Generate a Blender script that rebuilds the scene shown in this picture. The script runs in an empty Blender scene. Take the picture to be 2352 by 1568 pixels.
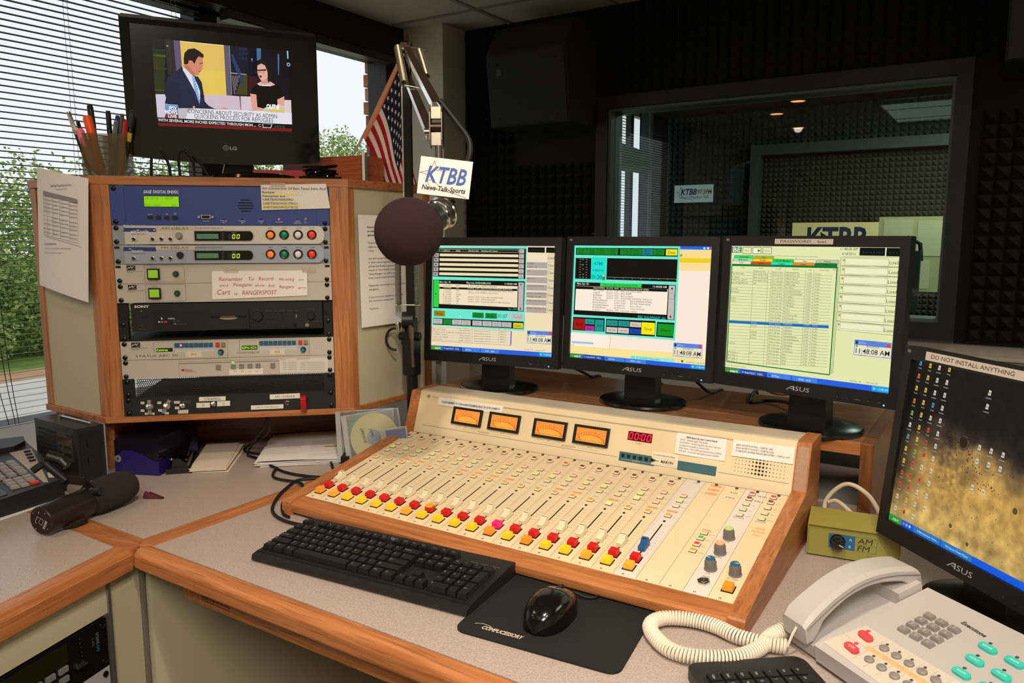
import bpy, bmesh, math, random
import numpy as np
from mathutils import Vector, Matrix, Euler
random.seed(7)
sc = bpy.context.scene
COL = sc.collection
R = math.radians
PI = math.pi

# ------------------------------------------------------------------ camera, sky, lamps, exposure
cam = bpy.data.objects.new('camera', bpy.data.cameras.new('camera'))
COL.objects.link(cam); sc.camera = cam
cam.location = (0, 0, 1.31)
cam.rotation_euler = (R(90 - 7.862), 0, R(32.92))
cam.data.sensor_width = 36
cam.data.lens = 1763.5 / 2352 * 36
cam.data.clip_start = 0.02
sc.view_settings.view_transform = 'Standard'
sc.view_settings.look = 'None'
sc.view_settings.gamma = 1
sc.view_settings.exposure = 0.0
sc.view_settings.use_curve_mapping = False
sc.cycles.use_denoising = True
sc.cycles.max_bounces = 7
sc.cycles.diffuse_bounces = 3
sc.cycles.glossy_bounces = 4
sc.cycles.transmission_bounces = 6
sc.cycles.transparent_max_bounces = 10
sc.cycles.sample_clamp_indirect = 4
sc.cycles.caustics_reflective = False
sc.cycles.caustics_refractive = False

def lin(c):
    return tuple((v/255/12.92 if v/255 <= .04045 else ((v/255+.055)/1.055)**2.4) for v in c)

world = bpy.data.worlds.new('overcast_sky'); sc.world = world
world.use_nodes = True
wn = world.node_tree
bg = wn.nodes['Background']
bg.inputs[0].default_value = (*lin((236, 240, 244)), 1)
bg.inputs[1].default_value = 1.08

def lamp(name, kind, loc, energy, col, size=.1, target=None, spot=60, blend=.6, sy=None, portal=False):
    d = bpy.data.lights.new(name, kind); d.energy = energy; d.color = col
    o = bpy.data.objects.new(name, d); COL.objects.link(o); o.location = loc
    if kind == 'AREA':
        d.size = size
        if sy: d.shape = 'RECTANGLE'; d.size_y = sy
        if portal: d.cycles.is_portal = True
    else:
        d.shadow_soft_size = size
    if kind == 'SPOT': d.spot_size = R(spot); d.spot_blend = blend
    if target is not None:
        o.rotation_euler = (Vector(target) - Vector(loc)).to_track_quat('-Z', 'Y').to_euler()
    return o

CEIL = 2.38
WARM = (1.0, .62, .34)
WARM2 = (1.0, .85, .68)
# recessed spots in the control room ceiling: (x, y, aim, watts, cone)
SPOTS = [((-1.84, -.21), (-1.0, .9, .8), 9, 90), ((-1.53, .37), (-1.1, 1.2, .8), 12, 90), ((-1.89, -1.24), (-1.6, .2, .7), 8, 90),
         ((-.25, .35), (-.72, 1.22, .8), 90, 66), ((.30, .25), (-.3, 1.15, .8), 30, 70)]
for (x, y), tg, wt, cone in SPOTS:
    lamp('spot_lamp', 'SPOT', (x, y, CEIL - .012), wt, WARM2, .04, tg, cone, .75)
# fluorescent troffers behind the photographer and in the far studio, then an added back-wall fill
lamp('troffer_light', 'AREA', (.30, -.75, CEIL - .022), 62, (1.0, .90, .76), .52, (.30, -.75, 0), sy=1.12)
lamp('troffer_light', 'AREA', (-.1, 5.2, CEIL - .022), 26, (.80, 1.0, .82), .5, (-.1, 5.2, 0), sy=1.1)
lamp('troffer_light', 'AREA', (.95, 2.3, CEIL - .022), 9, (1.0, .92, .80), .52, (.95, 2.3, 0), sy=1.12)  # added fill light, brightens the dark back wall below the monitors
# sky portals at the two outside windows
for y0, y1 in ((-.6, 3.2), (5.0, 6.5)):
    lamp('window_portal', 'AREA', (-2.99, (y0+y1)/2, 1.45), 1, (1, 1, 1), y1-y0, (0, (y0+y1)/2, 1.45), sy=1.62, portal=True)

# ------------------------------------------------------------------ materials
MATS = {}
def newmat(name):
    m = bpy.data.materials.new(name); m.use_nodes = True
    return m, m.node_tree.nodes, m.node_tree.links, m.node_tree.nodes['Principled BSDF']

def M(name, rgb=(200, 200, 200), rough=.5, metal=0, spec=.5, bump=None, vary=None, emit=0, trans=0, alpha=1, coat=0, ior=1.45):
    if name in MATS: return MATS[name]
    m, n, l, b = newmat(name)
    c = (*lin(rgb), 1)
    b.inputs['Base Color'].default_value = c
    b.inputs['Roughness'].default_value = rough
    b.inputs['Metallic'].default_value = metal
    b.inputs['Specular IOR Level'].default_value = spec
    b.inputs['Coat Weight'].default_value = coat
    b.inputs['IOR'].default_value = ior
    b.inputs['Transmission Weight'].default_value = trans
    b.inputs['Alpha'].default_value = alpha
    if emit:
        b.inputs['Emission Color'].default_value = c
        b.inputs['Emission Strength'].default_value = emit
    if bump or vary:
        tc = n.new('ShaderNodeTexCoord')
    if bump:
        s, st = bump
        nz = n.new('ShaderNodeTexNoise'); nz.inputs['Scale'].default_value = s; nz.inputs['Detail'].default_value = 3
        l.new(tc.outputs['Object'], nz.inputs['Vector'])
        bp = n.new('ShaderNodeBump'); bp.inputs['Strength'].default_value = st; bp.inputs['Distance'].default_value = .002
        l.new(nz.outputs[0], bp.inputs['Height']); l.new(bp.outputs[0], b.inputs['Normal'])
    if vary:
        s, amt, rgb2 = vary
        nz = n.new('ShaderNodeTexNoise'); nz.inputs['Scale'].default_value = s; nz.inputs['Detail'].default_value = 5
        l.new(tc.outputs['Object'], nz.inputs['Vector'])
        mr = n.new('ShaderNodeMapRange'); mr.inputs[1].default_value = .4; mr.inputs[2].default_value = .62
        mr.inputs[3].default_value = 0; mr.inputs[4].default_value = amt
        l.new(nz.outputs[0], mr.inputs[0])
        mx = n.new('ShaderNodeMix'); mx.data_type = 'RGBA'
        mx.inputs[6].default_value = c; mx.inputs[7].default_value = (*lin(rgb2), 1)
        l.new(mr.outputs[0], mx.inputs[0]); l.new(mx.outputs[2], b.inputs['Base Color'])
    MATS[name] = m
    return m

def wood(name, axis, c1, c2, c3, rough=.38, scale=1.0, rot=0):
    """oak: long streaks and short dark pores running along one object axis"""
    if name in MATS: return MATS[name]
    m, n, l, b = newmat(name)
    tc = n.new('ShaderNodeTexCoord'); mp = n.new('ShaderNodeMapping')
    sv = [1, 1, 1]; sv[axis] = .045
    mp.inputs['Scale'].default_value = [v*scale for v in sv]
    mp.inputs['Rotation'].default_value = (0, 0, rot)
    l.new(tc.outputs['Object'], mp.inputs['Vector'])
    n1 = n.new('ShaderNodeTexNoise'); n1.inputs['Scale'].default_value = 120; n1.inputs['Detail'].default_value = 4; n1.inputs['Distortion'].default_value = .6
    l.new(mp.outputs[0], n1.inputs['Vector'])
    r1 = n.new('ShaderNodeValToRGB'); e = r1.color_ramp.elements
    e[0].position = .32; e[0].color = (*lin(c2), 1); e[1].position = .68; e[1].color = (*lin(c1), 1)
    l.new(n1.outputs[0], r1.inputs[0])
    n2 = n.new('ShaderNodeTexNoise'); n2.inputs['Scale'].default_value = 330; n2.inputs['Detail'].default_value = 1
    l.new(mp.outputs[0], n2.inputs['Vector'])
    r2 = n.new('ShaderNodeMapRange'); r2.inputs[1].default_value = .57; r2.inputs[2].default_value = .72; r2.inputs[4].default_value = .42
    l.new(n2.outputs[0], r2.inputs[0])
    n3 = n.new('ShaderNodeTexNoise'); n3.inputs['Scale'].default_value = 14; n3.inputs['Detail'].default_value = 2
    l.new(mp.outputs[0], n3.inputs['Vector'])
    r3 = n.new('ShaderNodeMapRange'); r3.inputs[1].default_value = .45; r3.inputs[2].default_value = .7; r3.inputs[4].default_value = .3
    l.new(n3.outputs[0], r3.inputs[0])
    mA = n.new('ShaderNodeMix'); mA.data_type = 'RGBA'; mA.inputs[7].default_value = (*lin(c3), 1)
    l.new(r3.outputs[0], mA.inputs[0]); l.new(r1.outputs[0], mA.inputs[6])
    mB = n.new('ShaderNodeMix'); mB.data_type = 'RGBA'; mB.inputs[7].default_value = (*lin(tuple(v*.42 for v in c2)), 1)
    l.new(r2.outputs[0], mB.inputs[0]); l.new(mA.outputs[2], mB.inputs[6])
    l.new(mB.outputs[2], b.inputs['Base Color'])
    b.inputs['Roughness'].default_value = rough
    bp = n.new('ShaderNodeBump'); bp.inputs['Strength'].default_value = .25; bp.inputs['Distance'].default_value = .001; bp.invert = True
    l.new(r2.outputs[0], bp.inputs['Height']); l.new(bp.outputs[0], b.inputs['Normal'])
    MATS[name] = m
    return m

OAK = [wood('oak_%s' % a, i, (188, 122, 72), (156, 93, 50), (134, 78, 38)) for i, a in enumerate('xyz')]
WAL = [wood('walnut_laminate_%s' % a, i, (166, 118, 78), (122, 80, 50), (92, 60, 38), rough=.3) for i, a in enumerate('xyz')]

def colmat(name, emit=0, rough=.5, spec=.4):
    m, n, l, b = newmat(name)
    a = n.new('ShaderNodeAttribute'); a.attribute_name = 'Col'
    if emit:
        b.inputs['Base Color'].default_value = (0, 0, 0, 1)
        l.new(a.outputs['Color'], b.inputs['Emission Color']); b.inputs['Emission Strength'].default_value = emit
    else:
        l.new(a.outputs['Color'], b.inputs['Base Color'])
    b.inputs['Roughness'].default_value = rough; b.inputs['Specular IOR Level'].default_value = spec
    return m
PRINT = colmat('printed_ink'); SCREEN = colmat('lit_display', 1.0, .25, .25)
SCREEN_HOT = colmat('bright_led', 2.2, .3, .2)

BLACK = M('black_plastic', (22, 22, 24), .35, bump=(400, .15))
GLOSSB = M('gloss_black', (8, 8, 9), .08)
MATTB = M('matt_black', (20, 20, 21), .75)
CHROME = M('chrome', (205, 203, 198), .16, 1)
STEEL = M('brushed_steel', (168, 168, 166), .35, 1)
PAPER = M('white_paper', (232, 228, 224), .8)
WHITEP = M('white_plastic', (226, 224, 214), .45)
RUBBER = M('black_rubber', (15, 15, 15), .6)

# ------------------------------------------------------------------ builders
class MB:
    def __init__(s): s.bm = bmesh.new()
    def _x(s, vs, m):
        if m is not None: bmesh.ops.transform(s.bm, matrix=m, verts=vs)
        return vs
    def box(s, x0, x1, y0, y1, z0, z1, m=None):
        bm = s.bm
        v = [bm.verts.new((x, y, z)) for z in (z0, z1) for y in (y0, y1) for x in (x0, x1)]
        for f in ((0, 2, 3, 1), (4, 5, 7, 6), (0, 1, 5, 4), (2, 6, 7, 3), (0, 4, 6, 2), (1, 3, 7, 5)):
            bm.faces.new([v[i] for i in f])
        s._x(v, m); return s
    def frustum(s, x0, x1, y0, y1, z0, z1, dx, dy, sy=0, m=None):
        bm = s.bm
        v = [bm.verts.new(p) for p in ((x0, y0, z0), (x1, y0, z0), (x1, y1, z0), (x0, y1, z0),
             (x0+dx, y0+dy+sy, z1), (x1-dx, y0+dy+sy, z1), (x1-dx, y1-dy+sy, z1), (x0+dx, y1-dy+sy, z1))]
        for f in ((3, 2, 1, 0), (4, 5, 6, 7), (0, 1, 5, 4), (1, 2, 6, 5), (2, 3, 7, 6), (3, 0, 4, 7)):
            bm.faces.new([v[i] for i in f])
        s._x(v, m); return s
    def prism(s, pts, a0, a1, axis='x', m=None):
        """polygon extruded along an axis; pts are the two other coordinates in order"""
        bm = s.bm
        def P(p, a):
            return {'x': (a, p[0], p[1]), 'y': (p[0], a, p[1]), 'z': (p[0], p[1], a)}[axis]
        A = [bm.verts.new(P(p, a0)) for p in pts]; B = [bm.verts.new(P(p, a1)) for p in pts]
        n = len(pts)
        bm.faces.new(A[::-1]); bm.faces.new(B)
        for i in range(n): bm.faces.new((A[i], A[(i+1) % n], B[(i+1) % n], B[i]))
        s._x(A+B, m); return s
    def cyl(s, p0, p1, r0, r1=None, seg=16, cap=True, m=None):
        r1 = r0 if r1 is None else r1
        p0, p1 = Vector(p0), Vector(p1); d = (p1-p0).normalized()
        q = d.to_track_quat('Z', 'Y'); bm = s.bm
        A = []; B = []
        for i in range(seg):
            a = 2*PI*i/seg; w = q @ Vector((math.cos(a), math.sin(a), 0))
            A.append(bm.verts.new(p0+w*r0)); B.append(bm.verts.new(p1+w*r1))
        for i in range(seg): bm.faces.new((A[i], A[(i+1) % seg], B[(i+1) % seg], B[i]))
        if cap: bm.faces.new(A[::-1]); bm.faces.new(B)
        s._x(A+B, m); return s
    def lathe(s, prof, seg=24, m=None, sx=1, sy=1):
        """(r, z) profile spun about z"""
        bm = s.bm; rings = []; allv = []
        for r, z in prof:
            if r < 1e-6: rings.append([bm.verts.new((0, 0, z))])
            else: rings.append([bm.verts.new((r*sx*math.cos(2*PI*i/seg), r*sy*math.sin(2*PI*i/seg), z)) for i in range(seg)])
            allv += rings[-1]
        for a, b in zip(rings, rings[1:]):
            if len(a) == 1 and len(b) == 1: continue
            for i in range(seg):
                j = (i+1) % seg
                if len(a) == 1: bm.faces.new((a[0], b[j], b[i]))
                elif len(b) == 1: bm.faces.new((a[i], a[j], b[0]))
                else: bm.faces.new((a[i], a[j], b[j], b[i]))
        s._x(allv, m); return s
    def tube(s, pts, r, seg=8, closed=False, m=None, flat=1):
        bm = s.bm; pts = [Vector(p) for p in pts]; rings = []; up = None; allv = []
        n = len(pts)
        for i, p in enumerate(pts):
            a = pts[(i-1) % n] if closed else pts[max(i-1, 0)]; b = pts[(i+1) % n] if closed else pts[min(i+1, n-1)]
            d = (b-a).normalized()
            if up is None:
                up = Vector((0, 0, 1)) if abs(d.z) < .9 else Vector((1, 0, 0))
            sd = d.cross(up).normalized(); up = sd.cross(d).normalized()
            rr = r[i] if isinstance(r, (list, tuple)) else r
            rings.append([bm.verts.new(p+sd*math.cos(2*PI*k/seg)*rr+up*math.sin(2*PI*k/seg)*rr*flat) for k in range(seg)])
            allv += rings[-1]
        rg = range(n if closed else n-1)
        for i in rg:
            a, b = rings[i], rings[(i+1) % n]
            for k in range(seg): bm.faces.new((a[k], a[(k+1) % seg], b[(k+1) % seg], b[k]))
        if not closed:
            bm.faces.new(rings[0][::-1]); bm.faces.new(rings[-1])
        s._x(allv, m); return s
    def grid(s, fn, nu, nv, two=0):
        bm = s.bm
        V = [[bm.verts.new(fn(i/nu, j/nv)) for i in range(nu+1)] for j in range(nv+1)]
        for j in range(nv):
            for i in range(nu): bm.faces.new((V[j][i], V[j][i+1], V[j+1][i+1], V[j+1][i]))
        if two:
            def nrm(i, j):
                a = V[j][min(i+1, nu)].co-V[j][max(i-1, 0)].co; b = V[min(j+1, nv)][i].co-V[max(j-1, 0)][i].co
                return a.cross(b).normalized()*two
            K = [[bm.verts.new(V[j][i].co-nrm(i, j)) for i in range(nu+1)] for j in range(nv+1)]
            for j in range(nv):
                for i in range(nu): bm.faces.new((K[j][i], K[j+1][i], K[j+1][i+1], K[j][i+1]))
            for j in range(nv):
                for i in (0, nu): bm.faces.new((V[j][i], V[j+1][i], K[j+1][i], K[j][i]))
            for i in range(nu):
                for j in (0, nv): bm.faces.new((V[j][i], V[j][i+1], K[j][i+1], K[j][i]))
        return s

def smooth_path(pts, n=8):
    pts = [Vector(p) for p in pts]; out = []
    for i in range(len(pts)-1):
        p0, p1, p2, p3 = pts[max(i-1, 0)], pts[i], pts[i+1], pts[min(i+2, len(pts)-1)]
        for k in range(n):
            t = k/n
            out.append(.5*((2*p1)+(-p0+p2)*t+(2*p0-5*p1+4*p2-p3)*t*t+(-p0+3*p1-3*p2+p3)*t**3))
    out.append(pts[-1]); return out

WM = {}   # world matrices of things
def inv_of(parent): return WM[parent.name].inverted() if parent is not None and parent.name in WM else Matrix()

def fin(bm, name, mat, parent, loc, rot, bevel, smooth, world, seg=2, mw=None, kind=None):
    if world and parent is not None:
        bmesh.ops.transform(bm, matrix=inv_of(parent), verts=bm.verts)
    if bevel:
        ed = [e for e in bm.edges if len(e.link_faces) == 2 and e.calc_face_angle(0) > R(32)]
        bmesh.ops.bevel(bm, geom=ed, offset=bevel, segments=seg, profile=.5, affect='EDGES', clamp_overlap=True)
    bmesh.ops.recalc_face_normals(bm, faces=bm.faces)
    me = bpy.data.meshes.new(name); bm.to_mesh(me); bm.free()
    if smooth:
        me.polygons.foreach_set('use_smooth', [True]*len(me.polygons))
        me.set_sharp_from_angle(angle=R(35))
    for mm in (mat if isinstance(mat, (list, tuple)) else [mat]): me.materials.append(mm)
    o = bpy.data.objects.new(name, me); COL.objects.link(o)
    if parent is not None: o.parent = parent
    if mw is not None: o.matrix_local = mw
    else: o.location = loc; o.rotation_euler = rot
    if parent is not None and parent.name in WM: WM[o.name] = WM[parent.name] @ (mw if mw is not None else Matrix.LocRotScale(Vector(loc), Euler(rot), None))
    else: WM[o.name] = mw if mw is not None else Matrix.LocRotScale(Vector(loc), Euler(rot), None)
    if kind: o['kind'] = kind
    return o

def obj(name, mb, mat, parent=None, loc=(0, 0, 0), rot=(0, 0, 0), bevel=0, smooth=False, world=False, seg=2, mw=None, kind=None):
    return fin(mb.bm, name, mat, parent, loc, rot, bevel, smooth, world, seg, mw, kind)

def dup(o, parent=None, loc=None, rot=None, mw=None, deep=True):
    c = o.copy(); COL.objects.link(c)
    if parent is not None: c.parent = parent
    if mw is not None: c.matrix_local = mw
    if loc is not None: c.location = loc
    if rot is not None: c.rotation_euler = rot
    if deep:
        for ch in list(o.children): dup(ch, c)
    return c

def thing(name, label, cat, loc=(0, 0, 0), rz=0, group=None, rot=None):
    o = bpy.data.objects.new(name, None); COL.objects.link(o)
    o.empty_display_size = .05
    o.location = loc; o.rotation_euler = rot if rot is not None else (0, 0, rz)
    o['label'] = label; o['category'] = cat
    if group: o['group'] = group
    WM[o.name] = Matrix.LocRotScale(Vector(loc), Euler(rot if rot is not None else (0, 0, rz)), None)
    return o
def tag(o, label, cat, group=None):
    o['label'] = label; o['category'] = cat
    if group: o['group'] = group
    return o
def struct(o): o['kind'] = 'structure'; return o

# text outlines from the built-in font, one mesh per string
TXT = {}
def text_geo(s, shear=0, bold=0):
    k = (s, shear, bold)
    if k not in TXT:
        cu = bpy.data.curves.new('t', 'FONT'); cu.body = s; cu.resolution_u = 2; cu.shear = shear; cu.offset = bold
        cu.size = 1
        ob = bpy.data.objects.new('t', cu)
        me = bpy.data.meshes.new_from_object(ob)
        vs = [(v.co.x, v.co.y) for v in me.vertices]; fs = [tuple(p.vertices) for p in me.polygons]
        bpy.data.objects.remove(ob); bpy.data.curves.remove(cu); bpy.data.meshes.remove(me)
        TXT[k] = (vs, fs)
    return TXT[k]
CAP = max(v[1] for v in text_geo('H')[0])

def homog(src, dst):
    A = []; b = []
    for (x, y), (u, v) in zip(src, dst):
        A += [[x, y, 1, 0, 0, 0, -u*x, -u*y], [0, 0, 0, x, y, 1, -v*x, -v*y]]; b += [u, v]
    h = np.linalg.lstsq(np.array(A, float), np.array(b, float), rcond=None)[0]
    return np.append(h, 1).reshape(3, 3)

class Flat:
    """flat print or a lit picture: coloured polygons and lettering in plane units (u right, v up).
    With H, coordinates are read off the photo crop and rectified to the object's own flat face."""
    def __init__(s, H=None, crop=None):
        s.H = H; s.crop = crop; s.v = []; s.f = []; s.c = []; s.L = 0
    def mp(s, a, b):
        if s.crop: a, b = s.crop[0]+a/s.crop[2], s.crop[1]+b/s.crop[2]
        if s.H is None: return (a, b)
        w = s.H @ np.array([a, b, 1.0]); return (w[0]/w[2], w[1]/w[2])
    def raw(s, pts, col, L=None):
        L = s.L if L is None else L; n = len(s.v)
        s.v += [(p[0], p[1], L) for p in pts]; s.f.append(tuple(range(n, n+len(pts)))); s.c.append(col)
    def poly(s, pts, col, L=None): s.raw([s.mp(*p) for p in pts], col, L)
    def rect(s, a0, b0, a1, b1, col, L=None):
        (u0, v0), (u1, v1) = s.mp(a0, b0), s.mp(a1, b1)
        s.raw([(u0, v0), (u1, v0), (u1, v1), (u0, v1)], col, L)
    def line(s, a0, b0, a1, b1, w, col, L=None):
        (u0, v0), (u1, v1) = s.mp(a0, b0), s.mp(a1, b1)
        d = math.hypot(u1-u0, v1-v0) or 1; nx, ny = -(v1-v0)/d*w/2, (u1-u0)/d*w/2
        s.raw([(u0+nx, v0+ny), (u1+nx, v1+ny), (u1-nx, v1-ny), (u0-nx, v0-ny)], col, L)
    def path(s, pts, w, col, L=None):
        for p, q in zip(pts, pts[1:]): s.line(*p, *q, w, col, L)
    def frame(s, a0, b0, a1, b1, w, col, L=None):
        (u0, v0), (u1, v1) = s.mp(a0, b0), s.mp(a1, b1)
        H, cr = s.H, s.crop; s.H = s.crop = None
        for q in ((u0, v0, u1, v0), (u1, v0, u1, v1), (u1, v1, u0, v1), (u0, v1, u0, v0)): s.line(*q, w, col, L)
        s.H, s.crop = H, cr
    def disc(s, a, b, r, col, L=None, seg=16, ry=None):
        u, v = s.mp(a, b); ry = ry or r
        s.raw([(u+r*math.cos(2*PI*i/seg), v+ry*math.sin(2*PI*i/seg)) for i in range(seg)], col, L)
    def text(s, st, u, v, h, col, w=None, align='l', shear=0, bold=0, ang=0, L=None):
        """raw plane coordinates: baseline origin, cap height h, fitted width w"""
        L = (s.L+1) if L is None else L
        vs, fs = text_geo(st, shear, bold)
        if not vs: return
        x0 = min(p[0] for p in vs); x1 = max(p[0] for p in vs); k = h/CAP
        kx = (w/(x1-x0)) if w else k
        off = {'l': 0, 'c': -(x1-x0)*kx/2, 'r': -(x1-x0)*kx}[align]
        ca, sa = math.cos(ang), math.sin(ang); n = len(s.v)
        for x, y in vs:
            X, Y = (x-x0)*kx+off, y*k
            s.v.append((u+X*ca-Y*sa, v+X*sa+Y*ca, L))
        for f in fs: s.f.append(tuple(i+n for i in f)); s.c.append(col)
    def t(s, st, a0, b0, a1, hp, col, b1=None, **kw):
        """crop coordinates: baseline from (a0,b0) to (a1,b1), letters hp crop pixels tall"""
        p0 = s.mp(a0, b0); p1 = s.mp(a1, b0 if b1 is None else b1); ph = s.mp(a0, b0-hp)
        w = math.hypot(p1[0]-p0[0], p1[1]-p0[1]); h = abs(ph[1]-p0[1]) if b1 is None or abs(p1[1]-p0[1]) < .3*w else math.hypot(ph[0]-p0[0], ph[1]-p0[1])
        s.text(st, p0[0], p0[1], h, col, w=w, **kw)
    def seg7(s, ch, u, v, w, h, t, col, L=None, sl=.12):
        m = {'0': 'abcdef', '1': 'bc', '2': 'abged', '3': 'abgcd', '4': 'fgbc', '5': 'afgcd', '6': 'afgedc', '7': 'abc', '8': 'abcdefg', '9': 'abcdfg', '-': 'g'}
        P = {'a': (0, h, w, h), 'b': (w, h, w, h/2), 'c': (w, h/2, w, 0), 'd': (0, 0, w, 0), 'e': (0, 0, 0, h/2), 'f': (0, h/2, 0, h), 'g': (0, h/2, w, h/2)}
        H, cr = s.H, s.crop; s.H = s.crop = None
        for k in m.get(ch, ''):
            x0, y0, x1, y1 = P[k]
            dx, dy = (x1-x0), (y1-y0); g = t*.35/max(abs(dx)+abs(dy), 1e-9)
            x0, y0, x1, y1 = x0+dx*g, y0+dy*g, x1-dx*g, y1-dy*g
            s.line(u+x0+sl*y0, v+y0, u+x1+sl*y1, v+y1, t, col, L)
        s.H, s.crop = H, cr
    def build(s, name, parent, mat=None, plane='xz', base=.0003, step=6e-5, off=(0, 0, 0), mw=None, kind=None):
        me = bpy.data.meshes.new(name)
        if plane == 'xz': V = [(off[0]+u, off[1]-base-L*step, off[2]+v) for u, v, L in s.v]
        else: V = [(off[0]+u, off[1]+v, off[2]+base+L*step) for u, v, L in s.v]
        me.from_pydata(V, [], s.f)
        at = me.attributes.new('Col', 'FLOAT_COLOR', 'FACE')
        buf = []
        for c in s.c: buf += [*lin(c[:3]), 1.0]
        at.data.foreach_set('color', buf)
        me.materials.append(mat or PRINT)
        o = bpy.data.objects.new(name, me); COL.objects.link(o); o.parent = parent
        if mw is not None: o.matrix_local = mw
        if kind: o['kind'] = kind
        return o
# ================================================================== THE ROOM
CREAM = M('cream_wall', (196, 186, 164), .85, bump=(180, .25))
WALLM = M('grey_wall_paint', (176, 168, 156), .85, bump=(180, .25))
DARKW = M('dark_wall_fabric', (20, 19, 18), .95)
FOAM = M('charcoal_foam', (14, 13.5, 13), .95, bump=(900, .4))
WFRAME = M('dark_window_frame', (26, 24, 24), .5)
TILE = M('ceiling_tile', (206, 196, 172), .9, bump=(120, .9), vary=(160, .35, (150, 140, 118)))
GRIDM = M('ceiling_grid', (150, 138, 116), .6)
CARPET = M('grey_carpet', (70, 66, 62), .95, bump=(500, .8))

def S(name, mat, *boxes, bevel=0):
    mb = MB()
    for b in boxes: mb.box(*b)
    return struct(obj(name, mb, mat, bevel=bevel))
XL, XR, YF, YB = -2.87, 1.9, -2.6, 3.45
S('floor', CARPET, (XL-.2, XR+.1, YF-.1, 6.7, -.05, 0))
S('wall_right', CREAM, (XR, XR+.1, YF-.1, 6.7, 0, 2.6))
S('wall_rear', CREAM, (XL-.2, XR, YF-.1, YF, 0, 2.6))
# studio window opening in the back wall
WX0, WX1, WZ0, WZ1 = -1.665, -.222, .972, 1.905
S('wall_back', WALLM, (XL, WX0-.01, YB, YB+.12, 0, 2.6), (WX1+.01, XR, YB, YB+.12, 0, 2.6), (WX0-.01, WX1+.01, YB, YB+.12, 0, WZ0-.01), (WX0-.01, WX1+.01, YB, YB+.12, WZ1+.01, 2.6))
S('wall_left', CREAM, (XL-.2, XL, YF, 3.2, 0, .62), (XL-.2, XL, YF, 3.2, 2.27, 2.6), (XL-.2, XL, YF, -.6, .62, 2.27),
  (XL-.12, XL, 3.24, 5.0, 0, 2.6), (XL-.06, XL, 5.0, 6.7, 0, .62), (XL-.06, XL, 5.0, 6.7, 2.35, 2.6))
S('wall_pillar', M('pillar_paint', (204, 196, 176), .85, bump=(180, .25)), (XL+.02, -2.52, 3.24, YB, 0, CEIL))
S('wall_studio', DARKW, (XL, XR, 6.55, 6.7, 0, 2.6))
# window trim, dark
S('window_1', WFRAME, (XL-.10, XL+.03, -.65, -.58, .6, 2.3), (XL-.10, XL-.01, 2.055, 2.165, .6, 2.3), (XL-.10, XL+.03, 3.165, 3.24, .6, 2.3),
  (XL-.10, XL-.01, -.6, 3.2, 2.22, 2.3), (XL-.10, XL-.01, -.6, 3.2, .60, .66), bevel=.004)
S('trim_sill', M('dark_sill', (30, 30, 33), .35), (XL-.05, XL+.17, -.65, 3.235, .575, .60), bevel=.004)
w3 = S('window_3', WFRAME, (XL-.10, XL+.02, 4.96, 5.02, .6, 2.37), (XL-.03, XL+.02, 6.30, 6.36, .6, 2.37), (XL-.05, XL, 5.0, 6.5, .6, .66))
# wall moulding below the studio window
S('trim_rail', CREAM, (-1.3, XR, YB-.018, YB, .835, .850))
S('baseboard_back', M('dark_baseboard', (40, 36, 34), .5), (-2.5, XR, YB-.012, YB, 0, .10))

# ceiling: slab, T-bar grid and lay-in tiles
ceil = S('ceiling', GRIDM, (XL-.2, XR+.1, YF-.1, 6.7, CEIL+.03, CEIL+.09))
P = .61; gx, gy = -2.235, 3.13
mb = MB()
x = gx-P
while x < XR:
    mb.box(x-.012, x+.012, YF, YB, CEIL-.006, CEIL+.002); x += P
y = gy - 9*P
while y < YB:
    mb.box(XL, XR, y-.012, y+.012, CEIL-.0062, CEIL+.0015); y += P
obj('ceiling_grid', mb, GRIDM, ceil)
tm = MB(); tm.frustum(-P/2+.011, P/2-.011, -P/2+.011, P/2-.011, .012, -.002, .006, .006); tm.box(-P/2+.004, P/2-.004, -P/2+.004, P/2-.004, .012, .02)
t0 = None
for i in range(-1, 8):
    for j in range(-10, 2):
        cx, cy = gx+(i+.5)*P-0*P, gy+(j+.5)*P
        x0, x1, y0, y1 = cx-P/2, cx+P/2, cy-P/2, cy+P/2
        if x1 < XL+.02 or y0 > YB-.02 or x0 > XR-.05 or y1 < YF: continue
        if abs(cy+.75) < .85 and (abs(cx+.72) < .5 or abs(cx-.3) < .5) or (abs(cx-.95) < .5 and abs(cy-2.3) < .85): continue
        if x0 < XL or y1 > YB or y0 < YF or x1 > XR:
            q = MB(); q.box(max(x0, XL)+.011, min(x1, XR)-.011, max(y0, YF)+.011, min(y1, YB)-.011, CEIL, CEIL+.015); obj('ceiling_tile', q, TILE, ceil)
        elif t0 is None:
            t0 = obj('ceiling_tile', tm, TILE, ceil, loc=(cx, cy, CEIL))
        else: dup(t0, ceil, loc=(cx, cy, CEIL))
q = MB()
for i in range(8):
    for j in range(5): q.box(XL+i*P+.01, min(XL+(i+1)*P-.01, XR), 3.6+j*P+.01, 3.6+(j+1)*P-.01, CEIL, CEIL+.012)
obj('ceiling_tile', q, M('studio_ceiling_tile', (150, 150, 146), .9), ceil)['kind'] = 'stuff'

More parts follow.
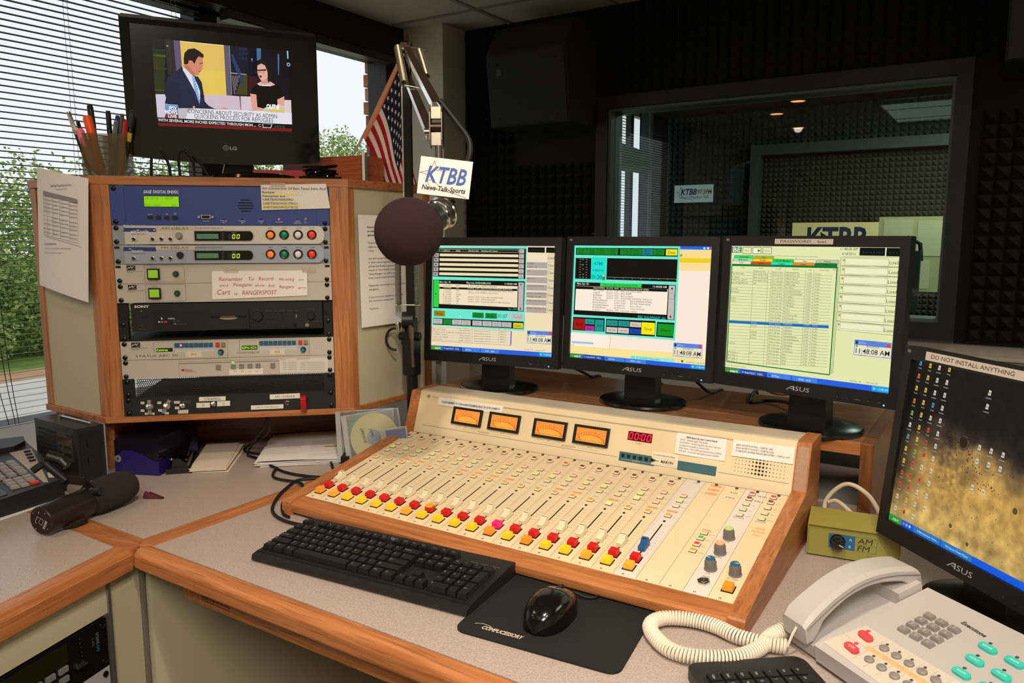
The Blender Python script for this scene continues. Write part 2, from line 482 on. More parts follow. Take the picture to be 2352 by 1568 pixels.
# recessed lamps (housing ring and glowing lens)
ring = lens = None
for k, ((x, y), tg, wt, cone) in enumerate(SPOTS):
    t = thing('recessed_lamp', ['round recessed ceiling lamp left of the photographer, nearest the desk', 'round recessed ceiling lamp over the left counter, closest to the corner rack', 'round recessed ceiling lamp over the left counter, farthest from the rack',
        'round recessed ceiling lamp aimed at the mixing console', 'round recessed ceiling lamp over the right end of the console'][k], 'ceiling lamp', (x, y, CEIL), group='recessed ceiling lamps')
    a = MB(); a.lathe([(.058, -.008), (.075, -.008), (.078, 0), (.058, 0), (.058, -.008)], 28); obj('trim_ring', a, M('lamp_ring', (225, 218, 205), .4), t, smooth=True)
    a = MB(); a.lathe([(0, -.0045), (.057, -.0045)], 28); obj('lens', a, M('lamp_lens', (255, 176, 104), .4, emit=22 if k < 3 else 10), t)
tf = thing('ceiling_troffer', 'rectangular fluorescent ceiling fixture right of and above the photographer', 'ceiling lamp', (.30, -.75, CEIL))
obj('troffer_frame', MB().box(-.30, .30, -.61, -.58, -.012, .02).box(-.30, .30, .58, .61, -.012, .02).box(-.30, -.28, -.58, .58, -.012, .02).box(.28, .30, -.58, .58, -.012, .02), WHITEP, tf)
obj('diffuser', MB().box(-.28, .28, -.58, .58, -.004, 0), M('troffer_diffuser', (255, 240, 214), .5, emit=2.6), tf)
tf_fill = dup(tf, loc=(.95, 2.3, CEIL)); tf_fill['label'] = 'added rectangular fill fixture in the ceiling near the back wall, right of the studio window'  # unseen housing for the added back-wall fill
tf3 = dup(tf, loc=(-.72, -.75, CEIL)); tf3['label'] = 'dimmer rectangular ceiling fixture left of and above the photographer'
for c_ in tf3.children:
    if c_.name.startswith('diffuser'): c_.data = c_.data.copy(); c_.data.materials[0] = M('dim_diffuser', (200, 226, 205), .5, emit=1.6)
tf2 = thing('ceiling_troffer', 'greenish fluorescent fixture in the ceiling of the studio behind the glass', 'ceiling lamp', (-.1, 5.2, CEIL))
obj('troffer_frame', MB().box(-.29, .29, -.60, -.57, -.012, .02).box(-.29, .29, .57, .60, -.012, .02).box(-.29, -.27, -.57, .57, -.012, .02).box(.27, .29, -.57, .57, -.012, .02), WHITEP, tf2)
obj('diffuser', MB().box(-.27, .27, -.57, .57, -.004, 0), M('green_troffer_diffuser', (200, 225, 205), .5, emit=.5), tf2)

# ------------------------------------------------------------------ acoustic foam
def foam(name, x0, x1, z0, z1, ybase, parent, tile=12, holes=(), p=.0508, h=.042, mat=None):
    nx, nz = int((x1-x0)/p+.01), int((z1-z0)/p+.01)
    for ti in range(0, nx, tile):
        for tj in range(0, nz, tile):
            m_ = MB(); bm = m_.bm; cnt = 0
            for i in range(ti, min(nx, ti+tile)):
                for j in range(tj, min(nz, tj+tile)):
                    a0, a1, c0, c1 = x0+i*p, x0+(i+1)*p, z0+j*p, z0+(j+1)*p
                    if any(a0 < hx1-.01 and a1 > hx0+.01 and c0 < hz1-.01 and c1 > hz0+.01 for hx0, hx1, hz0, hz1 in holes): continue
                    v = [bm.verts.new(q) for q in ((a0, ybase, c0), (a1, ybase, c0), (a1, ybase, c1), (a0, ybase, c1))]
                    t = bm.verts.new(((a0+a1)/2, ybase-h, (c0+c1)/2))
                    for k in range(4): bm.faces.new((v[k], v[(k+1) % 4], t))
                    cnt += 1
            if not cnt: bm.free(); continue
            bmesh.ops.remove_doubles(bm, verts=bm.verts, dist=1e-5)
            obj('foam_panel', m_, mat or FOAM, parent)
FB = S('wall_foam_backing', DARKW, (-2.52, WX0-.055, YB-.016, YB-.001, .905, CEIL), (WX1+.055, XR, YB-.016, YB-.001, .893, CEIL), (WX0-.055, WX1+.055, YB-.016, YB-.001, WZ1+.05, CEIL))
foam('f', -2.515, 1.85, .905, CEIL-.001, YB-.016, FB, holes=((-1.725, -.166, .90, 1.965), (-2.18, -1.66, 1.70, 2.4), (-.13, 1.9, 1.80, 2.4)))
FB2 = S('trim_studio_foam', DARKW, (XL, XR, 6.53, 6.55, .0, CEIL))
foam('g', -2.60, .9, .55, 2.33, 6.53, FB2, tile=16, holes=((-1.86, -.2, .5, 2.03),), mat=M('grey_studio_foam', (62, 68, 68), .95))

# studio window frame, mitred boards, and panes
FR = M('brown_window_frame', (30, 27, 24), .6)
w2 = bpy.data.objects.new('window_2', None); COL.objects.link(w2); struct(w2)
ox0, ox1, oz0, oz1 = WX0-.056, WX1+.055, .905, 1.962
for pts in ([(ox0, oz1), (ox1, oz1), (WX1, WZ1), (WX0, WZ1)], [(ox0, oz0), (WX0, WZ0), (WX1, WZ0), (ox1, oz0)],
            [(ox0, oz0), (ox0, oz1), (WX0, WZ1), (WX0, WZ0)], [(ox1, oz0), (WX1, WZ0), (WX1, WZ1), (ox1, oz1)]):
    obj('window_frame', MB().prism(pts, YB-.052, YB-.001, 'y'), FR, w2, bevel=.002)
obj('window_stop', MB().box(WX0, WX1, YB-.03, YB+.1, WZ1-.012, WZ1).box(WX0, WX1, YB-.03, YB+.1, WZ0, WZ0+.012).box(WX0, WX0+.012, YB-.03, YB+.1, WZ0+.012, WZ1-.012).box(WX1-.012, WX1, YB-.03, YB+.1, WZ0+.012, WZ1-.012), M('grey_window_stop', (84, 92, 92), .5), w2)
def glassmat():
    m = bpy.data.materials.new('studio_glass'); m.use_nodes = True; n = m.node_tree.nodes; l = m.node_tree.links
    for x in list(n): n.remove(x)
    out = n.new('ShaderNodeOutputMaterial'); mix = n.new('ShaderNodeMixShader'); tr = n.new('ShaderNodeBsdfTransparent'); gl = n.new('ShaderNodeBsdfGlossy'); fr = n.new('ShaderNodeFresnel')
    tr.inputs[0].default_value = (.86, .92, .92, 1); gl.inputs['Roughness'].default_value = .01; fr.inputs[0].default_value = 1.45
    l.new(fr.outputs[0], mix.inputs[0]); l.new(tr.outputs[0], mix.inputs[1]); l.new(gl.outputs[0], mix.inputs[2]); l.new(mix.outputs[0], out.inputs[0])
    return m
GLASS = glassmat()
obj('pane', MB().box(WX0+.012, WX1-.012, YB+.02, YB+.026, WZ0+.012, WZ1-.012), GLASS, w2)

# ------------------------------------------------------------------ blinds
SLAT = M('dark_blind_slat', (58, 56, 58), .3, spec=.6)
def blind(root, y0, y1, z0, z1, pitch=.0212, mat=SLAT, cords=()):
    sl = MB()
    L = y1-y0
    sl.grid(lambda u, v: ((v-.5)*.0125, (u-.5)*L, .0018*(1-(2*v-1)**2)+(v-.5)*.003), 1, 4)
    n = int((z1-z0)/pitch); s0 = None
    for i in range(n):
        z = z0+.02+i*pitch
        if s0 is None: s0 = obj('slat', sl, mat, root, loc=(0, 0, z-z0))
        else: dup(s0, root, loc=(0, 0, z-z0))
    obj('bottom_rail', MB().box(-.013, .013, -L/2, L/2, 0, .012), mat, root)
    obj('head_rail', MB().box(-.02, .02, -L/2, L/2, z1-z0, z1-z0+.03), mat, root)
    cd = MB()
    for c in cords:
        for dx in (-.0135, .0135): cd.tube([(dx, c, 0), (dx, c, z1-z0)], .0008, 4)
    for c in cords:
        for i in range(n): cd.tube([(-.0135, c, .02+i*pitch), (.0135, c+.006, .022+i*pitch)], .0008, 4)
    obj('ladder_cord', cd, M('blind_cord', (190, 190, 188), .6), root)
bl = thing('window_blind', 'lowered dark horizontal blind covering the left window', 'blind', (XL+.04, .73, .655))
blind(bl, -.58, 2.05, .655, 2.225, cords=(.55-.73, 1.51-.73, 1.93-.73, -.2-.73))
pc = MB()
for dx, dy in ((0, 0), (.006, .018), (.003, .03)): pc.tube(smooth_path([(.02+dx, .43+dy, 1.57), (.022+dx, .44+dy, .9), (.02+dx, .44+dy*1.5, .3), (.03+dx, .47+dy, 0.02)]), .0013, 5)
obj('pull_cord', pc, M('grey_cord', (70, 70, 70), .6), bl)
vl = thing('window_valance', 'black boxed valance running along the top of the windows under the ceiling', 'valance', (XL+.06, 1.3, 2.235))
obj('valance_board', MB().box(-.055, .04, -1.95, 1.93, 0, CEIL-2.235-.002), M('black_valance', (24, 22, 23), .45), vl, bevel=.003)
obj('raised_slats', MB().box(-.045, .03, .86, 1.87, -.03, 0).box(-.04, .02, .86, 1.87, -.036, -.03), SLAT, vl, bevel=.002)
bs = thing('window_blind', 'small lowered blind in the window of the studio behind the glass', 'blind', (XL+.03, 5.65, .66))
blind(bs, 5.04, 6.27, .66, 2.33, pitch=.024, mat=M('studio_blind_slat', (120, 112, 92), .4))

# ------------------------------------------------------------------ outside
LAWN = M('lawn_grass', (120, 150, 62), .9, vary=(3, .6, (86, 124, 44)))
S('trim_ground_lawn', LAWN, (-60, -9.9, -14, 60, -.35, -.30))
S('trim_ground_soil', M('tan_soil', (196, 158, 116), .9, vary=(4, .5, (170, 130, 96))), (-9.9, -9.2, -14, 60, -.35, -.295))
S('trim_ground_pavement', M('pale_concrete', (214, 210, 200), .9, vary=(2, .5, (190, 186, 178))), (-9.2, -3.1, -14, 60, -.35, -.30))
# brick return beside the window
BR = [M('brick_%d' % i, c, .85, bump=(90, .6), vary=(18, .5, c2)) for i, (c, c2) in enumerate((((178, 118, 84), (120, 76, 58)), ((196, 140, 104), (140, 92, 70)), ((160, 100, 72), (110, 70, 56))))]
bw = S('wall_brick_outside', M('mortar', (150, 136, 120), .95), (-3.062, -2.97, 3.262, 3.5, .3, 2.5))
bb = [obj('brick', MB().box(-.055, .052, -.006, .20, 0, .064), BR[i], bw, loc=(-3.016+.0, 3.255, .30+.0729*i), bevel=.004) for i in range(3)]
for i in range(3, 30):
    dup(bb[random.randrange(3)], bw, loc=(-3.016-(.012 if i % 2 else 0)+random.uniform(-.003, .003), 3.255+random.uniform(-.002, .002), .30+.0729*i))
LEAF = [M('leaf_%d' % i, c, .7) for i, c in enumerate(((140, 168, 80), (112, 146, 64), (172, 192, 104)))]
BARK = M('tree_bark', (90, 74, 58), .9)
def tree(x, y, h, w, k, label, name='tree', low=.15, dens=1.0):
    t = thing(name, label, 'tree' if name == 'tree' else 'shrub', (x, y, -.3), group='trees beyond the parking lot')
    rnd = random.Random(k)
    m_ = MB(); bm = m_.bm
    cl = [(rnd.uniform(-w*.42, w*.42), rnd.uniform(-w*.42, w*.42), h*(low+.05+(1-low)*rnd.random()**.8*.86), rnd.uniform(.14, .28)*w) for _ in range(22)]
    for cx, cy, cz, r in cl:
        f = max(.25, 1-abs((cz/h-.5)*1.5)**2*.8)
        cx *= f; cy *= f
        for _ in range(int(330*dens)):
            d = Vector((rnd.gauss(0, 1), rnd.gauss(0, 1), rnd.gauss(0, 1))).normalized()*r*rnd.uniform(.5, 1.05)
            p = Vector((cx, cy, cz))+d*Vector((1, 1, .8)).length/1.6
            s = rnd.uniform(.022, .046)*(w/2.6)**.5
            a = Vector((rnd.gauss(0, 1), rnd.gauss(0, 1), rnd.gauss(0, .6))).normalized(); b = a.cross(Vector((rnd.gauss(0, 1), rnd.gauss(0, 1), rnd.gauss(0, 1)))).normalized()
            vs = [bm.verts.new(p+a*s*i_+b*s*.6*j_) for i_, j_ in ((-1, 0), (0, -1), (1, 0), (0, 1))]
            fc = bm.faces.new(vs); fc.material_index = rnd.randrange(3)
    obj('foliage', m_, LEAF, t)
    tr_ = MB(); tr_.tube([(0, 0, 0), (.03*w, 0, h*.4), (0, .02*w, h*.8)], [.03*w, .025*w, .008*w], 7)
    for i in range(5):
        a = rnd.uniform(0, 6.28); tr_.tube([(.02*w, 0, h*(.3+.08*i)), (math.cos(a)*w*.25, math.sin(a)*w*.25, h*(.5+.09*i))], [.012*w, .004*w], 5)
    obj('trunk', tr_, BARK, t, smooth=True)
TL = 'leafy green tree beyond the parking lot, '
for i, (x, y, h, w, lb) in enumerate(((-12.3, 2.6, 2.3, 2.6, 'far left behind the blind'), (-12.6, 4.8, 2.35, 2.8, 'at the left edge of the blind'), (-12.2, 6.6, 2.4, 2.6, 'just left of the rack through the blind'),
        (-13.6, 8.6, 3.0, 3.0, 'behind the pen cup'), (-12.8, 10.4, 3.6, 3.0, 'hidden behind the left of the television'), (-13.4, 12.6, 4.1, 3.2, 'behind the television'),
        (-13.4, 14.4, 4.2, 3.0, 'right of the television'), (-13.6, 16.4, 4.2, 3.0, 'behind the small flag'), (-16.0, 6.0, 2.9, 3.0, 'second row at far left'), (-17, 19.5, 4.6, 3.6, 'second row beside the brick'))):
    tree(x, y, h, w, i+3, TL+lb)
for i, (x, y, w, lb) in enumerate(((-11.3, 3.2, 2.2, 'left'), (-11.4, 4.6, 2.2, 'middle'), (-11.3, 6.0, 2.2, 'right'), (-11.6, 7.6, 2.4, 'nearest the rack'))):
    tree(x, y, 1.5, w, 40+i, 'low dark green shrub at the lawn edge, '+lb+' of the row', 'shrub', low=.0, dens=1.1)
# ================================================================== DESK
LAM = M('speckled_laminate', (182, 168, 160), .30, spec=.5, bump=(900, .12), vary=(420, .75, (150, 132, 122)))
CREAMP = M('cream_panel', (188, 178, 150), .55, bump=(60, .03))
ALU = M('aluminium_strip', (150, 146, 142), .4, .8)
Z0, Z1 = .722, .75
def inset_poly(name, pts, mat, z0, z1, parent, bevel=0):
    return obj(name, MB().prism(pts, z0, z1, 'z'), mat, parent, bevel=bevel, world=True)
dc = thing('corner_desk', 'grey laminate corner desk top with oak edging carrying the rack cabinet', 'desk', (-1.85, 1.3, 0))
inset_poly('laminate_top', [(-2.45, .775), (-1.322, .775), (-1.322, 1.98), (-2.45, 1.98)], LAM, Z0, Z1-.0004, dc)
inset_poly('oak_edge', [(-2.45, .753), (-1.300, .753), (-1.322, .775), (-2.45, .775)], OAK[0], Z0-.004, Z1, dc, .002)
inset_poly('oak_edge', [(-1.300, .753), (-1.300, 1.98), (-1.322, 1.98), (-1.322, .775)], OAK[1], Z0-.004, Z1, dc, .002)
dr = thing('console_desk', 'grey laminate desk wing with oak front edge under the mixing console', 'desk', (-.3, 1.3, 0))
inset_poly('laminate_top', [(-1.272, .764), (.85, .764), (.85, 1.97), (-1.272, 1.97)], LAM, Z0, Z1-.0004, dr)
obj('oak_front_edge', MB().prism([(.735, Z0-.008), (.735, Z1-.010), (.745, Z1), (.764, Z1), (.764, Z0-.008)], -1.290, .85, 'x'), OAK[0], dr, bevel=.004, world=True)
inset_poly('oak_edge', [(-1.298, .752), (-1.285, .764), (-1.272, .764), (-1.272, 1.97), (-1.298, 1.97)], OAK[1], Z0-.004, Z1, dr, .002)
obj('sub_rail', MB().box(-1.19, .85, .765, .785, .672, Z0-.008), OAK[0], dr, bevel=.002, world=True)
f = Flat(); f.text('Quill SYSTEMS, INC', 0, 0, .010, (40, 24, 14), w=.075); f.frame(-.002, -.004, .03, .013, .0012, (40, 24, 14)); f.line(.028, -.004, .075, -.004, .0012, (40, 24, 14))
f.build('maker_stamp', dr, plane='xz', off=(-1.135+.3, .765-1.3, .687))
obj('support_panel', MB().box(-1.28, .85, 1.93, 1.95, 0, Z0-.004), CREAMP, dr, world=True)
obj('end_panel', MB().box(.83, .85, .80, 1.93, 0, Z0-.008), CREAMP, dr, world=True)
# left wing, running off toward the photographer's left
LW = R(106.15)
dl = thing('window_counter', 'grey laminate counter with oak edge at the lower left, under the window', 'desk', (-1.291, .735, 0), LW)
def LWp(x, y):  # world -> local of the left wing
    v = WM[dl.name].inverted() @ Vector((x, y, 0)); return (v.x, v.y)
lp = [LWp(-2.45, .753), LWp(-2.45, -.45)]
obj('laminate_top', MB().prism([(.006, .040), LWp(-2.45, .731), lp[1], (-1.25, .040)], Z0, Z1-.0004, 'z'), LAM, dl)
obj('oak_front_edge', MB().prism([(0, Z0-.010), (0, Z1-.010), (.010, Z1), (.040, Z1), (.040, Z0-.010)], -1.25, .0, 'x'), OAK[0], dl, bevel=.004)
obj('oak_edge', MB().prism([(.0001, .0), (.0001, .040), LWp(-2.45, .731), LWp(-2.45, .7525), LWp(-1.2965, .7525)], Z0-.004, Z1, 'z'), OAK[1], dl, bevel=.002)
# cabinet under the left wing
cb = thing('base_cabinet', 'cream cabinet with an open equipment bay under the left counter', 'cabinet', (-1.291, .735, 0), LW)
obj('top_panel', MB().box(-1.2, -.050, .014, .03, .652, Z0-.012), CREAMP, cb)
obj('corner_panel', MB().box(-.044, .026, .014, .03, 0, Z0-.012), CREAMP, cb)
obj('side_panel', MB().box(-1.313, -1.297, .768, 1.92, 0, Z0-.010), CREAMP, cb, world=True)
obj('aluminium_strip', MB().box(-.0505, -.0445, .010, .03, 0, Z0-.012), ALU, cb)
obj('aluminium_strip', MB().box(.0265, .033, .008, .03, 0, Z0-.012), ALU, cb)
obj('bay_frame', MB().box(-.0585, -.0505, .012, .06, .0, .651).box(-.56, -.545, .012, .06, 0, .651), M('grey_bay_frame', (92, 88, 84), .5, .4), cb)
obj('lower_panel', MB().box(-.545, -.0585, .016, .03, 0, .42), CREAMP, cb)
obj('bay_box', MB().box(-.545, -.0585, .42, .43, .42, .651).box(-1.2, -.56, .016, .03, 0, .651), MATTB, cb)
kb_ = thing('cam_lock', 'small chrome lock cylinder on the cream side panel under the desk edge', 'lock', (-1.268, .80, .682), rot=(0, R(90), 0))
obj('barrel', MB().lathe([(0, .012), (.007, .012), (.008, .010), (.008, .003), (.011, .003), (.011, 0), (0, 0)], 20), CHROME, kb_, smooth=True)
obj('key_slot', MB().box(-.0008, .0008, -.004, .004, .0118, .0125), MATTB, kb_)
# CD player in the bay, local x right
cd = thing('rack_cd_player', 'black rack CD player with silver buttons in the left cabinet bay', 'cd player', (-1.291, .735, .560), LW)
obj('faceplate', MB().box(-.0585-.4826, -.0590, .010, .014, 0, .0886), M('satin_black', (16, 16, 17), .3), cd, bevel=.001)
obj('chassis', MB().box(-.53, -.07, .014, .34, .003, .086), MATTB, cd)
obj('display_window', MB().box(-.34, -.142, .0088, .010, .052, .084), M('olive_display', (30, 30, 8), .25), cd, bevel=.0008)
btn = None
for r_, (z, sx, sz) in enumerate(((.043, .0085, .0046), (.026, .0085, .0046), (.011, .0075, .0042))):
    for k in range(7):
        x = -.153-.0247*k
        if btn is None: btn = obj('button', MB().box(-sx, sx, -.004, 0, -sz, sz), M('silver_button', (196, 192, 186), .3, .7), cd, loc=(x, .010, z), bevel=.0035, smooth=True, seg=3)
        else: dup(btn, cd, loc=(x, .010, z))
f = Flat()
f.text('stant', -.083, .071, .0078, (120, 122, 126), w=.021, ang=-PI/2); f.text('on', -.083, .0485, .0078, (40, 130, 170), w=.011, ang=-PI/2)
f.text('C.402', -.0925, .066, .0052, (96, 98, 102), w=.015, ang=-PI/2)
for i in range(8): f.disc(-.116+.0006*i, .078-.008*i, .0008, (110, 110, 112), seg=6)
f.build('lettering', cd, off=(0, .010, 0))
obj('slide_fader', MB().box(-.132, -.112, .0, .010, .033, .036).box(-.132, -.129, .004, .010, .033, .041), STEEL, cd, bevel=.0006)
scr = obj('rack_screw', MB().lathe([(0, -.0045), (.0030, -.0030), (.0052, -.0022), (.0056, 0), (0, 0)], 14, m=Matrix.Rotation(R(-90), 4, 'X')), M('black_screw', (28, 27, 26), .25, .5), cd, loc=(-.069, .010, .012), smooth=True)
dup(scr, cd, loc=(-.069, .010, .078))
cp = thing('rack_control_panel', 'pale grey rack panel with black knobs below the CD player', 'rack unit', (-1.291, .735, .426), LW)
obj('faceplate', MB().box(-.0585-.4826, -.0590, .010, .014, 0, .1325), M('pale_grey_panel', (170, 168, 170), .4), cp, bevel=.001)
dup(scr, cp, loc=(-.069, .010, .122)); dup(scr, cp, loc=(-.069, .010, .02))
kn = obj('knob', MB().lathe([(0, -.006), (.004, -.006), (.0045, 0), (0, 0)], 14, m=Matrix.Rotation(R(-90), 4, 'X')), BLACK, cp, loc=(-.093, .010, .112), smooth=True)
for k in range(4): dup(kn, cp, loc=(-.16-.07*k, .010, .06))
f = Flat(); f.line(-.104, .12, -.104, .01, .0008, (70, 70, 70)); f.text('Cue', -.145, .098, .006, (50, 50, 60), shear=.3); f.build('lettering', cp, off=(0, .010, 0))

# ================================================================== CORNER RACK CABINET
RZ = R(43.52); RX, RY, RT = -1.722, .987, 1.422
rc = thing('rack_cabinet', 'oak and cream corner cabinet holding the rack of broadcast equipment', 'cabinet', (RX, RY, .75), RZ)
plan = [(-1.752, .956), (-1.338, 1.35), (-1.338, 1.665), (-2.025, 1.665), (-2.025, .956)]
inn = [(-1.735, .985), (-1.368, 1.335), (-1.368, 1.64), (-1.995, 1.64), (-1.995, .985)]
obj('top_board', MB().prism(plan, 1.423, 1.443, 'z'), OAK[0], rc, world=True, bevel=.0015)
obj('bottom_board', MB().prism(plan, .873, .8885, 'z'), OAK[0], rc, world=True, bevel=.0015)
obj('front_post', MB().box(-.040, -.0008, -.002, .035, .1385, .673), OAK[2], rc, bevel=.001)
obj('front_post', MB().box(.4834, .527, -.002, .035, .1385, .673), OAK[2], rc, bevel=.001)
obj('side_stile', MB().box(-1.778, -1.752, .960, .985, .8885, 1.423), OAK[2], rc, world=True, bevel=.001)
obj('side_stile', MB().box(-2.022, -1.997, .960, .985, .8885, 1.423), OAK[2], rc, world=True, bevel=.001)
obj('side_stile', MB().box(-1.362, -1.342, 1.350, 1.372, .8885, 1.423), OAK[2], rc, world=True, bevel=.001)
obj('side_stile', MB().box(-1.362, -1.342, 1.635, 1.660, .8885, 1.423), OAK[2], rc, world=True, bevel=.001)
obj('side_panel', MB().box(-1.997, -1.778, .964, .980, .8885, 1.423), CREAMP, rc, world=True)
obj('side_panel', MB().box(-1.362, -1.346, 1.372, 1.635, .8885, 1.423), CREAMP, rc, world=True)
obj('pedestal_board', MB().box(-.062, -.042, .05, .285, 0, .123), OAK[1], rc, bevel=.001)
obj('pedestal_board', MB().box(.502, .524, .012, .285, 0, .123), OAK[1], rc, bevel=.001)
obj('pedestal_back', MB().box(-.042, .502, .267, .285, 0, .123), wood('oak_dark_x', 0, (132, 78, 40), (92, 50, 24), (70, 36, 16)), rc)
rail = MB()
for x0, x1 in ((-.0008, .022), (.4606, .4834)): rail.box(x0, x1, .004, .008, .139, .672).box(x0, x0+.003, .008, .05, .139, .672)
obj('rack_rail', rail, MATTB, rc)
gr = obj('cable_grommet', MB().lathe([(.018, .0), (.030, 0), (.030, -.010), (.018, -.010), (.018, 0)], 24), BLACK, rc, loc=(.27, .10, .123), smooth=True)

HR = homog([(250.5, 424.7), (760, 519.1), (756.5, 434), (288, 956), (770.9, 934.6), (262.5, 606.6), (760.7, 606.6), (275.8, 783.8), (765, 773.6)],
           [(0, 0), (.4826, -.0889), (.4826, -.0035), (0, -.5334), (.4826, -.5334), (0, -.1778), (.4826, -.1778), (0, -.3556), (.4826, -.3556)])
A4 = (200, 400, 3.92); A5 = (200, 680, 3.92)
UH = .04445
def unit(name, label, cat, ub, n, mat, depth=.25, face=True, group=None):
    r_ = thing(name, label, cat, (RX, RY, RT-ub*UH), RZ, group)
    if face: obj('faceplate', MB().box(.0004, .4822, -.0028, 0, .0004, n*UH-.0004), mat, r_, bevel=.0005)
    if depth: obj('chassis', MB().box(.024, .458, 0, depth, .002, n*UH-.002), MATTB, r_)
    return r_
def at(crop, a, b, ub):
    f = Flat(HR, crop); u, v = f.mp(a, b); return u, v+ub*UH
YF_ = -.0028
def screws(root, ub, pts, crop=A4):
    for a, b in pts:
        u, z = at(crop, a, b, ub); dup(scr, root, loc=(u, YF_, z), deep=False)
def put(root, name, mb, mat, u, z, **k): return obj(name, mb, mat, root, loc=(u, YF_, z), **k)
RXM = Matrix.Rotation(R(90), 4, 'X')     # lathe axis z -> -y (out of the panel)
def knob(root, u, z, r, h, mat, top=None, name='knob', seg=20):
    k = obj(name, MB().lathe([(r*.98, 0), (r, h*.1), (r*.88, h*.92), (r*.8, h), (0, h)], seg, m=RXM), mat, root, loc=(u, YF_, z), smooth=True)
    return k
def ring_button(root, u, z, r, col, lit):
    b_ = obj('ring_button', MB().lathe([(0, .0018), (r*.72, .0018), (r, .0030), (r*1.12, .0022), (r*1.15, 0)], 24, m=RXM), M('dark_bezel', (44, 40, 38), .3), root, loc=(u, YF_, z), smooth=True)
    obj('lens', MB().lathe([(r*.72, .0018), (r*.70, .0040), (r*.5, .0052), (0, .0056)], 24, m=RXM), M('lens_%s' % col[0], col[1], .3, emit=lit), b_, smooth=True)
    return b_
# ---- alert encoder (blue)
BLUE = M('blue_panel', (44, 66, 138), .45, bump=(600, .12))
r = unit('alert_encoder', 'blue rack unit with a lit green display at the top of the rack', 'rack unit', 2, 2, BLUE)
f = Flat(HR, A4)
f.rect(508, 190, 840, 298, (20, 30, 40)); f.L = 1
f.rect(514, 196, 834, 292, (140, 206, 20)); f.L = 2
f.t('04/18/16 11:48:09', 522, 224, 780, 20, (92, 150, 20)); f.t('MENU WEEK', 524, 288, 662, 20, (92, 150, 20)); f.t('MSG', 768, 290, 812, 20, (92, 150, 20))
f.build('display', r, mat=SCREEN, off=(0, YF_, 2*UH))
f = Flat(HR, A4)
f.t('SAGE', 510, 168, 588, 25, (235, 236, 240), shear=.3, bold=.02); f.t('DIGITAL ENDEC', 600, 168, 830, 25, (235, 236, 240), b1=171, bold=.02)
f.line(328, 108, 350, 440, .0009, (22, 34, 84)); f.line(2180, 330, 2178, 450, .0005, (30, 44, 100)); f.line(2070, 330, 2072, 460, .0009, (22, 34, 84))
for s_, a0, a1, b in (('Enter', 553, 590, 364), ('Computer', 1048, 1110, 426), ('Incoming', 1208, 1266, 423), ('Alert', 1222, 1254, 440), ('Outgoing', 1374, 1432, 426), ('Alert', 1392, 1422, 443), ('Attention', 1545, 1600, 428), ('Tone', 1562, 1588, 444),
        ('Automatic', 1708, 1770, 436), ('Digital', 1884, 1922, 430), ('Audio Lock', 1868, 1938, 446), ('Mic', 1964, 1986, 440)):
    f.t(s_, a0, b, a1, 11, (214, 218, 232))
for a, up in ((723, 1), (797, -1)):
    f.path([(a-10, 362 if up > 0 else 350), (a, 350 if up > 0 else 364), (a+10, 362 if up > 0 else 350), (a-10, 362 if up > 0 else 350)], .0005, (214, 218, 232))
f.build('lettering', r, off=(0, YF_, 2*UH))
for a, b, w_ in ((1434, 234, 44), (1434, 259, 62), (1436, 284, 70), (1437, 309, 64), (1438, 334, 44)):
    u, z = at(A4, a, b, 2); put(r, 'speaker_slot', MB().box(-w_*.00027/1.0*.95, w_*.00027*.95, -.0004, .0, -.0013, .0013), MATTB, u, z, bevel=.0003)
for a, b in ((572, 386), (647, 388), (723, 388), (797, 390)):
    u, z = at(A4, a, b, 2); put(r, 'push_button', MB().box(-.0052, .0052, -.004, 0, -.0034, .0034), BLACK, u, z, bevel=.0008)
u, z = at(A4, 1078, 386, 2)
sp = put(r, 'serial_port', MB().prism([(-.0095, -.0048), (.0095, -.0048), (.0115, .0048), (-.0115, .0048)], -.0035, 0, 'y'), STEEL, u, z, bevel=.0008)
obj('port_face', MB().prism([(-.0078, -.0032), (.0078, -.0032), (.009, .0032), (-.009, .0032)], -.0042, -.0034, 'y'), MATTB, sp)
for s_ in (-1, 1): obj('jack_screw', MB().lathe([(0, .005), (.003, .005), (.0036, 0)], 10, m=RXM), STEEL, sp, loc=(s_*.0150, 0, 0), smooth=True)
for i, a in enumerate((1237, 1405, 1573, 1735, 1901)):
    u, z = at(A4, a, 402+i*1.5, 2); put(r, 'indicator_light', MB().lathe([(0, .003), (.0016, .002), (.002, 0)], 10, m=RXM), M('red_led_on', (255, 60, 70), .3, emit=3) if i == 3 else M('red_led_off', (96, 22, 34), .3), u, z, smooth=True)
u, z = at(A4, 1975, 408, 2); put(r, 'microphone_jack', MB().lathe([(0, .0008), (.0018, .0008), (.0018, .0025), (.0034, .0025), (.0036, 0)], 14, m=RXM), CHROME, u, z, smooth=True)
screws(r, 2, ((237, 122), (260, 425), (2148, 446)))

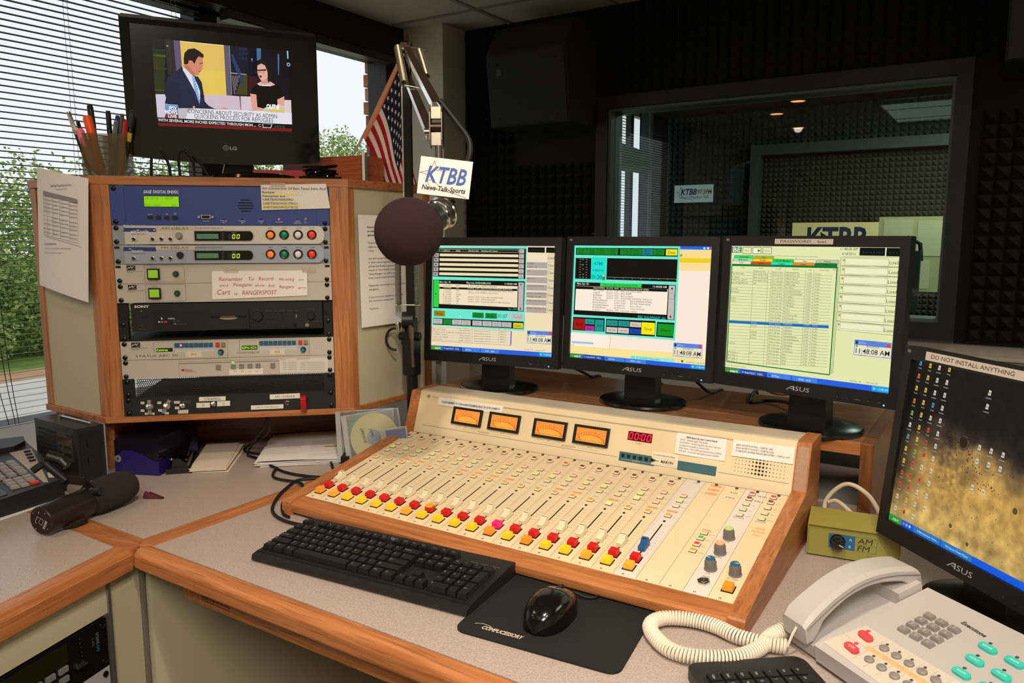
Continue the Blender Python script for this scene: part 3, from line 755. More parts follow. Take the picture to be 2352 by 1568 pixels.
# ---- two delay units
SILV = M('silver_panel', (206, 200, 192), .35, .35, bump=(500, .1)); BLUISH = M('blue_grey_panel', (160, 166, 182), .4, .25)
EAR = M('rack_ear', (146, 152, 160), .45, .3)
def delay(ub, label, mat, b0, logo, tape, eng):
    r = unit('delay_unit', label, 'rack unit', ub, 1, EAR, group='silver broadcast delay units')
    x0 = at(A4, 345, b0+50, ub)[0]; x1 = at(A4, 2085, b0+60, ub)[0]
    pts = [(x0, .0015), (x1, .0015)] + [(x1+.0150*math.sin(a), UH/2-.0205*math.cos(a)) for a in [PI*k/10 for k in range(1, 10)]] + [(x1, UH-.0015), (x0, UH-.0015)]
    obj('front_panel', MB().prism(pts, -.0085, -.0028, 'y'), mat, r, bevel=.001)
    yo = -.0085
    f = Flat(HR, A4)
    f.poly([(338, b0+20), (622, b0+24), (640, b0+40), (628, b0+60), (338, b0+56)], (36, 56, 118)); f.L = 1
    f.t(logo[0], logo[1], b0+logo[2], logo[3], logo[4], (225, 228, 238), bold=.015)
    if logo[0] == 'airTools': f.disc(614, b0+42, .0016, (225, 228, 238))
    else: f.disc(397, b0+38, .0022, (225, 228, 238), ry=.0016); f.disc(397, b0+38, .0012, (36, 56, 118), L=2, ry=.0008)
    f.L = 1
    f.t(eng, 408, b0+82, 540, 10, (60, 60, 62)); f.t('BYPASS', 410, b0+146, 470, 9, (60, 60, 62)); f.t('PREVIOUS', 574, b0+148, 640, 9, (60, 60, 62)); f.t('NEXT', 668, b0+149, 700, 9, (60, 60, 62)); f.t('HOME', 748, b0+150, 784, 9, (60, 60, 62))
    f.t('ADJUST', 826, b0+128, 868, 9, (60, 60, 62))
    f.t('6100 BROADCAST AUDIO DELAY', 984, b0+33, 1236, 13, (70, 70, 72), shear=.2)
    for s_, a0, a1 in (('EXIT', 1643, 1680), ('START', 1762, 1812), ('COUGH', 1884, 1942), ('DUMP', 2010, 2058)): f.t(s_, a0, b0+34, a1, 12, (60, 60, 62))
    f.rect(628, b0+10, 985, b0+46, (196, 188, 168), L=2); f.t(tape, 680, b0+37, 928, 19, (30, 30, 30), L=3)
    f.build('lettering', r, off=(0, yo, ub*UH))
    # display window
    wx0, wz0 = at(A4, 982, b0+140, ub); wx1, wz1 = at(A4, 1470, b0+55, ub); rad = (wz1-wz0)/2
    for nm, g, mt, y_ in (('window_rim', .0018, STEEL, -.0096), ('display_window', 0, GLOSSB, -.0102)):
        pts = [(wx0-g, wz0-g)] + [(wx1+(rad*.75+g)*math.sin(a), (wz0+wz1)/2-(rad+g)*math.cos(a)) for a in [PI*k/10 for k in range(0, 11)]] + [(wx0-g, wz1+g)]
        obj(nm, MB().prism(pts, y_, -.0085, 'y'), mt, r)
    f = Flat(HR, A4)
    f.rect(998, b0+78, 1195, b0+122, (76, 108, 78)); f.L = 1; f.t('DELAY REMOVED', 1036, b0+112, 1150, 12, (50, 84, 58))
    f.rect(1280, b0+76, 1394, b0+126, (34, 34, 30), L=0)
    for k_ in range(4): f.t('A%d' % (k_+1), 1226, b0+76+k_*20, 1240, 9, (120, 120, 120))
    f.t('DELAY', 1316, b0+72, 1356, 8, (120, 120, 120))
    for a, c in ((1320, '0'), (1360, '0')):
        u, v = f.mp(a, b0+120); f.seg7(c, u, v, .0052, .0088, .0016, (232, 255, 30), L=2)
    f.build('readout', r, mat=SCREEN, off=(0, -.0102, ub*UH))
    for a, c, lit in ((1661, ('orange', (236, 110, 30)), .55), (1783, ('green', (0, 110, 70)), .35), (1908, ('white', (196, 194, 190)), .25), (2031, ('red', (226, 34, 26)), .6)):
        u, z = at(A4, a, b0+88, ub); bb_ = ring_button(r, u, z, .0100, c, lit); bb_.location.y = yo
    for a in (430, 600, 680, 761):
        u, z = at(A4, a, b0+122, ub); k_ = knob(r, u, z, .0030, .003, BLACK, name='push_button'); k_.location.y = yo
        q = obj('button_rim', MB().lathe([(.0030, 0), (.0032, .0012), (.0044, .0008), (.0046, 0)], 16, m=RXM), STEEL, r, loc=(u, yo, z), smooth=True)
    u, z = at(A4, 840 if ub == 3 else 850, b0+92, ub)
    k_ = knob(r, u, z, .0078, .010, M('silver_knob', (160, 158, 154), .3, .6) if ub == 3 else BLACK); k_.location.y = yo
    return r
r = delay(3, 'silver broadcast delay unit taped AM DELAY under the blue unit', SILV, 460, ('airTools', 402, 66, 566, 26), 'AM DELAY', 'Engineered by Symetrix')
screws(r, 3, ((262, 482), (268, 607), (2150, 496), (2152, 616)))
r = delay(4, 'bluish silver broadcast delay unit taped FM DELAY', BLUISH, 634, ('Symetrix', 412, 62, 518, 17), 'FM DELAY', 'Engineered by Symetrix')
screws(r, 4, ((283, 786), (2156, 782)))
for a, b in ((270, 660), (2160, 664)):
    u, z = at(A4, a, b, 4); put(r, 'mounting_slot', MB().box(-.0055, .0055, -.0003, 0, -.0028, .0028), MATTB, u, z, bevel=.0001)

# ---- two selector panels
PG = M('warm_grey_panel', (186, 180, 170), .5, bump=(700, .08))
def logo_sas(f, a, b, s=1.0):
    f.rect(a, b, a+82*s, b+43*s, (24, 24, 26)); L = f.L; f.L = L+1
    f.path([(a+6, b+33), (a+20, b+16), (a+26, b+26), (a+42, b+8), (a+46, b+26), (a+66, b+6)], .0011, (220, 218, 210)); f.t('S.A.S.', a+46, b+38, a+78, 7, (200, 198, 190)); f.L = L
    f.t('SIERRA AUTOMATED SYSTEMS', a, b+56, a+150, 7, (70, 70, 72)); f.t('MODEL SSS-8', a, b+67, a+66, 7, (70, 70, 72))
def selector(ub, label, b0, dx):
    r = unit('source_selector', label, 'rack unit', ub, 1, PG, group='selector panels')
    f = Flat(HR, A4); logo_sas(f, 357+dx, b0+14)
    f.frame(516+dx, b0+14, 886+dx, b0+160, .0006, (90, 88, 86)); f.t('In Use', 578+dx, b0+34, 626+dx, 12, (50, 50, 52)); f.t('Standby', 576+dx, b0+154, 644+dx, 13, (50, 50, 52))
    f.build('lettering', r, off=(0, YF_, ub*UH))
    u, z = at(A4, 604+dx, b0+90, ub)
    fr = put(r, 'lit_switch', MB().box(-.0135, .0135, -.005, 0, -.0125, .0125), BLACK, u, z, bevel=.0015)
    obj('switch_cap', MB().box(-.0102, .0102, -.0075, -.005, -.0088, .0092), M('green_lit_cap', (126, 172, 40), .4, emit=.45), fr, bevel=.0012)
    u, z = at(A4, 805+dx, b0+90, ub); knob(r, u, z, .0070, .007, BLACK, name='push_button')
    obj('button_cap', MB().lathe([(0, .0078), (.0050, .0075), (.0052, .006)], 18, m=RXM), M('dark_green_cap', (24, 82, 44), .4), r, loc=(u-.0005, YF_, z), smooth=True)
    return r
r = selector(5, 'grey source selector panel with square green switch, directly above its twin', 808, 0)
screws(r, 5, ((297, 960), (2163, 948)))
for a, b in ((281, 835), (2167, 830)):
    u, z = at(A4, a, b, 5); put(r, 'mounting_slot', MB().box(-.0055, .0055, -.0003, 0, -.0028, .0028), MATTB, u, z)
r = selector(6, 'grey source selector panel with square green switch, just above the black deck', 982, 12)
screws(r, 6, ((302, 1012), (310, 1135), (2163, 997), (2166, 1112)))

# ---- minidisc deck on a shelf
r = unit('minidisc_deck', 'black disc recorder deck in the middle of the rack', 'disc recorder', 8, 2, MATTB, depth=0, face=False)
x0, zt = at(A5, 398, 70, 8); x1, _ = at(A5, 2118, 60, 8); zb = at(A5, 398, 320, 8)[1]
BLK2 = M('deck_black', (24, 24, 25), .4)
obj('case', MB().box(x0, x1, -.006, .26, zb, zt), BLK2, r, bevel=.002)
obj('shelf_tray', MB().box(.001, .4816, -.003, .26, 0, .004).box(.001, .021, -.003, 0, .004, .052).box(.4616, .4816, -.003, 0, .004, .052), MATTB, r)
YD = -.006
f = Flat(HR, A5)
f.t('SONY', 433, 104, 568, 21, (226, 226, 222), bold=.03); f.rect(592, 142, 1068, 292, (12, 10, 10)); f.frame(592, 142, 1068, 292, .0005, (40, 38, 38))
f.t('WIDE BIT STREAM', 1172, 232, 1268, 10, (120, 116, 110)); f.t('MINIDISC RECORDER', 1172, 245, 1290, 7, (100, 96, 92)); f.rect(1124, 218, 1166, 250, (176, 112, 60))
for s_, a0, a1, b in (('POWER', 478, 520, 172), ('TIMER', 488, 526, 264), ('REC OFF PLAY', 474, 546, 300), ('MENU/NO', 1618, 1668, 136), ('YES', 1686, 1718, 136), ('PLAY MODE', 1734, 1784, 136), ('REC MODE', 1806, 1856, 136), ('INPUT', 1874, 1904, 136), ('REC LEVEL', 1990, 2048, 122), ('PHONES', 1964, 2002, 230), ('PHONE LEVEL', 2030, 2096, 230), ('AMS', 1530, 1556, 126)):
    f.t(s_, a0, b, a1, 8, (96, 94, 92))
f.frame(1624, 234, 1930, 286, .0004, (48, 46, 46))
f.build('lettering', r, off=(0, YD, 8*UH))
f = Flat(HR, A5)
f.t('1', 676, 208, 686, 16, (190, 200, 204)); f.t('NORMAL', 736, 208, 802, 14, (160, 172, 176)); f.poly([(650, 224), (650, 236), (672, 230)], (200, 206, 206)); f.rect(676, 224, 692, 236, (150, 90, 90)); f.rect(700, 223, 730, 236, (200, 30, 34)); f.t('18. - - - - -', 788, 254, 904, 13, (120, 132, 138)); f.t('MULTI BITE', 788, 228, 844, 7, (90, 94, 96)); f.disc(498, 133, .0012, (60, 200, 70)); f.disc(1890, 255, .0014, (220, 50, 40)); f.disc(1820, 255, .0009, (170, 170, 170))
f.build('readout', r, mat=SCREEN, off=(0, YD-.0006, 8*UH))
u, z = at(A5, 1284, 200, 8)
tr = obj('disc_door', MB().box(-.046, .046, -.005, 0, -.025, .0235), BLK2, r, loc=(u, YD, z), bevel=.0015)
obj('door_slot', MB().box(-.040, .040, -.0064, -.005, .003, .0068), GLOSSB, tr, bevel=.0005)
obj('slot_lip', MB().lathe([(0, 0), (.020, .0), (.020, .0014), (0, .0014)], 24, m=RXM @ Matrix.Scale(.22, 4, (0, 1, 0))), CHROME, tr, loc=(0, -.005, .0022))
obj('amber_strip', MB().box(-.016, .016, -.0067, -.0064, .0052, .0064), M('amber_mark', (170, 100, 60), .4), tr)
u, z = at(A5, 1545, 180, 8); k_ = knob(r, u, z, .0122, .010, BLK2, seg=28); k_.location.y = YD
u, z = at(A5, 2020, 175, 8); k_ = knob(r, u, z, .0090, .010, BLK2, seg=24); k_.location.y = YD
u, z = at(A5, 1984, 260, 8); obj('headphone_jack', MB().lathe([(0, .0006), (.0032, .0006), (.0032, .003), (.0048, .0028), (.005, 0)], 18, m=RXM), CHROME, r, loc=(u, YD, z), smooth=True)
u, z = at(A5, 1890, 178, 8); obj('toggle_switch', MB().box(-.0014, .0014, -.005, 0, -.004, .004), STEEL, r, loc=(u, YD, z), bevel=.0005)
for a, b, w_, h_ in ((505, 170, .010, .005), (1410, 232, .0085, .003), (1544, 262, .012, .0026), (1676, 200, .0125, .0016), (1665, 262, .011, .0045), (1755, 262, .011, .0045), (1848, 262, .011, .0045), (1895, 262, .0085, .0045)):
    u, z = at(A5, a, b, 8); obj('push_button', MB().box(-w_, w_, -.002, 0, -h_, h_), BLK2, r, loc=(u, YD, z), bevel=.0007)
for a, b in ((1645, 152), (1703, 153), (1762, 154), (1762, 197)):
    u, z = at(A5, a, b, 8); k_ = knob(r, u, z, .0016, .002, BLACK, name='small_button', seg=10); k_.location.y = YD
screws(r, 8, ((326, 260), (338, 385), (2173, 224), (2178, 342)), A5)
wire = MB()
for k_ in range(3): wire.tube(smooth_path([(.03+.006*k_, .03, .082), (.026+.004*k_, .02, .065), (.03, .018, .05), (.022+.006*k_, .02, .035)]), .0018, 6)
obj('wire_bundle', wire, RUBBER, r)

# ---- router control panel
r = unit('router_panel', 'grey router panel with two rows of small blue buttons', 'rack unit', 9, 1, PG)
f = Flat(HR, A5); logo_sas(f, 401, 417)
for x0_, x1_, b0_, b1_ in ((602, 1275, 412, 556), (1372, 2006, 396, 530)): f.frame(x0_, b0_, x1_, b1_, .0006, (96, 94, 92))
f.L = 1
f.rect(626, 468, 776, 497, (10, 12, 8)); f.rect(1394, 446, 1536, 478, (10, 12, 8))
f.rect(797, 468, 1150, 495, (196, 198, 204)); f.rect(1556, 450, 1892, 476, (196, 198, 204)); f.line(797, 480, 1150, 474, .0006, (140, 142, 150), 2); f.line(1556, 464, 1892, 460, .0006, (140, 142, 150), 2)
f.rect(890, 502, 1036, 543, (216, 204, 176), 2); f.t('SAS-A', 940, 530, 988, 17, (30, 30, 30), L=3); f.rect(1646, 482, 1783, 520, (216, 204, 176), 2); f.t('SAS-B', 1692, 508, 1738, 16, (30, 30, 30), L=3)
f.rect(1306, 494, 1600, 526, (190, 184, 172), 2); f.t('YOUR MONEY NOW 88AM-WW1', 1350, 519, 1556, 19, (40, 40, 40), L=3)
f.rect(398, 516, 836, 560, (192, 186, 176), 2); f.t('STATUS ABC 50', 442, 551, 822, 22, (40, 40, 42), b1=539, L=3)
f.t('Take', 1166, 462, 1196, 10, (60, 60, 60)); f.t('Select', 1212, 462, 1252, 10, (60, 60, 60)); f.t('Take', 1906, 442, 1936, 10, (60, 60, 60)); f.t('Select', 1950, 442, 1990, 10, (60, 60, 60)); f.t('A', 1262, 530, 1270, 9, (60, 60, 60)); f.t('B', 1992, 508, 2000, 9, (60, 60, 60))
f.build('lettering', r, off=(0, YF_, 9*UH))
f = Flat(HR, A5); f.L = 3
f.t('Comrex', 630, 494, 735, 20, (160, 240, 30), bold=.02); f.t('ESPN-XDS', 1400, 474, 1530, 20, (160, 240, 30), bold=.02); f.build('readout', r, mat=SCREEN, off=(0, YF_, 9*UH))
BB = None; RB = None; GB_ = None
BBM = M('blue_button', (30, 92, 128), .4); RBM = M('red_button', (206, 50, 48), .4); GBM = M('olive_button', (132, 122, 92), .45)
for (a0, b0_, n_, st) in ((812, 439, 8, 43.8), (1573, 420, 8, 41.6)):
    for k_ in range(n_):
        u, z = at(A5, a0+st*k_, b0_-k_*.6, 9)
        if BB is None: BB = put(r, 'blue_button', MB().box(-.0046, .0046, -.004, 0, -.0048, .0048), BBM, u, z, bevel=.0007)
        else: dup(BB, r, loc=(u, YF_, z))
for a, b, mt in ((1180, 432, RBM), (1231, 432, GBM), (1922, 412, RBM), (1971, 412, GBM)):
    u, z = at(A5, a, b, 9); put(r, 'square_button', MB().box(-.0046, .0046, -.004, 0, -.0046, .0046), mt, u, z, bevel=.0007)
u, z = at(A5, 852, 440, 9); obj('indicator_light', MB().lathe([(0, .0052), (.0022, .0048), (.0024, .004)], 10, m=RXM), M('pink_led', (255, 110, 170), .3, emit=1.6), r, loc=(u, YF_, z))
for a, b in ((1209, 500), (1948, 478)):
    u, z = at(A5, a, b, 9); knob(r, u, z, .0068, .007, BLACK)
    obj('knob_cap', MB().lathe([(0, .0085), (.0042, .0083), (.0044, .007)], 16, m=RXM), M('blue_cap', (26, 120, 176), .4), r, loc=(u-.001, YF_, z-.0006), smooth=True)
screws(r, 9, ((338, 432), (346, 553), (2180, 387), (2182, 502)), A5)
# ---- KVM switch
r = unit('computer_switch', 'grey keyboard and screen switch panel with five square buttons', 'rack unit', 10, 1, M('kvm_grey', (188, 178, 170), .5))
f = Flat(HR, A5)
f.frame(830, 590, 1732, 698, .0006, (130, 124, 120)); f.line(830, 606, 1732, 580, .0014, (84, 92, 94)); f.t('Raritan', 886, 672, 956, 16, (150, 30, 60), bold=.01); f.rect(855, 656, 880, 673, (150, 30, 60)); f.t('CompuSwitch', 884, 684, 990, 9, (90, 80, 80)); f.t('SCAN', 1168, 669, 1208, 10, (80, 76, 74)); f.t('SKIP', 1660, 655, 1692, 10, (80, 76, 74))
f.rect(1732, 562, 2170, 672, (206, 202, 196), 1); f.t('Raritan', 1746, 574, 1794, 8, (40, 40, 40), L=2); f.t('Hot Key Command', 1894, 568, 2006, 11, (50, 50, 50), L=2)
f.L = 2
for k_ in range(5):
    for a0, a1 in ((1764, 1800), (1812, 1890), (1920, 1972), (1980, 2140)): f.line(a0, 592+k_*16.5, a1, 590+k_*16.5, .0007, (120, 116, 112)); f.line(a0, 597+k_*16.5, a1-8, 595+k_*16.5, .0003, (160, 156, 150))
f.rect(1282, 654, 1588, 698, (222, 216, 206), 3)
for s_, a in (('FM', 1334), ('FMNB', 1400), ('AMNB', 1466), ('AM', 1530)): f.t(s_, a-12, 678, a+14, 9, (40, 40, 40), L=4)
f.build('lettering', r, off=(0, YF_, 10*UH))
for a, b in ((1187, 636), (1321, 633), (1394, 630), (1469, 627), (1543, 624), (1675, 621)):
    u, z = at(A5, a, b, 10); put(r, 'square_button', MB().box(-.0056, .0056, -.002, 0, -.0056, .0056), M('grey_button', (126, 122, 118), .45), u, z, bevel=.0007)
u, z = at(A5, 1318, 596, 10); put(r, 'indicator_light', MB().box(-.0026, .0026, -.001, 0, -.0012, .0012), M('green_led', (120, 255, 30), .3, emit=1.6), u, z)
screws(r, 10, ((350, 600), (356, 722), (2182, 548), (2186, 660)), A5)
# ---- perforated vent panel (recessed), open behind so daylight shows through its holes
r = unit('vent_panel', 'black perforated vent panel above the switch panel', 'rack unit', 11, 1, MATTB, depth=0, face=False)
obj('side_flange', MB().box(.0004, .026, -.0028, 0, .0004, UH-.0004).box(.456, .4822, -.0028, 0, .0004, UH-.0004), MATTB, r, bevel=.0005)
pm = MB(); bm = pm.bm; nx_, nz_ = 98, 10; px_ = (.456-.026)/nx_; pz_ = (UH-.001)/nz_
for j in range(nz_):
    for i in range(nx_+1):
        cx = .026+px_*(i+(.5 if j % 2 else 0)); cz = .0006+pz_*(j+.5)
        if cx > .456-px_*.4: continue
        x0_, x1_ = cx-px_/2, cx+px_/2; z0_, z1_ = cz-pz_/2, cz+pz_/2
        o_ = [bm.verts.new(p_) for p_ in ((x0_, 0, z0_), (cx, 0, z0_), (x1_, 0, z0_), (x1_, 0, cz), (x1_, 0, z1_), (cx, 0, z1_), (x0_, 0, z1_), (x0_, 0, cz))]
        h_ = [bm.verts.new((cx+.0017*math.cos(a_), 0, cz+.0017*math.sin(a_))) for a_ in [R(225+45*k_) for k_ in range(8)]]
        for k_ in range(8): bm.faces.new((o_[k_], o_[(k_+1) % 8], h_[(k_+1) % 8], h_[k_]))
obj('perforated_sheet', pm, M('vent_black', (16, 16, 16), .5), r, loc=(0, .012, 0), kind='stuff')
obj('vent_lip', MB().box(.026, .456, -.0028, .012, 0, .0012), MATTB, r)
screws(r, 11, ((364, 772), (373, 887), (2186, 706), (2192, 865)), A5)
# ---- switch panel
r = unit('toggle_unit', 'black panel with chrome toggle switches at the bottom of the rack', 'rack unit', 12, 1, M('switch_black', (22, 22, 22), .6, vary=(300, .5, (34, 34, 34))))
f = Flat(HR, A5); WL = (224, 220, 208)
def dymo(s_, a0, b0_, a1, b1_, h, sk=0, pad=.16):
    f = Flat(HR, A5); f.poly([(a0, b0_), (a1, b0_+sk), (a1, b1_+sk), (a0, b1_)], WL, 1)
    w_ = a1-a0; f.t(s_, a0+w_*pad, (b0_+b1_)/2+h/2, a1-w_*pad, h, (40, 40, 42), b1=(b0_+b1_)/2+h/2+sk*.7, L=2); f.build('label_tape', r, off=(0, YF_, 12*UH))
dymo('FM', 487, 946, 520, 968, 10); dymo('AM', 487, 1015, 520, 1036, 10); dymo('PRE DELAY', 524, 1044, 612, 1062, 11, -1, .06); dymo('FM', 638, 944, 672, 966, 10); dymo('AM', 645, 1012, 678, 1034, 10); dymo('AIR', 704, 1038, 740, 1058, 11)
dymo('NORM', 788, 940, 838, 962, 10); dymo('AUX', 796, 990, 834, 1012, 10); dymo('FM PRE DEL', 824, 1020, 914, 1036, 9, -4, .05); dymo('OVERRIDE', 824, 1036, 914, 1052, 9, -3, .1)
dymo('STREAMING', 1012, 904, 1250, 942, 22, -8, .2); dymo('OFF', 988, 956, 1110, 1000, 18, -4, .4); dymo('ON', 1174, 942, 1290, 986, 18, -6, .42); dymo('AM - OVERRIDE', 1646, 880, 1916, 924, 17, -12, .17); dymo('LIGHT ON : FM/AM SIMULCAST', 1477, 978, 1768, 1016, 12, -12, .15)
f = Flat(HR, A5); rn = random.Random(5)
for k_ in range(90): f.disc(rn.uniform(770, 935), rn.gauss(945, 10), .00035, (170, 170, 168), 1, 5)
f.build('scratches', r, off=(0, YF_, 12*UH), kind='stuff')
def toggle(a, b, ang, guard):
    u, z = at(A5, a, b, 12)
    t_ = put(r, 'toggle_switch', MB().lathe([(.0085 if guard else .0058, 0), (.0085 if guard else .0058, .0012), (.0052, .0014), (.0052, .004), (.0034, .005), (.0034, .009), (0, .009)], 16, m=RXM), CHROME, u, z, smooth=True)
    obj('lever', MB().cyl((0, -.006, 0), (math.sin(ang)*.003, -.019, math.cos(ang)*.006), .0016, .0028, 12), CHROME, t_, smooth=True)
    if guard: obj('guard_tab', MB().box(-.0042, .0042, -.0012, 0, -.019, -.008).box(-.0042, .0042, -.0012, 0, .008, .016), M('bright_steel', (196, 194, 190), .3, .9), t_, rot=(0, ang, 0), bevel=.0005)
toggle(566, 990, 0, True); toggle(720, 984, R(28), True); toggle(866, 982, 0, False); toggle(1141, 965, R(10), False)
u, z = at(A5, 1803, 952, 12); l_ = put(r, 'warning_lamp', MB().lathe([(.0052, 0), (.0052, .002), (.0040, .003), (.0036, .003)], 18, m=RXM), CHROME, u, z, smooth=True)
obj('lens', MB().lathe([(.0036, .003), (.003, .005), (0, .0062)], 14, m=RXM), M('dark_red_lens', (86, 22, 26), .15), l_, smooth=True)
u, z = at(A5, 1952, 948, 12)
obj('safety_cover', MB().prism([(-.019, .018), (.0, .018), (.0, -.017), (-.011, -.020), (-.022, -.012), (-.025, .012)], -.0068, .0068, 'x', m=Matrix.Rotation(0, 4, 'Z')), M('red_cover', (166, 20, 26), .3), r, loc=(u, YF_, z), bevel=.0015)
screws(r, 12, ((376, 938), (384, 1052), (2198, 976)), A5)
# ================================================================== PAPERS ON THE CABINET
def sheet(name, label, cat, pts, origin, rz, curl=.004, mat=PAPER, thick=.0004, n=6):
    """thin paper from four corners given in plane units (u,v) TL TR BR BL, slightly bowed off the surface"""
    t = thing(name, label, cat, origin, rz)
    m_ = MB()
    (a, b, c, d) = [Vector((p[0], 0, p[1])) for p in pts]
    m_.grid(lambda u, v: (a.lerp(b, u)).lerp(d.lerp(c, u), v)+Vector((0, -curl*math.sin(PI*u)*(.3+.7*v)-.0006, 0)), n, n, two=thick)
    obj('sheet', m_, mat, t)
    return t
def rackthing(name, label, cat, ub): return thing(name, label, cat, (RX, RY, RT-ub*UH), RZ)
# note taped over the blue unit
f0 = Flat(HR, A4); Q = [f0.mp(*q) for q in ((1573, 98), (2160, 90), (2196, 312), (1582, 325))]
nt = thing('paper_note', 'white typed note with yellow highlighting taped over the blue unit', 'note', (RX, RY, RT), RZ)
obj('sheet', MB().prism([(q[0], q[1]) for q in Q], -.0062, -.0058, 'y'), PAPER, nt)
f = Flat(HR, A4)
YL = (240, 226, 110)
f.poly([(1640, 132), (1870, 128), (1872, 138), (1640, 142)], YL); f.poly([(1584, 184), (1905, 177), (1905, 194), (1700, 200), (1584, 202)], YL); f.poly([(1590, 240), (1868, 230), (1868, 243), (1590, 248)], YL); f.poly([(1590, 282), (1935, 278), (1935, 296), (1590, 312)], YL)
for s_, b, a0, a1 in (('Art Connection Of East Texas Intro And', 138, 1584, 2156), ('Bumper', 173, 1588, 1702), ('Filenames are', 208, 1590, 1792), ('1/ARTSHOWINTRO', 240, 1592, 1868), ('2/ARTSHOWOUTRO1', 275, 1594, 1902), ('3/ARTSHOWOUTRO2', 309, 1597, 1906)):
    f.t(s_, a0, b, a1, 20, (46, 46, 50), b1=b-3, bold=.01, L=2)
f.build('typed_text', nt, off=(0, -.0062, 0))
obj('clear_tape', MB().box(.352, .384, -.0066, -.0062, -.0005, .010), M('clear_tape', (214, 200, 180), .25, alpha=.3), nt)
# handwritten note
Q = [f0.mp(*q) for q in ((1131, 873), (1984, 868), (1988, 1092), (1134, 1128))]
nt = thing('handwritten_note', 'white note with red handwriting taped across the two selector panels', 'note', (RX, RY, RT), RZ)
obj('sheet', MB().prism([(q[0], q[1]) for q in Q], -.0052, -.0048, 'y'), PAPER, nt)
f = Flat(HR, A4); RDI = (186, 40, 58)
for s_, a0, a1, b, h in (('Remember', 1195, 1410, 962, 34), ('To', 1460, 1512, 958, 30), ('Record', 1552, 1686, 956, 30), ('9th inning', 1735, 1872, 960, 26), ('on', 1905, 1955, 958, 14), ('and', 1198, 1278, 1012, 20), ('Postgame', 1325, 1492, 1010, 30), ('show', 1520, 1608, 1012, 22), ('for', 1640, 1698, 1016, 26), ('Rangers', 1736, 1868, 1028, 28), ('game', 1904, 1976, 1030, 14), ('Cart', 1178, 1298, 1084, 44), ('is', 1332, 1362, 1086, 24), ('RANGERSPOST', 1404, 1716, 1086, 38)):
    f.t(s_, a0, b, a1, h, RDI, b1=b-3, shear=.18)
f.build('handwriting', nt, off=(0, -.0052, 0))
for x_ in (.238, .415): obj('clear_tape', MB().box(x_, x_+.032, -.0055, -.0052, f0.mp(1150, 885)[1]-.002, f0.mp(1150, 860)[1]+.005), M('clear_tape'), nt)
# typed schedule on the left side panel (faces -Y at Y=.95)
sp_ = thing('schedule_sheet', 'white sheet with a printed table hanging on the left side of the rack cabinet', 'paper', (-1.85, .950, 1.31))
LQ = [(-1.946, 1.469), (-1.727, 1.435), (-1.765, 1.158), (-1.978, 1.191)]
a_, b_, c_, d_ = [Vector((x+1.85, 0, z-1.31)) for x, z in LQ]
m_ = MB(); m_.grid(lambda u, v: (a_.lerp(b_, u)).lerp(d_.lerp(c_, u), v)+Vector((0, -.006-.004*math.sin(PI*u), 0)), 8, 4, two=.0004)
obj('sheet', m_, PAPER, sp_)
HL = homog([(91, 385), (209, 410), (209.5, 694), (97.6, 653.5)], [(p[0]+1.85, p[1]-1.31) for p in LQ])
def nearf(o, u0, u1):   # bow the print with the sheet
    for v in o.data.vertices:
        pass
C8 = (80, 380, 4.9)
f = Flat(HL, C8); G = (70, 68, 68)
f.poly([(148, 290), (527, 382), (530, 425), (150, 333)], (140, 132, 128), 0)
colx = [(148, 0), (186, 0), (248, 0), (330, 0), (438, 0), (527, 0)]
def ly(a, t): return 290+(382-290)*(a-148)/(527-148)+t
rows = [0, 42, 83, 125, 168, 210, 268, 310, 352, 404, 446, 487]
for t_ in rows: f.path([(a, ly(a, t_)) for a in (150, 250, 340, 440, 533)], .0006, G, 1)
for a, _ in colx: f.line(a, ly(a, 0), a+14, ly(a+14, 487)-3, .0006, G, 1)
f.t('ESPN East Texas Rivals.com Hour', 232, 246, 472, 24, (50, 48, 50), b1=292, L=1); f.t('Begins September 1, 2015', 290, 278, 412, 12, (70, 68, 68), b1=305, L=1)
for k_, (n1, n2) in enumerate((('KLIF', 'Jeff Smiley'), ('KFJZ', 'Ed Walker'), ('KLIS', 'Jack McCarter'), ('KLIP', 'Todd Bills'), ('KJIM', 'Mark Sanderson'), ('', 'Grey Brown'), ('', 'Jason Howell'), ('KLIN', 'Jeremy Clark'), ('KNIX', 'Chris Level'), ('KLIQ', 'Jeff Johnson'))):
    t_ = rows[k_+1]+20
    if n1: f.t(n1, 156, ly(156, t_), 182, 11, G, b1=ly(182, t_), L=1); f.t('Texas', 194, ly(194, t_), 226, 11, G, b1=ly(226, t_), L=1)
    f.t(n2, 254, ly(254, t_), 318, 12, G, b1=ly(318, t_), L=1); f.t('orangebloods.com', 338, ly(338, t_), 424, 10, G, b1=ly(424, t_), L=1); f.t('(512) 555-0134', 444, ly(444, t_), 522, 11, G, b1=ly(522, t_), L=1)
f.line(165, 793, 580, 915, .0007, G, 1)
f.t('Sportstalk Regular Guests', 165, 884, 296, 15, (50, 48, 50), b1=918, bold=.02, L=1); f.t('Monday - Ian Fitzsimmons (817) 555-0199', 165, 934, 464, 12, G, b1=1018, L=1); f.t('Wednesday - Mickey Spagnola (214) 555-0127', 165, 984, 366, 12, G, b1=1036, L=1)
f.build('printed_table', sp_, off=(0, -.0108, 0))
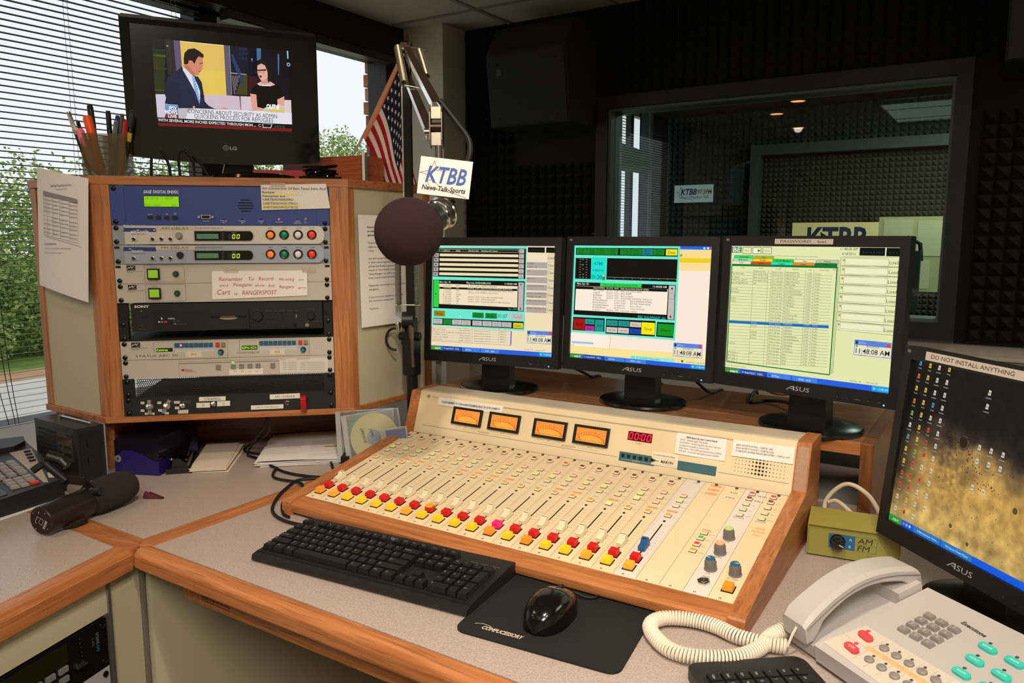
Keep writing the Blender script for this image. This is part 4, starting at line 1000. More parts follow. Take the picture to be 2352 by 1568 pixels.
# reminder sheet on the right side panel (faces +X at X=-1.338)
rs = thing('reminder_sheet', 'white typed reminder letter taped to the right side panel, behind the microphone', 'paper', (-1.3365, 1.49, 1.22), R(90))
obj('sheet', MB().prism([(-.113, .140), (.110, .138), (.108, -.137), (-.110, -.136)], -.0010, -.0006, 'y'), PAPER, rs)
f = Flat()
lines = ['Reminder to all', 'producers: during', 'games please be', '', 'Texas Rangers have exclusive', 'rights to stream per league', 'rules.', '', 'Use the stream kill switch', 'to divert the programming', 'during the Ranger games. Failure will', "result in the station losing it's", 'Texas Rangers as well as possible', 'from unauthorized streaming.', '', 'Please also remember to restore after', 'the games.', '', 'If you have any questions about the', 'kill switches please ask.', '', 'Thank you']
for i, s_ in enumerate(lines):
    if s_: f.text(s_, -.082, .108-.0096*i, .0046 if i < 3 else .0042, (44, 44, 46), w=len(s_)*(.0042 if i < 3 else .0037), bold=.015 if i < 3 else 0)
f.build('typed_text', rs, off=(0, -.0012, 0))

# ================================================================== TELEVISION
tvy, tvt = R(57.377), R(-7.005)
_r = Vector((math.cos(tvy), math.sin(tvy), 0)); _n = Vector((math.sin(tvy), -math.cos(tvy), 0)); _u = Vector((0, 0, 1))*math.cos(tvt)-_n*math.sin(tvt)
TVO = Vector((-1.779, 1.097, 1.802)); tvc = TVO+_r*.203
tv = thing('television', 'small black flat television showing a news broadcast on top of the rack cabinet', 'television', (tvc.x-_n.x*.03, tvc.y-_n.y*.03, 1.443), tvy)
MT = WM[tv.name].inverted() @ Matrix((( _r.x, -_n.x, _u.x, TVO.x), (_r.y, -_n.y, _u.y, TVO.y), (_r.z, -_n.z, _u.z, TVO.z), (0, 0, 0, 1)))
arc = [(-.022, .0), (.428, .0)] + [(.43, -.302)] + [(.41-.39*k_/8.0*1.0, -.303-.012*math.sin(PI*k_/8)) for k_ in range(0, 9)] + [(-.021, -.300)]
m_ = MB(); pts = [(-.0235, .014), (-.018, .0205), (.424, .0195), (.429, .013), (.432, -.297), (.425, -.303)]+[(.405-.395*k_/10, -.305-.010*math.sin(PI*k_/10)) for k_ in range(11)]+[(-.012, -.3025), (-.020, -.297)]
m_.prism(pts, -.010, .028, 'y'); obj('bezel', m_, GLOSSB, tv, mw=MT, bevel=.003, smooth=True)
obj('back_cover', MB().prism([(.01, -.0), (.40, 0), (.40, -.28), (.01, -.28)], .028, .055, 'y'), BLACK, tv, mw=MT, bevel=.01)
obj('screen', MB().box(-.001, .4095, -.0104, -.0098, -.2555, .0), M('screen_black', (10, 10, 11), .18), tv, mw=MT)
obj('top_trim', MB().prism([(-.0225, .0125), (-.018, .0200), (.424, .0190), (.428, .0125)], -.0112, -.0100, 'y'), M('smoke_trim', (34, 34, 36), .15), tv, mw=MT, bevel=.0005)
HT = homog([(798/2.94, 90/2.94), (2120/2.94, 232/2.94), (877/2.94, 163/2.94), (2075/2.94, 285/2.94), (2090/2.94, 975/2.94), (930/2.94, 920/2.94), (1030/2.94, 262/2.94), (1945/2.94, 345/2.94), (1960/2.94, 893/2.94), (1065/2.94, 850/2.94)],
           [(-.023, .020), (.426, .019), (0, -.001), (.408, -.001), (.410, -.255), (.001, -.255), (.047, -.029), (.360, -.027), (.361, -.227), (.046, -.229)])
CT = (340, 80, 6.533)
f = Flat(HT, CT)
f.poly([(62, 60), (2080, 250), (2140, 1460), (150, 1375)], (12, 12, 16)); f.L = 1
f.poly([(65, 220), (250, 230), (250, 890), (105, 895)], (40, 48, 20)); f.poly([(70, 300), (262, 318), (262, 345), (72, 325)], (90, 104, 40)); f.poly([(65, 230), (250, 250), (250, 300), (68, 290)], (26, 52, 26)); f.poly([(85, 500), (280, 518), (282, 528), (86, 512)], (78, 84, 34)); f.poly([(108, 830), (250, 838), (250, 848), (108, 842)], (96, 96, 46)); f.poly([(100, 400), (140, 405), (150, 490), (108, 486)], (80, 56, 26))
f.poly([(248, 80), (378, 92), (420, 560), (300, 620)], (40, 34, 36)); f.poly([(300, 110), (318, 112), (350, 600), (335, 605)], (70, 60, 58)); f.disc(288, 177, .0020, (150, 150, 150), 2)
f.poly([(378, 92), (475, 100), (505, 560), (418, 560)], (92, 82, 116))
f.poly([(475, 100), (1130, 165), (1168, 915), (820, 912), (505, 500)], (224, 186, 96)); f.poly([(475, 100), (1130, 165), (1131, 175), (477, 112)], (244, 224, 170), 2)
f.poly([(600, 520), (1150, 560), (1168, 915), (820, 912)], (226, 196, 92), 2)
f.poly([(1130, 165), (1215, 172), (1250, 912), (1168, 915)], (96, 88, 104)); f.line(1215, 172, 1248, 912, .0012, (150, 146, 160), 2)
f.poly([(1222, 178), (1640, 215), (1640, 930), (1250, 912)], (22, 24, 40)); f.poly([(1490, 205), (2080, 255), (2110, 980), (1500, 930)], (20, 16, 26))
for k_ in range(7): f.poly([(1240+22*k_, 300+50*k_), (1275+22*k_, 305+50*k_), (1240+20*k_+60, 440+55*k_), (1240+20*k_+28, 440+55*k_)], (44, 60, 104), 2)
for k_ in range(6): f.poly([(1245+26*k_, 620), (1262+26*k_, 620), (1300+18*k_, 900-60*k_), (1280+18*k_, 900-60*k_)], (110, 96, 104), 2)
f.poly([(1620, 210), (1685, 214), (1685, 370), (1625, 400)], (60, 110, 150), 2); f.poly([(2070, 250), (2092, 250), (2095, 370), (2080, 370)], (160, 200, 220), 2); f.disc(2095, 455, .0045, (150, 190, 220), 2); f.disc(2095, 455, .0025, (20, 20, 40), 3); f.poly([(1935, 300), (1956, 300), (1952, 600), (1940, 620)], (90, 120, 160), 2); f.poly([(1540, 365), (1560, 365), (1552, 420)], (140, 180, 200), 2)
f.poly([(1235, 575), (1470, 600), (1470, 610), (1235, 590)], (170, 180, 130), 2); f.poly([(1300, 900), (1420, 610), (1478, 620), (1480, 915)], (70, 66, 30), 2); f.poly([(1485, 620), (1640, 640), (1600, 920), (1500, 915)], (60, 18, 26), 2)
for k_ in range(3):
    for j_ in range(3): f.poly([(1360+45*k_, 200+70*j_), (1385+45*k_, 203+70*j_), (1385+45*k_, 250+70*j_), (1360+45*k_, 246+70*j_)], (30, 44, 84), 2)
f.L = 3
f.poly([(112, 900), (260, 900), (300, 1000), (250, 1250), (140, 1245)], (206, 196, 212)); f.poly([(835, 910), (1160, 915), (1360, 930), (1380, 1140), (850, 1110)], (206, 186, 196)); f.poly([(1372, 930), (1540, 935), (1560, 1140), (1390, 1140)], (212, 194, 202)); f.poly([(2020, 985), (2130, 988), (2140, 1355), (2010, 1340)], (218, 204, 206)); f.line(1375, 932, 1385, 1140, .0016, (120, 110, 116), 4)
# man in a suit
f.L = 5
f.poly([(510, 480), (420, 560), (300, 640), (262, 740), (248, 900), (270, 950), (250, 1040), (460, 1060), (470, 1100), (840, 1112), (1020, 1130), (900, 1070), (845, 1010), (830, 900), (800, 720), (745, 640), (650, 610)], (34, 36, 62)); f.poly([(262, 740), (460, 720), (470, 1060), (250, 1040), (270, 950), (248, 900)], (30, 32, 54), 6)
f.poly([(510, 480), (650, 600), (680, 640), (740, 760), (775, 860), (775, 1010), (690, 840), (590, 660), (520, 540)], (214, 220, 226), 6)
f.poly([(655, 640), (690, 632), (735, 800), (776, 1000), (766, 1050), (700, 860)], (120, 160, 214), 7)
for k_ in range(9): f.poly([(662+11*k_, 660+38*k_), (696+10*k_, 640+38*k_), (697+10*k_, 648+38*k_), (664+11*k_, 670+38*k_)], (200, 220, 240), 8)
f.line(480, 600, 745, 1000, .0008, (50, 52, 84), 8); f.line(300, 640, 460, 740, .0006, (46, 48, 78), 8)
f.poly([(525, 480), (540, 450), (600, 440), (690, 330), (812, 345), (822, 430), (812, 500), (822, 520), (795, 535), (790, 560), (765, 580), (757, 610), (700, 618), (660, 605), (590, 540)], (206, 134, 104), 7)
f.poly([(525, 480), (600, 470), (700, 600), (670, 628), (640, 600)], (190, 112, 90), 8)
f.poly([(535, 450), (532, 360), (545, 280), (600, 225), (690, 212), (760, 250), (830, 310), (828, 355), (750, 335), (720, 380), (690, 450), (660, 400), (610, 395), (600, 440), (570, 455)], (28, 20, 20), 8)
f.poly([(606, 405), (640, 392), (662, 430), (655, 480), (625, 490), (606, 450)], (216, 130, 108), 9)
f.poly([(770, 440), (812, 430), (810, 440), (772, 452)], (40, 24, 22), 9); f.poly([(752, 560), (790, 548), (786, 556), (755, 572)], (120, 50, 48), 9)
f.poly([(670, 1070), (700, 1080), (695, 1112), (668, 1108)], (216, 150, 130), 7); f.poly([(1010, 1130), (1110, 1100), (1150, 1080), (1140, 1100), (1185, 1105), (1180, 1130), (1060, 1140)], (216, 150, 130), 7)
# woman in black
f.poly([(1530, 890), (1560, 790), (1640, 740), (1700, 720), (1830, 715), (1900, 750), (1990, 830), (2030, 940), (1925, 980), (1900, 1160), (1700, 1170), (1620, 1080), (1610, 910)], (12, 11, 14), 5)
f.poly([(1520, 890), (1612, 905), (1628, 1090), (1740, 1120), (1730, 1165), (1570, 1150), (1545, 1080)], (222, 160, 140), 6); f.poly([(1925, 980), (2028, 930), (2030, 1060), (1960, 1130), (1930, 1100)], (222, 160, 140), 6)
f.poly([(1625, 742), (1700, 700), (1830, 712), (1895, 758), (1820, 780), (1700, 778)], (226, 176, 168), 6); f.poly([(1625, 742), (1660, 770), (1820, 778), (1895, 758), (1830, 770), (1680, 764)], (240, 236, 240), 7)
f.poly([(1615, 560), (1610, 470), (1650, 395), (1730, 378), (1810, 430), (1850, 560), (1850, 660), (1800, 735), (1760, 720), (1700, 740), (1660, 730)], (30, 20, 24), 6)
f.poly([(1630, 470), (1690, 440), (1745, 470), (1780, 560), (1785, 640), (1740, 690), (1690, 700), (1655, 650), (1630, 580)], (226, 170, 152), 7); f.poly([(1690, 690), (1740, 690), (1780, 640), (1785, 720), (1740, 750), (1690, 730)], (206, 146, 130), 7)
f.poly([(1600, 535), (1760, 525), (1765, 548), (1605, 552)], (20, 16, 20), 8); f.frame(1604, 545, 1650, 585, .0008, (50, 40, 44), 8); f.frame(1668, 540, 1730, 582, .0008, (50, 40, 44), 8); f.poly([(1655, 622), (1700, 620), (1690, 655), (1665, 650)], (110, 30, 36), 8)
# banner
f.L = 9
f.poly([(450, 1108), (700, 1110), (2138, 1180), (2142, 1352), (600, 1270), (455, 1262)], (188, 184, 192)); f.poly([(700, 1112), (1700, 1150), (2138, 1180), (2142, 1352), (560, 1268), (590, 1180)], (226, 224, 230), 10)
f.poly([(150, 1250), (600, 1268), (2140, 1350), (2142, 1410), (152, 1325)], (14, 14, 16), 10); f.poly([(152, 1325), (2140, 1412), (2140, 1460), (155, 1370)], (120, 24, 28), 10)
f.t('CONCERNS ABOUT SECURITY AS ADMIN', 590, 1180, 1920, 62, (44, 50, 78), b1=1250, bold=.0, L=12); f.t('QUICKENS PROCESS FOR REFUGEES', 688, 1255, 1860, 62, (44, 50, 78), b1=1320, L=12)
f.t('WITH SEVERAL MORE INCHES EXPECTED THROUGH MON ...', 150, 1302, 1608, 40, (220, 220, 222), b1=1380, bold=.02, L=12); f.t('C', 1640, 1384, 1682, 40, (220, 220, 222), L=12)
f.poly([(1700, 1340), (1850, 1346), (1828, 1405), (1706, 1400)], (210, 210, 212), 12); f.poly([(1710, 1343), (1838, 1349), (1818, 1396), (1715, 1391)], (14, 14, 16), 13); f.t('4,953.95', 1882, 1398, 2036, 34, (50, 110, 66), b1=1402, L=12)
f.poly([(250, 1045), (450, 1062), (452, 1210), (255, 1195)], (40, 70, 140), 11); f.poly([(256, 1050), (445, 1066), (330, 1130), (270, 1190)], (110, 150, 210), 12); f.frame(250, 1050, 450, 1205, .0010, (190, 200, 220), 12)
f.t('FOX', 318, 1138, 436, 56, (240, 242, 248), b1=1148, bold=.04, L=14); f.t('NEWS', 258, 1188, 440, 52, (240, 242, 248), b1=1202, bold=.04, L=14); f.poly([(258, 1205), (452, 1215), (452, 1262), (262, 1250)], (150, 30, 34), 11); f.t('LIVE', 302, 1248, 428, 40, (240, 240, 244), b1=1254, bold=.03, L=14)
f.poly([(1700, 1130), (1740, 1100), (1960, 1060), (2030, 1075), (2030, 1180), (1840, 1170), (1760, 1165)], (206, 196, 176), 11); f.poly([(1800, 1130), (2030, 1138), (2030, 1165), (1840, 1160)], (222, 196, 70), 12); f.t('OUT', 1762, 1112, 1900, 62, (246, 246, 246), b1=1116, bold=.05, L=14); f.t('#', 1912, 1118, 1955, 70, (246, 246, 246), bold=.04, L=14)
f.build('picture', tv, mat=SCREEN, mw=MT, base=.0106, step=2.5e-5)
f = Flat(); f.disc(.199, -.2745, .0066, (170, 170, 172)); f.disc(.199, -.2745, .0056, (18, 18, 18), 1, 20); f.text('G', .1957, -.2775, .0062, (170, 170, 172), L=2); f.text('LG', .2085, -.2785, .0080, (178, 178, 180), w=.0165, bold=.03)
f.build('logo', tv, mw=MT, base=.0106)
obj('power_light', MB().lathe([(0, .0012), (.0012, .0008), (.0014, 0)], 10, m=RXM), M('blue_led', (40, 60, 255), .3, emit=4), tv, mw=MT @ Matrix.Translation((.379, -.0100, -.280)))
mn = MB(); mn.prism([(-.045, 0), (.045, 0), (.03, .055), (-.03, .055)], .0, .03, 'y'); bp_ = WM[tv.name].inverted() @ (WM[rc.name] @ Vector((.300, .105, .693))); obj('neck', mn, BLACK, tv, loc=(bp_.x*.6, .030, .012), bevel=.004)
bs_ = MB(); bs_.lathe([(0, .016), (.07, .015), (.086, .011), (.090, .004), (.086, 0), (0, 0)], 48, sx=1.12, sy=.8); obj('base', bs_, GLOSSB, tv, loc=(bp_.x, bp_.y, 0), rot=(0, 0, R(-14)), smooth=True)

# ================================================================== THINGS ON TOP OF THE CABINET
def on_top(lx, ly): 
    v = WM[rc.name] @ Vector((lx, ly, 0)); return (v.x, v.y, 1.443)
# pen cup: two-bay smoky plastic box
pc_o = on_top(-.010, .040)
SMOKE = M('smoky_plastic', (92, 84, 46), .25, alpha=.45)
pc = thing('pen_cup', 'smoky translucent square pen cup full of pens at the left end of the cabinet top', 'pen cup', pc_o, RZ+R(2))
wl = MB()
for b_ in ((-.046, .046, -.032, -.0302, .002, .094), (-.046, .046, .0302, .032, .002, .094), (-.046, -.0442, -.0302, .0302, .002, .094), (.0442, .046, -.0302, .0302, .002, .094), (-.001, .001, -.0302, .0302, .002, .090)): wl.box(*b_)
obj('cup_wall', wl, SMOKE, pc, bevel=.0006); obj('cup_base', MB().box(-.047, .047, -.033, .033, 0, .003), SMOKE, pc)
def pen(label, x, y, h, tx, ty, r, mat, capm, name='pen', cat='pen', caplen=.05, clip=True, grp='pens in the smoky cup'):
    o = WM[pc.name] @ Vector((x, y, .0035+.0))
    t = thing(name, label, cat, o, group=grp, rot=(R(ty), R(tx), RZ))
    obj('barrel', MB().lathe([(0, 0), (r*.35, .002), (r*.8, .012), (r, .016), (r, h-caplen), (0, h-caplen)], 14), mat, t, smooth=True)
    obj('cap', MB().lathe([(0, h-caplen), (r*1.12, h-caplen), (r*1.12, h-.006), (r*.85, h), (0, h)], 14), capm, t, smooth=True)
    if clip: obj('clip', MB().box(-.0016, .0016, -r*1.12-.0028, -r*1.12-.0012, h-caplen*.8, h-.003).box(-.0016, .0016, -r*1.12-.0028, -r*.9, h-.006, h-.003), capm, t, bevel=.0004)
    return t
ORG = M('orange_ink_plastic', (236, 84, 28), .4); PNK = M('pink_plastic', (226, 110, 140), .4); BLU = M('pen_blue', (34, 60, 130), .4); REDP = M('pen_red', (196, 24, 36), .4); CLR = M('clear_pen', (150, 150, 152), .2, trans=.5); GRYP = M('pen_grey', (84, 84, 88), .4); YEL = M('yellow_band', (206, 178, 30), .4)
pen('tall black capped marker, highest of the pens in the cup', -.022, .014, .158, -4, 2, .0060, BLACK, BLACK)
t = pen('fat orange highlighter leaning left in the pen cup', -.010, -.010, .132, -10, 4, .0088, ORG, ORG, 'highlighter', 'highlighter', .045, False)
t = pen('pink highlighter lying low in the left of the pen cup', -.020, -.014, .105, -17, 6, .0092, PNK, PNK, 'highlighter', 'highlighter', .04, False)
pen('black click pen leaning out over the left rim of the pen cup', -.034, -.016, .140, -13, 8, .0042, BLACK, CHROME)
pen('thin dark pen against the left rim of the pen cup', -.036, -.004, .120, -9, 3, .0036, GRYP, BLACK)
pen('short black square-topped pen behind the orange highlighter', .004, .016, .146, 0, 2, .0050, BLACK, BLACK)
pen('blue pen standing upright in the middle of the pen cup', .012, .006, .136, 6, 2, .0044, BLU, BLU)
pen('clear ballpoint pen with grey clip in the right half of the cup', .020, -.010, .138, 9, 4, .0040, CLR, GRYP)
pen('red capped pen in the right half of the pen cup', .026, -.014, .126, 9, 0, .0050, REDP, REDP)
pen('black marker with a yellow band leaning right in the pen cup', .030, -.004, .150, 12, 0, .0056, BLACK, BLACK)
obj('yellow_band', MB().lathe([(.0058, .078), (.0058, .098)], 14), YEL, bpy.data.objects['pen.007'])
pen('grey pen at the back right of the pen cup', .022, .018, .132, 4, -4, .0042, GRYP, BLACK)
pen('blue tinted pen leaning between the red pen and the orange highlighter', .006, -.020, .122, 11, 2, .0046, BLU, CLR)
# cables looping behind the television
cbk = thing('cable_loops', 'black cables looping up from the cabinet top left of the television base', 'cable', on_top(.10, .12), RZ)
cm = MB()
for pts in ([(-.045, .02, .003), (-.04, .02, .06), (-.02, .02, .072), (-.004, .02, .04), (0, .02, .003)], [(.02, .03, .003), (.018, .03, .055), (.028, .03, .075), (.05, .03, .05), (.052, .03, .003)], [(.055, .02, .06), (.075, .02, .035), (.095, .02, .003), (.12, .0, .004), (.16, -.01, .004)], [(-.06, -.03, .004), (.0, -.04, .004), (.06, -.03, .004), (.12, -.035, .004), (.17, -.03, .004)], [(-.055, -.045, .004), (.02, -.05, .004), (.09, -.045, .005), (.14, -.045, .004)]):
    cm.tube(smooth_path(pts), .0033, 8)
obj('cables', cm, RUBBER, cbk, smooth=True)
# flat black puck cable ends and blue card
cc = thing('card', 'thin pale blue card lying under the cables by the pen cup', 'card', on_top(.115, .055), RZ)
obj('card_sheet', MB().box(-.05, .05, -.03, .03, 0, .0012), M('pale_blue_card', (120, 170, 200), .5), cc)
# red folder under the television
rf = thing('red_box', 'low red box behind the television base on the cabinet top', 'box', on_top(.37, .24), RZ)
obj('box_body', MB().box(-.085, .05, -.04, .04, 0, .034), M('red_carton', (170, 24, 34), .45), rf, bevel=.001)
# coiled black headset on the corner
hs = thing('coiled_headset', 'coiled glossy black cable lying at the right end of the cabinet top', 'cable', on_top(.463, .055), RZ)
cm = MB(); rn = random.Random(4)
for k_ in range(9):
    a0 = rn.uniform(0, 6.28); zz = .004+.0032*k_; rx_, ry_ = rn.uniform(.030, .046), rn.uniform(.018, .026); tl = rn.uniform(-.28, .28)
    cm.tube([(math.cos(a)*rx_+rn.uniform(-.002, .002), math.sin(a)*ry_, zz+math.cos(a-a0)*.004+.002) for a in [2*PI*i/20 for i in range(20)]], .0022, 6, closed=True, m=Matrix.Rotation(tl*.4, 4, 'Y'))
cm.box(-.05, .05, -.026, -.02, 0, .007); obj('cable_coil', cm, GLOSSB, hs, smooth=True)
# stacked cedar-coloured boards
for k_, (sz, lb) in enumerate(((0, 'lowest board of the small reddish wooden stack on the cabinet top'), (1, 'middle board of the small reddish wooden stack'), (2, 'topmost board of the small reddish wooden stack'))):
    t = thing('wooden_board', lb, 'board', (-1.565, 1.555, 1.443+.0255*k_), R(6), group='stacked reddish boards beside the flag')
    obj('board', MB().box(-.165, .105, -.05, .05, 0, .0250), wood('cedar_x', 0, (196, 108, 68), (168, 84, 50), (150, 70, 42)), t, bevel=.0008)
ck = thing('frame_edge', 'thin cream and black picture frame standing edge-on beside the wooden stack', 'picture frame', (-1.452, 1.530, 1.443), R(43))
obj('cream_slat', MB().box(-.008, -.001, -.06, .06, 0, .080), WHITEP, ck, bevel=.001); obj('black_slat', MB().box(0, .006, -.06, .06, 0, .078), BLACK, ck, bevel=.001)

# ================================================================== FLAG
fl = thing('desk_flag', 'small striped flag with white stars on a tilted stick beside the boom microphone', 'flag', (-1.62, 1.63, 1.443))
def W(x, y, z): return Vector((x+1.62, y-1.63, z-1.443))
pt, pm_, pb = W(-1.4480, 1.6680, 1.775), W(-1.5450, 1.6250, 1.578), W(-1.620, 1.59, 1.445)
obj('stick', MB().cyl(pb, pt, .0030, .0030, 10), M('pale_stick', (220, 206, 170), .5), fl, smooth=True)
slv = MB(); slv.tube([pm_, pm_.lerp(pt, .5), pt+Vector((.001, 0, .006))], [.0075, .0080, .0055], 12); obj('sleeve', slv, M('peach_sleeve', (222, 150, 112), .6), fl, smooth=True)
FRED, FWHT, FNVY = (170, 26, 38), (228, 214, 210), (28, 30, 56)
NU, NV = 78, 60
def flagpt(u, v):
    # u along the hoist (0 top .. 1 bottom), v away from it; cloth gathers and hangs
    h = pt.lerp(pm_, u)
    L_ = .50*v
    gx_ = .13*(1-math.exp(-2.3*v))*(.35+.65*u)
    fold = .011*math.sin(v*9+u*2.5)*min(1, v*3)
    drop = L_*(.96-.10*u) - .012*v*u
    z_ = h.z-drop
    if z_ < .004: z_ = .004+.001*math.sin(v*30)
    return Vector((h.x+gx_*(1 if u > .02 else .9)+.010*math.sin(v*11+u*5)*v, h.y+.03*v+fold, z_))
fm = MB(); fm.grid(lambda a, b: flagpt(a, b), NU, NV)
bm = fm.bm; bmesh.ops.recalc_face_normals(bm, faces=bm.faces)
me = bpy.data.meshes.new('cloth')
stars = {}
for row in range(9):
    for col in range(6 if row % 2 == 0 else 5): stars[(row, col)] = ((row+1)/10*7/13, (.5+col+(0 if row % 2 == 0 else .5))/6*.42)
fcol = []
for fc in bm.faces:
    c = fc.index
bm.faces.index_update()
nf = len(bm.faces)
for k_ in range(nf):
    i, j = k_ % NU, k_//NU; u, v = (i+.5)/NU, (j+.5)/NV
    fcol.append(FNVY if (u < 7/13 and v < .42) else (FRED if int(u*13) % 2 == 0 else FWHT))
bm.to_mesh(me); bm.free()
at_ = me.attributes.new('Col', 'FLOAT_COLOR', 'FACE'); buf = []
for c in fcol: buf += [*lin(c), 1]
at_.data.foreach_set('color', buf)
me.polygons.foreach_set('use_smooth', [True]*len(me.polygons)); me.materials.append(colmat('flag_cloth', 0, .8, .2))
o = bpy.data.objects.new('cloth', me); COL.objects.link(o); o.parent = fl
sm = MB()
for (u, v) in stars.values():
    c0 = flagpt(u, v); du = (flagpt(u+.01, v)-c0).normalized(); dv = (flagpt(u, v+.01)-c0).normalized(); nn = du.cross(dv).normalized()
    if nn.y > 0: nn = -nn
    for sg in (1, -1):
        vs = [sm.bm.verts.new(c0+nn*sg*.0009+(du*-math.cos(PI*k_/5)+dv*math.sin(PI*k_/5))*(.0066 if k_ % 2 == 0 else .0027)) for k_ in range(10)]
        sm.bm.faces.new(vs)
obj('stars', sm, M('star_white', (232, 216, 206), .7), fl)
# ================================================================== MIXING CONSOLE
CON = thing('mixing_console', 'cream radio mixing console with oak ends, rows of faders and lit buttons', 'mixing console', (-1.173, 1.006, .75), R(.8))
CC = M('console_cream', (226, 208, 172), .45, bump=(500, .06), vary=(9, .4, (222, 196, 156)))
CW = M('console_white_module', (222, 210, 200), .45, bump=(500, .06))
prof = [(0, 0), (0, .0265), (.003, .0295), (.388, .1000), (.4165, .182), (.422, .1845), (.503, .1845), (.506, .181), (.506, 0)]
obj('oak_end', MB().prism(prof, -.0345, -.0105, 'x'), OAK[1], CON, bevel=.0025)
obj('oak_end', MB().prism(prof, .8735, .8995, 'x'), OAK[1], CON, bevel=.0025)
obj('front_rail', MB().prism([(.004, .006), (.001, .014), (.002, .021), (.008, .0255), (.036, .0312), (.036, .006)], -.0105, .8735, 'x'), OAK[0], CON, bevel=.002, smooth=True)
obj('chassis', MB().prism([(.03, .004), (.03, .021), (.386, .084), (.398, .090), (.4225, .160), (.50, .165), (.50, .004)], -.0105, .8735, 'x'), MATTB, CON)
MS = Matrix.Translation((0, .009, .0245)) @ Matrix.Rotation(R(10.3), 4, 'X')
MU = Matrix.Translation((0, .391, .0915)) @ Matrix.Rotation(R(70.8), 4, 'X')
def cobj(name, mb, mat, u, v, parent=CON, base=MS, w=0, **k): return obj(name, mb, mat, parent, mw=base @ Matrix.Translation((u, v, w)), **k)
def cdup(o, u, v, base=MS, w=0, mat=None, parent=CON):
    c = dup(o, parent, mw=base @ Matrix.Translation((u, v, w)))
    if mat is not None:
        c.data = c.data.copy(); c.data.materials[0] = mat
    return c
P23 = .0383; U0 = -.0095
mod = cobj('module_panel', MB().box(.0002, P23-.0002, .0315, .3765, -.004, 0), CC, U0, 0, bevel=.0004)
modw = None
for i in range(1, 23):
    if i in (18, 21, 22) or i == 20:
        if modw is None: modw = cobj('module_panel', MB().box(.0002, P23-.0002, .0315, .3765, -.004, 0), CW, U0+P23*i, 0, bevel=.0004)
        elif i == 21: cdup(modw, U0+P23*i, 0)
        else: cdup(mod, U0+P23*i, 0)
    else: cdup(mod, U0+P23*i, 0)
cobj('label_strip', MB().box(-.0095, .72, .0170, .0312, -.001, .0003), CC, 0, 0)
obj('upper_panel', MB().box(-.0105, .8735, -.004, .0985, -.003, 0), CC, CON, mw=MU, bevel=.0008)
obj('top_cover', MB().prism([(.4235, .1840), (.430, .1862), (.500, .1835), (.503, .165), (.43, .165)], -.0105, .8735, 'x'), M('dusty_cover', (196, 182, 160), .5, vary=(14, .5, (170, 158, 140))), CON, bevel=.001)
# materials for caps
MY = {'o': M('cap_orange', (224, 136, 30), .35, emit=.25), 'a': M('cap_amber', (236, 158, 44), .35, emit=.3), 'y': M('cap_yellow', (246, 186, 30), .35, emit=.32)}
MR = M('cap_red', (196, 22, 24), .35, emit=.12); MPK = M('cap_pink_lit', (226, 20, 90), .35, emit=.6)
MD = M('cap_dark_red', (120, 34, 32), .35); MDB = M('cap_red_lit', (224, 40, 50), .35, emit=.7); MP = M('cap_pink', (226, 150, 136), .4, emit=.15); MG = M('cap_lime', (190, 216, 80), .4, emit=.25); MC = M('cap_cream', (224, 204, 160), .4); MPE = M('cap_peach', (232, 184, 120), .4); MCU = M('cap_cue', (220, 150, 40), .4, emit=.12); MCL = M('cap_cue_lit', (255, 206, 90), .4, emit=1.1); MGR = M('cap_green', (60, 170, 74), .4, emit=.2)
hs_ = MB().box(-.0094, .0094, -.0094, .0094, 0, .0012)
sock = None; caps = {}
def big(u, v, mt, lab=None):
    global sock
    if sock is None: sock = cobj('button_socket', hs_, MATTB, u, v, bevel=.0002); s_ = sock
    else: s_ = cdup(sock, u, v)
    if 'b' not in caps:
        caps['b'] = cobj('button_cap', MB().frustum(-.0078, .0078, -.0076, .0076, .0012, .0100, .0010, .0010), mt, u, v, bevel=.0008, smooth=True); return caps['b']
    return cdup(caps['b'], u, v, mat=mt)
def small(u, v, mt, bz=M('button_bezel', (236, 224, 200), .3)):
    if 's' not in caps:
        caps['sr'] = cobj('small_bezel', MB().box(-.0060, .0060, -.0050, .0050, 0, .0010), M('dark_outline', (60, 52, 44), .4), u, v, bevel=.0008)
        caps['sb'] = cobj('small_button', MB().frustum(-.0052, .0052, -.0042, .0042, .0010, .0040, .0006, .0006), bz, u, v, bevel=.0004)
        caps['s'] = cobj('small_lens', MB().frustum(-.0043, .0043, -.0033, .0033, .0040, .0047, .0004, .0004), mt, u, v)
    else: cdup(caps['sr'], u, v); cdup(caps['sb'], u, v); cdup(caps['s'], u, v, mat=mt)
YC = 'oayyyyayyyyoyoyyaya'
fd = None; sl = None; sc_ = None; nutt = None
FADER = [(-.0125, .0010), (-.0130, .0080), (-.0095, .0092), (-.0015, .0095), (.0020, .0150), (.0085, .0165), (.0125, .0020)]
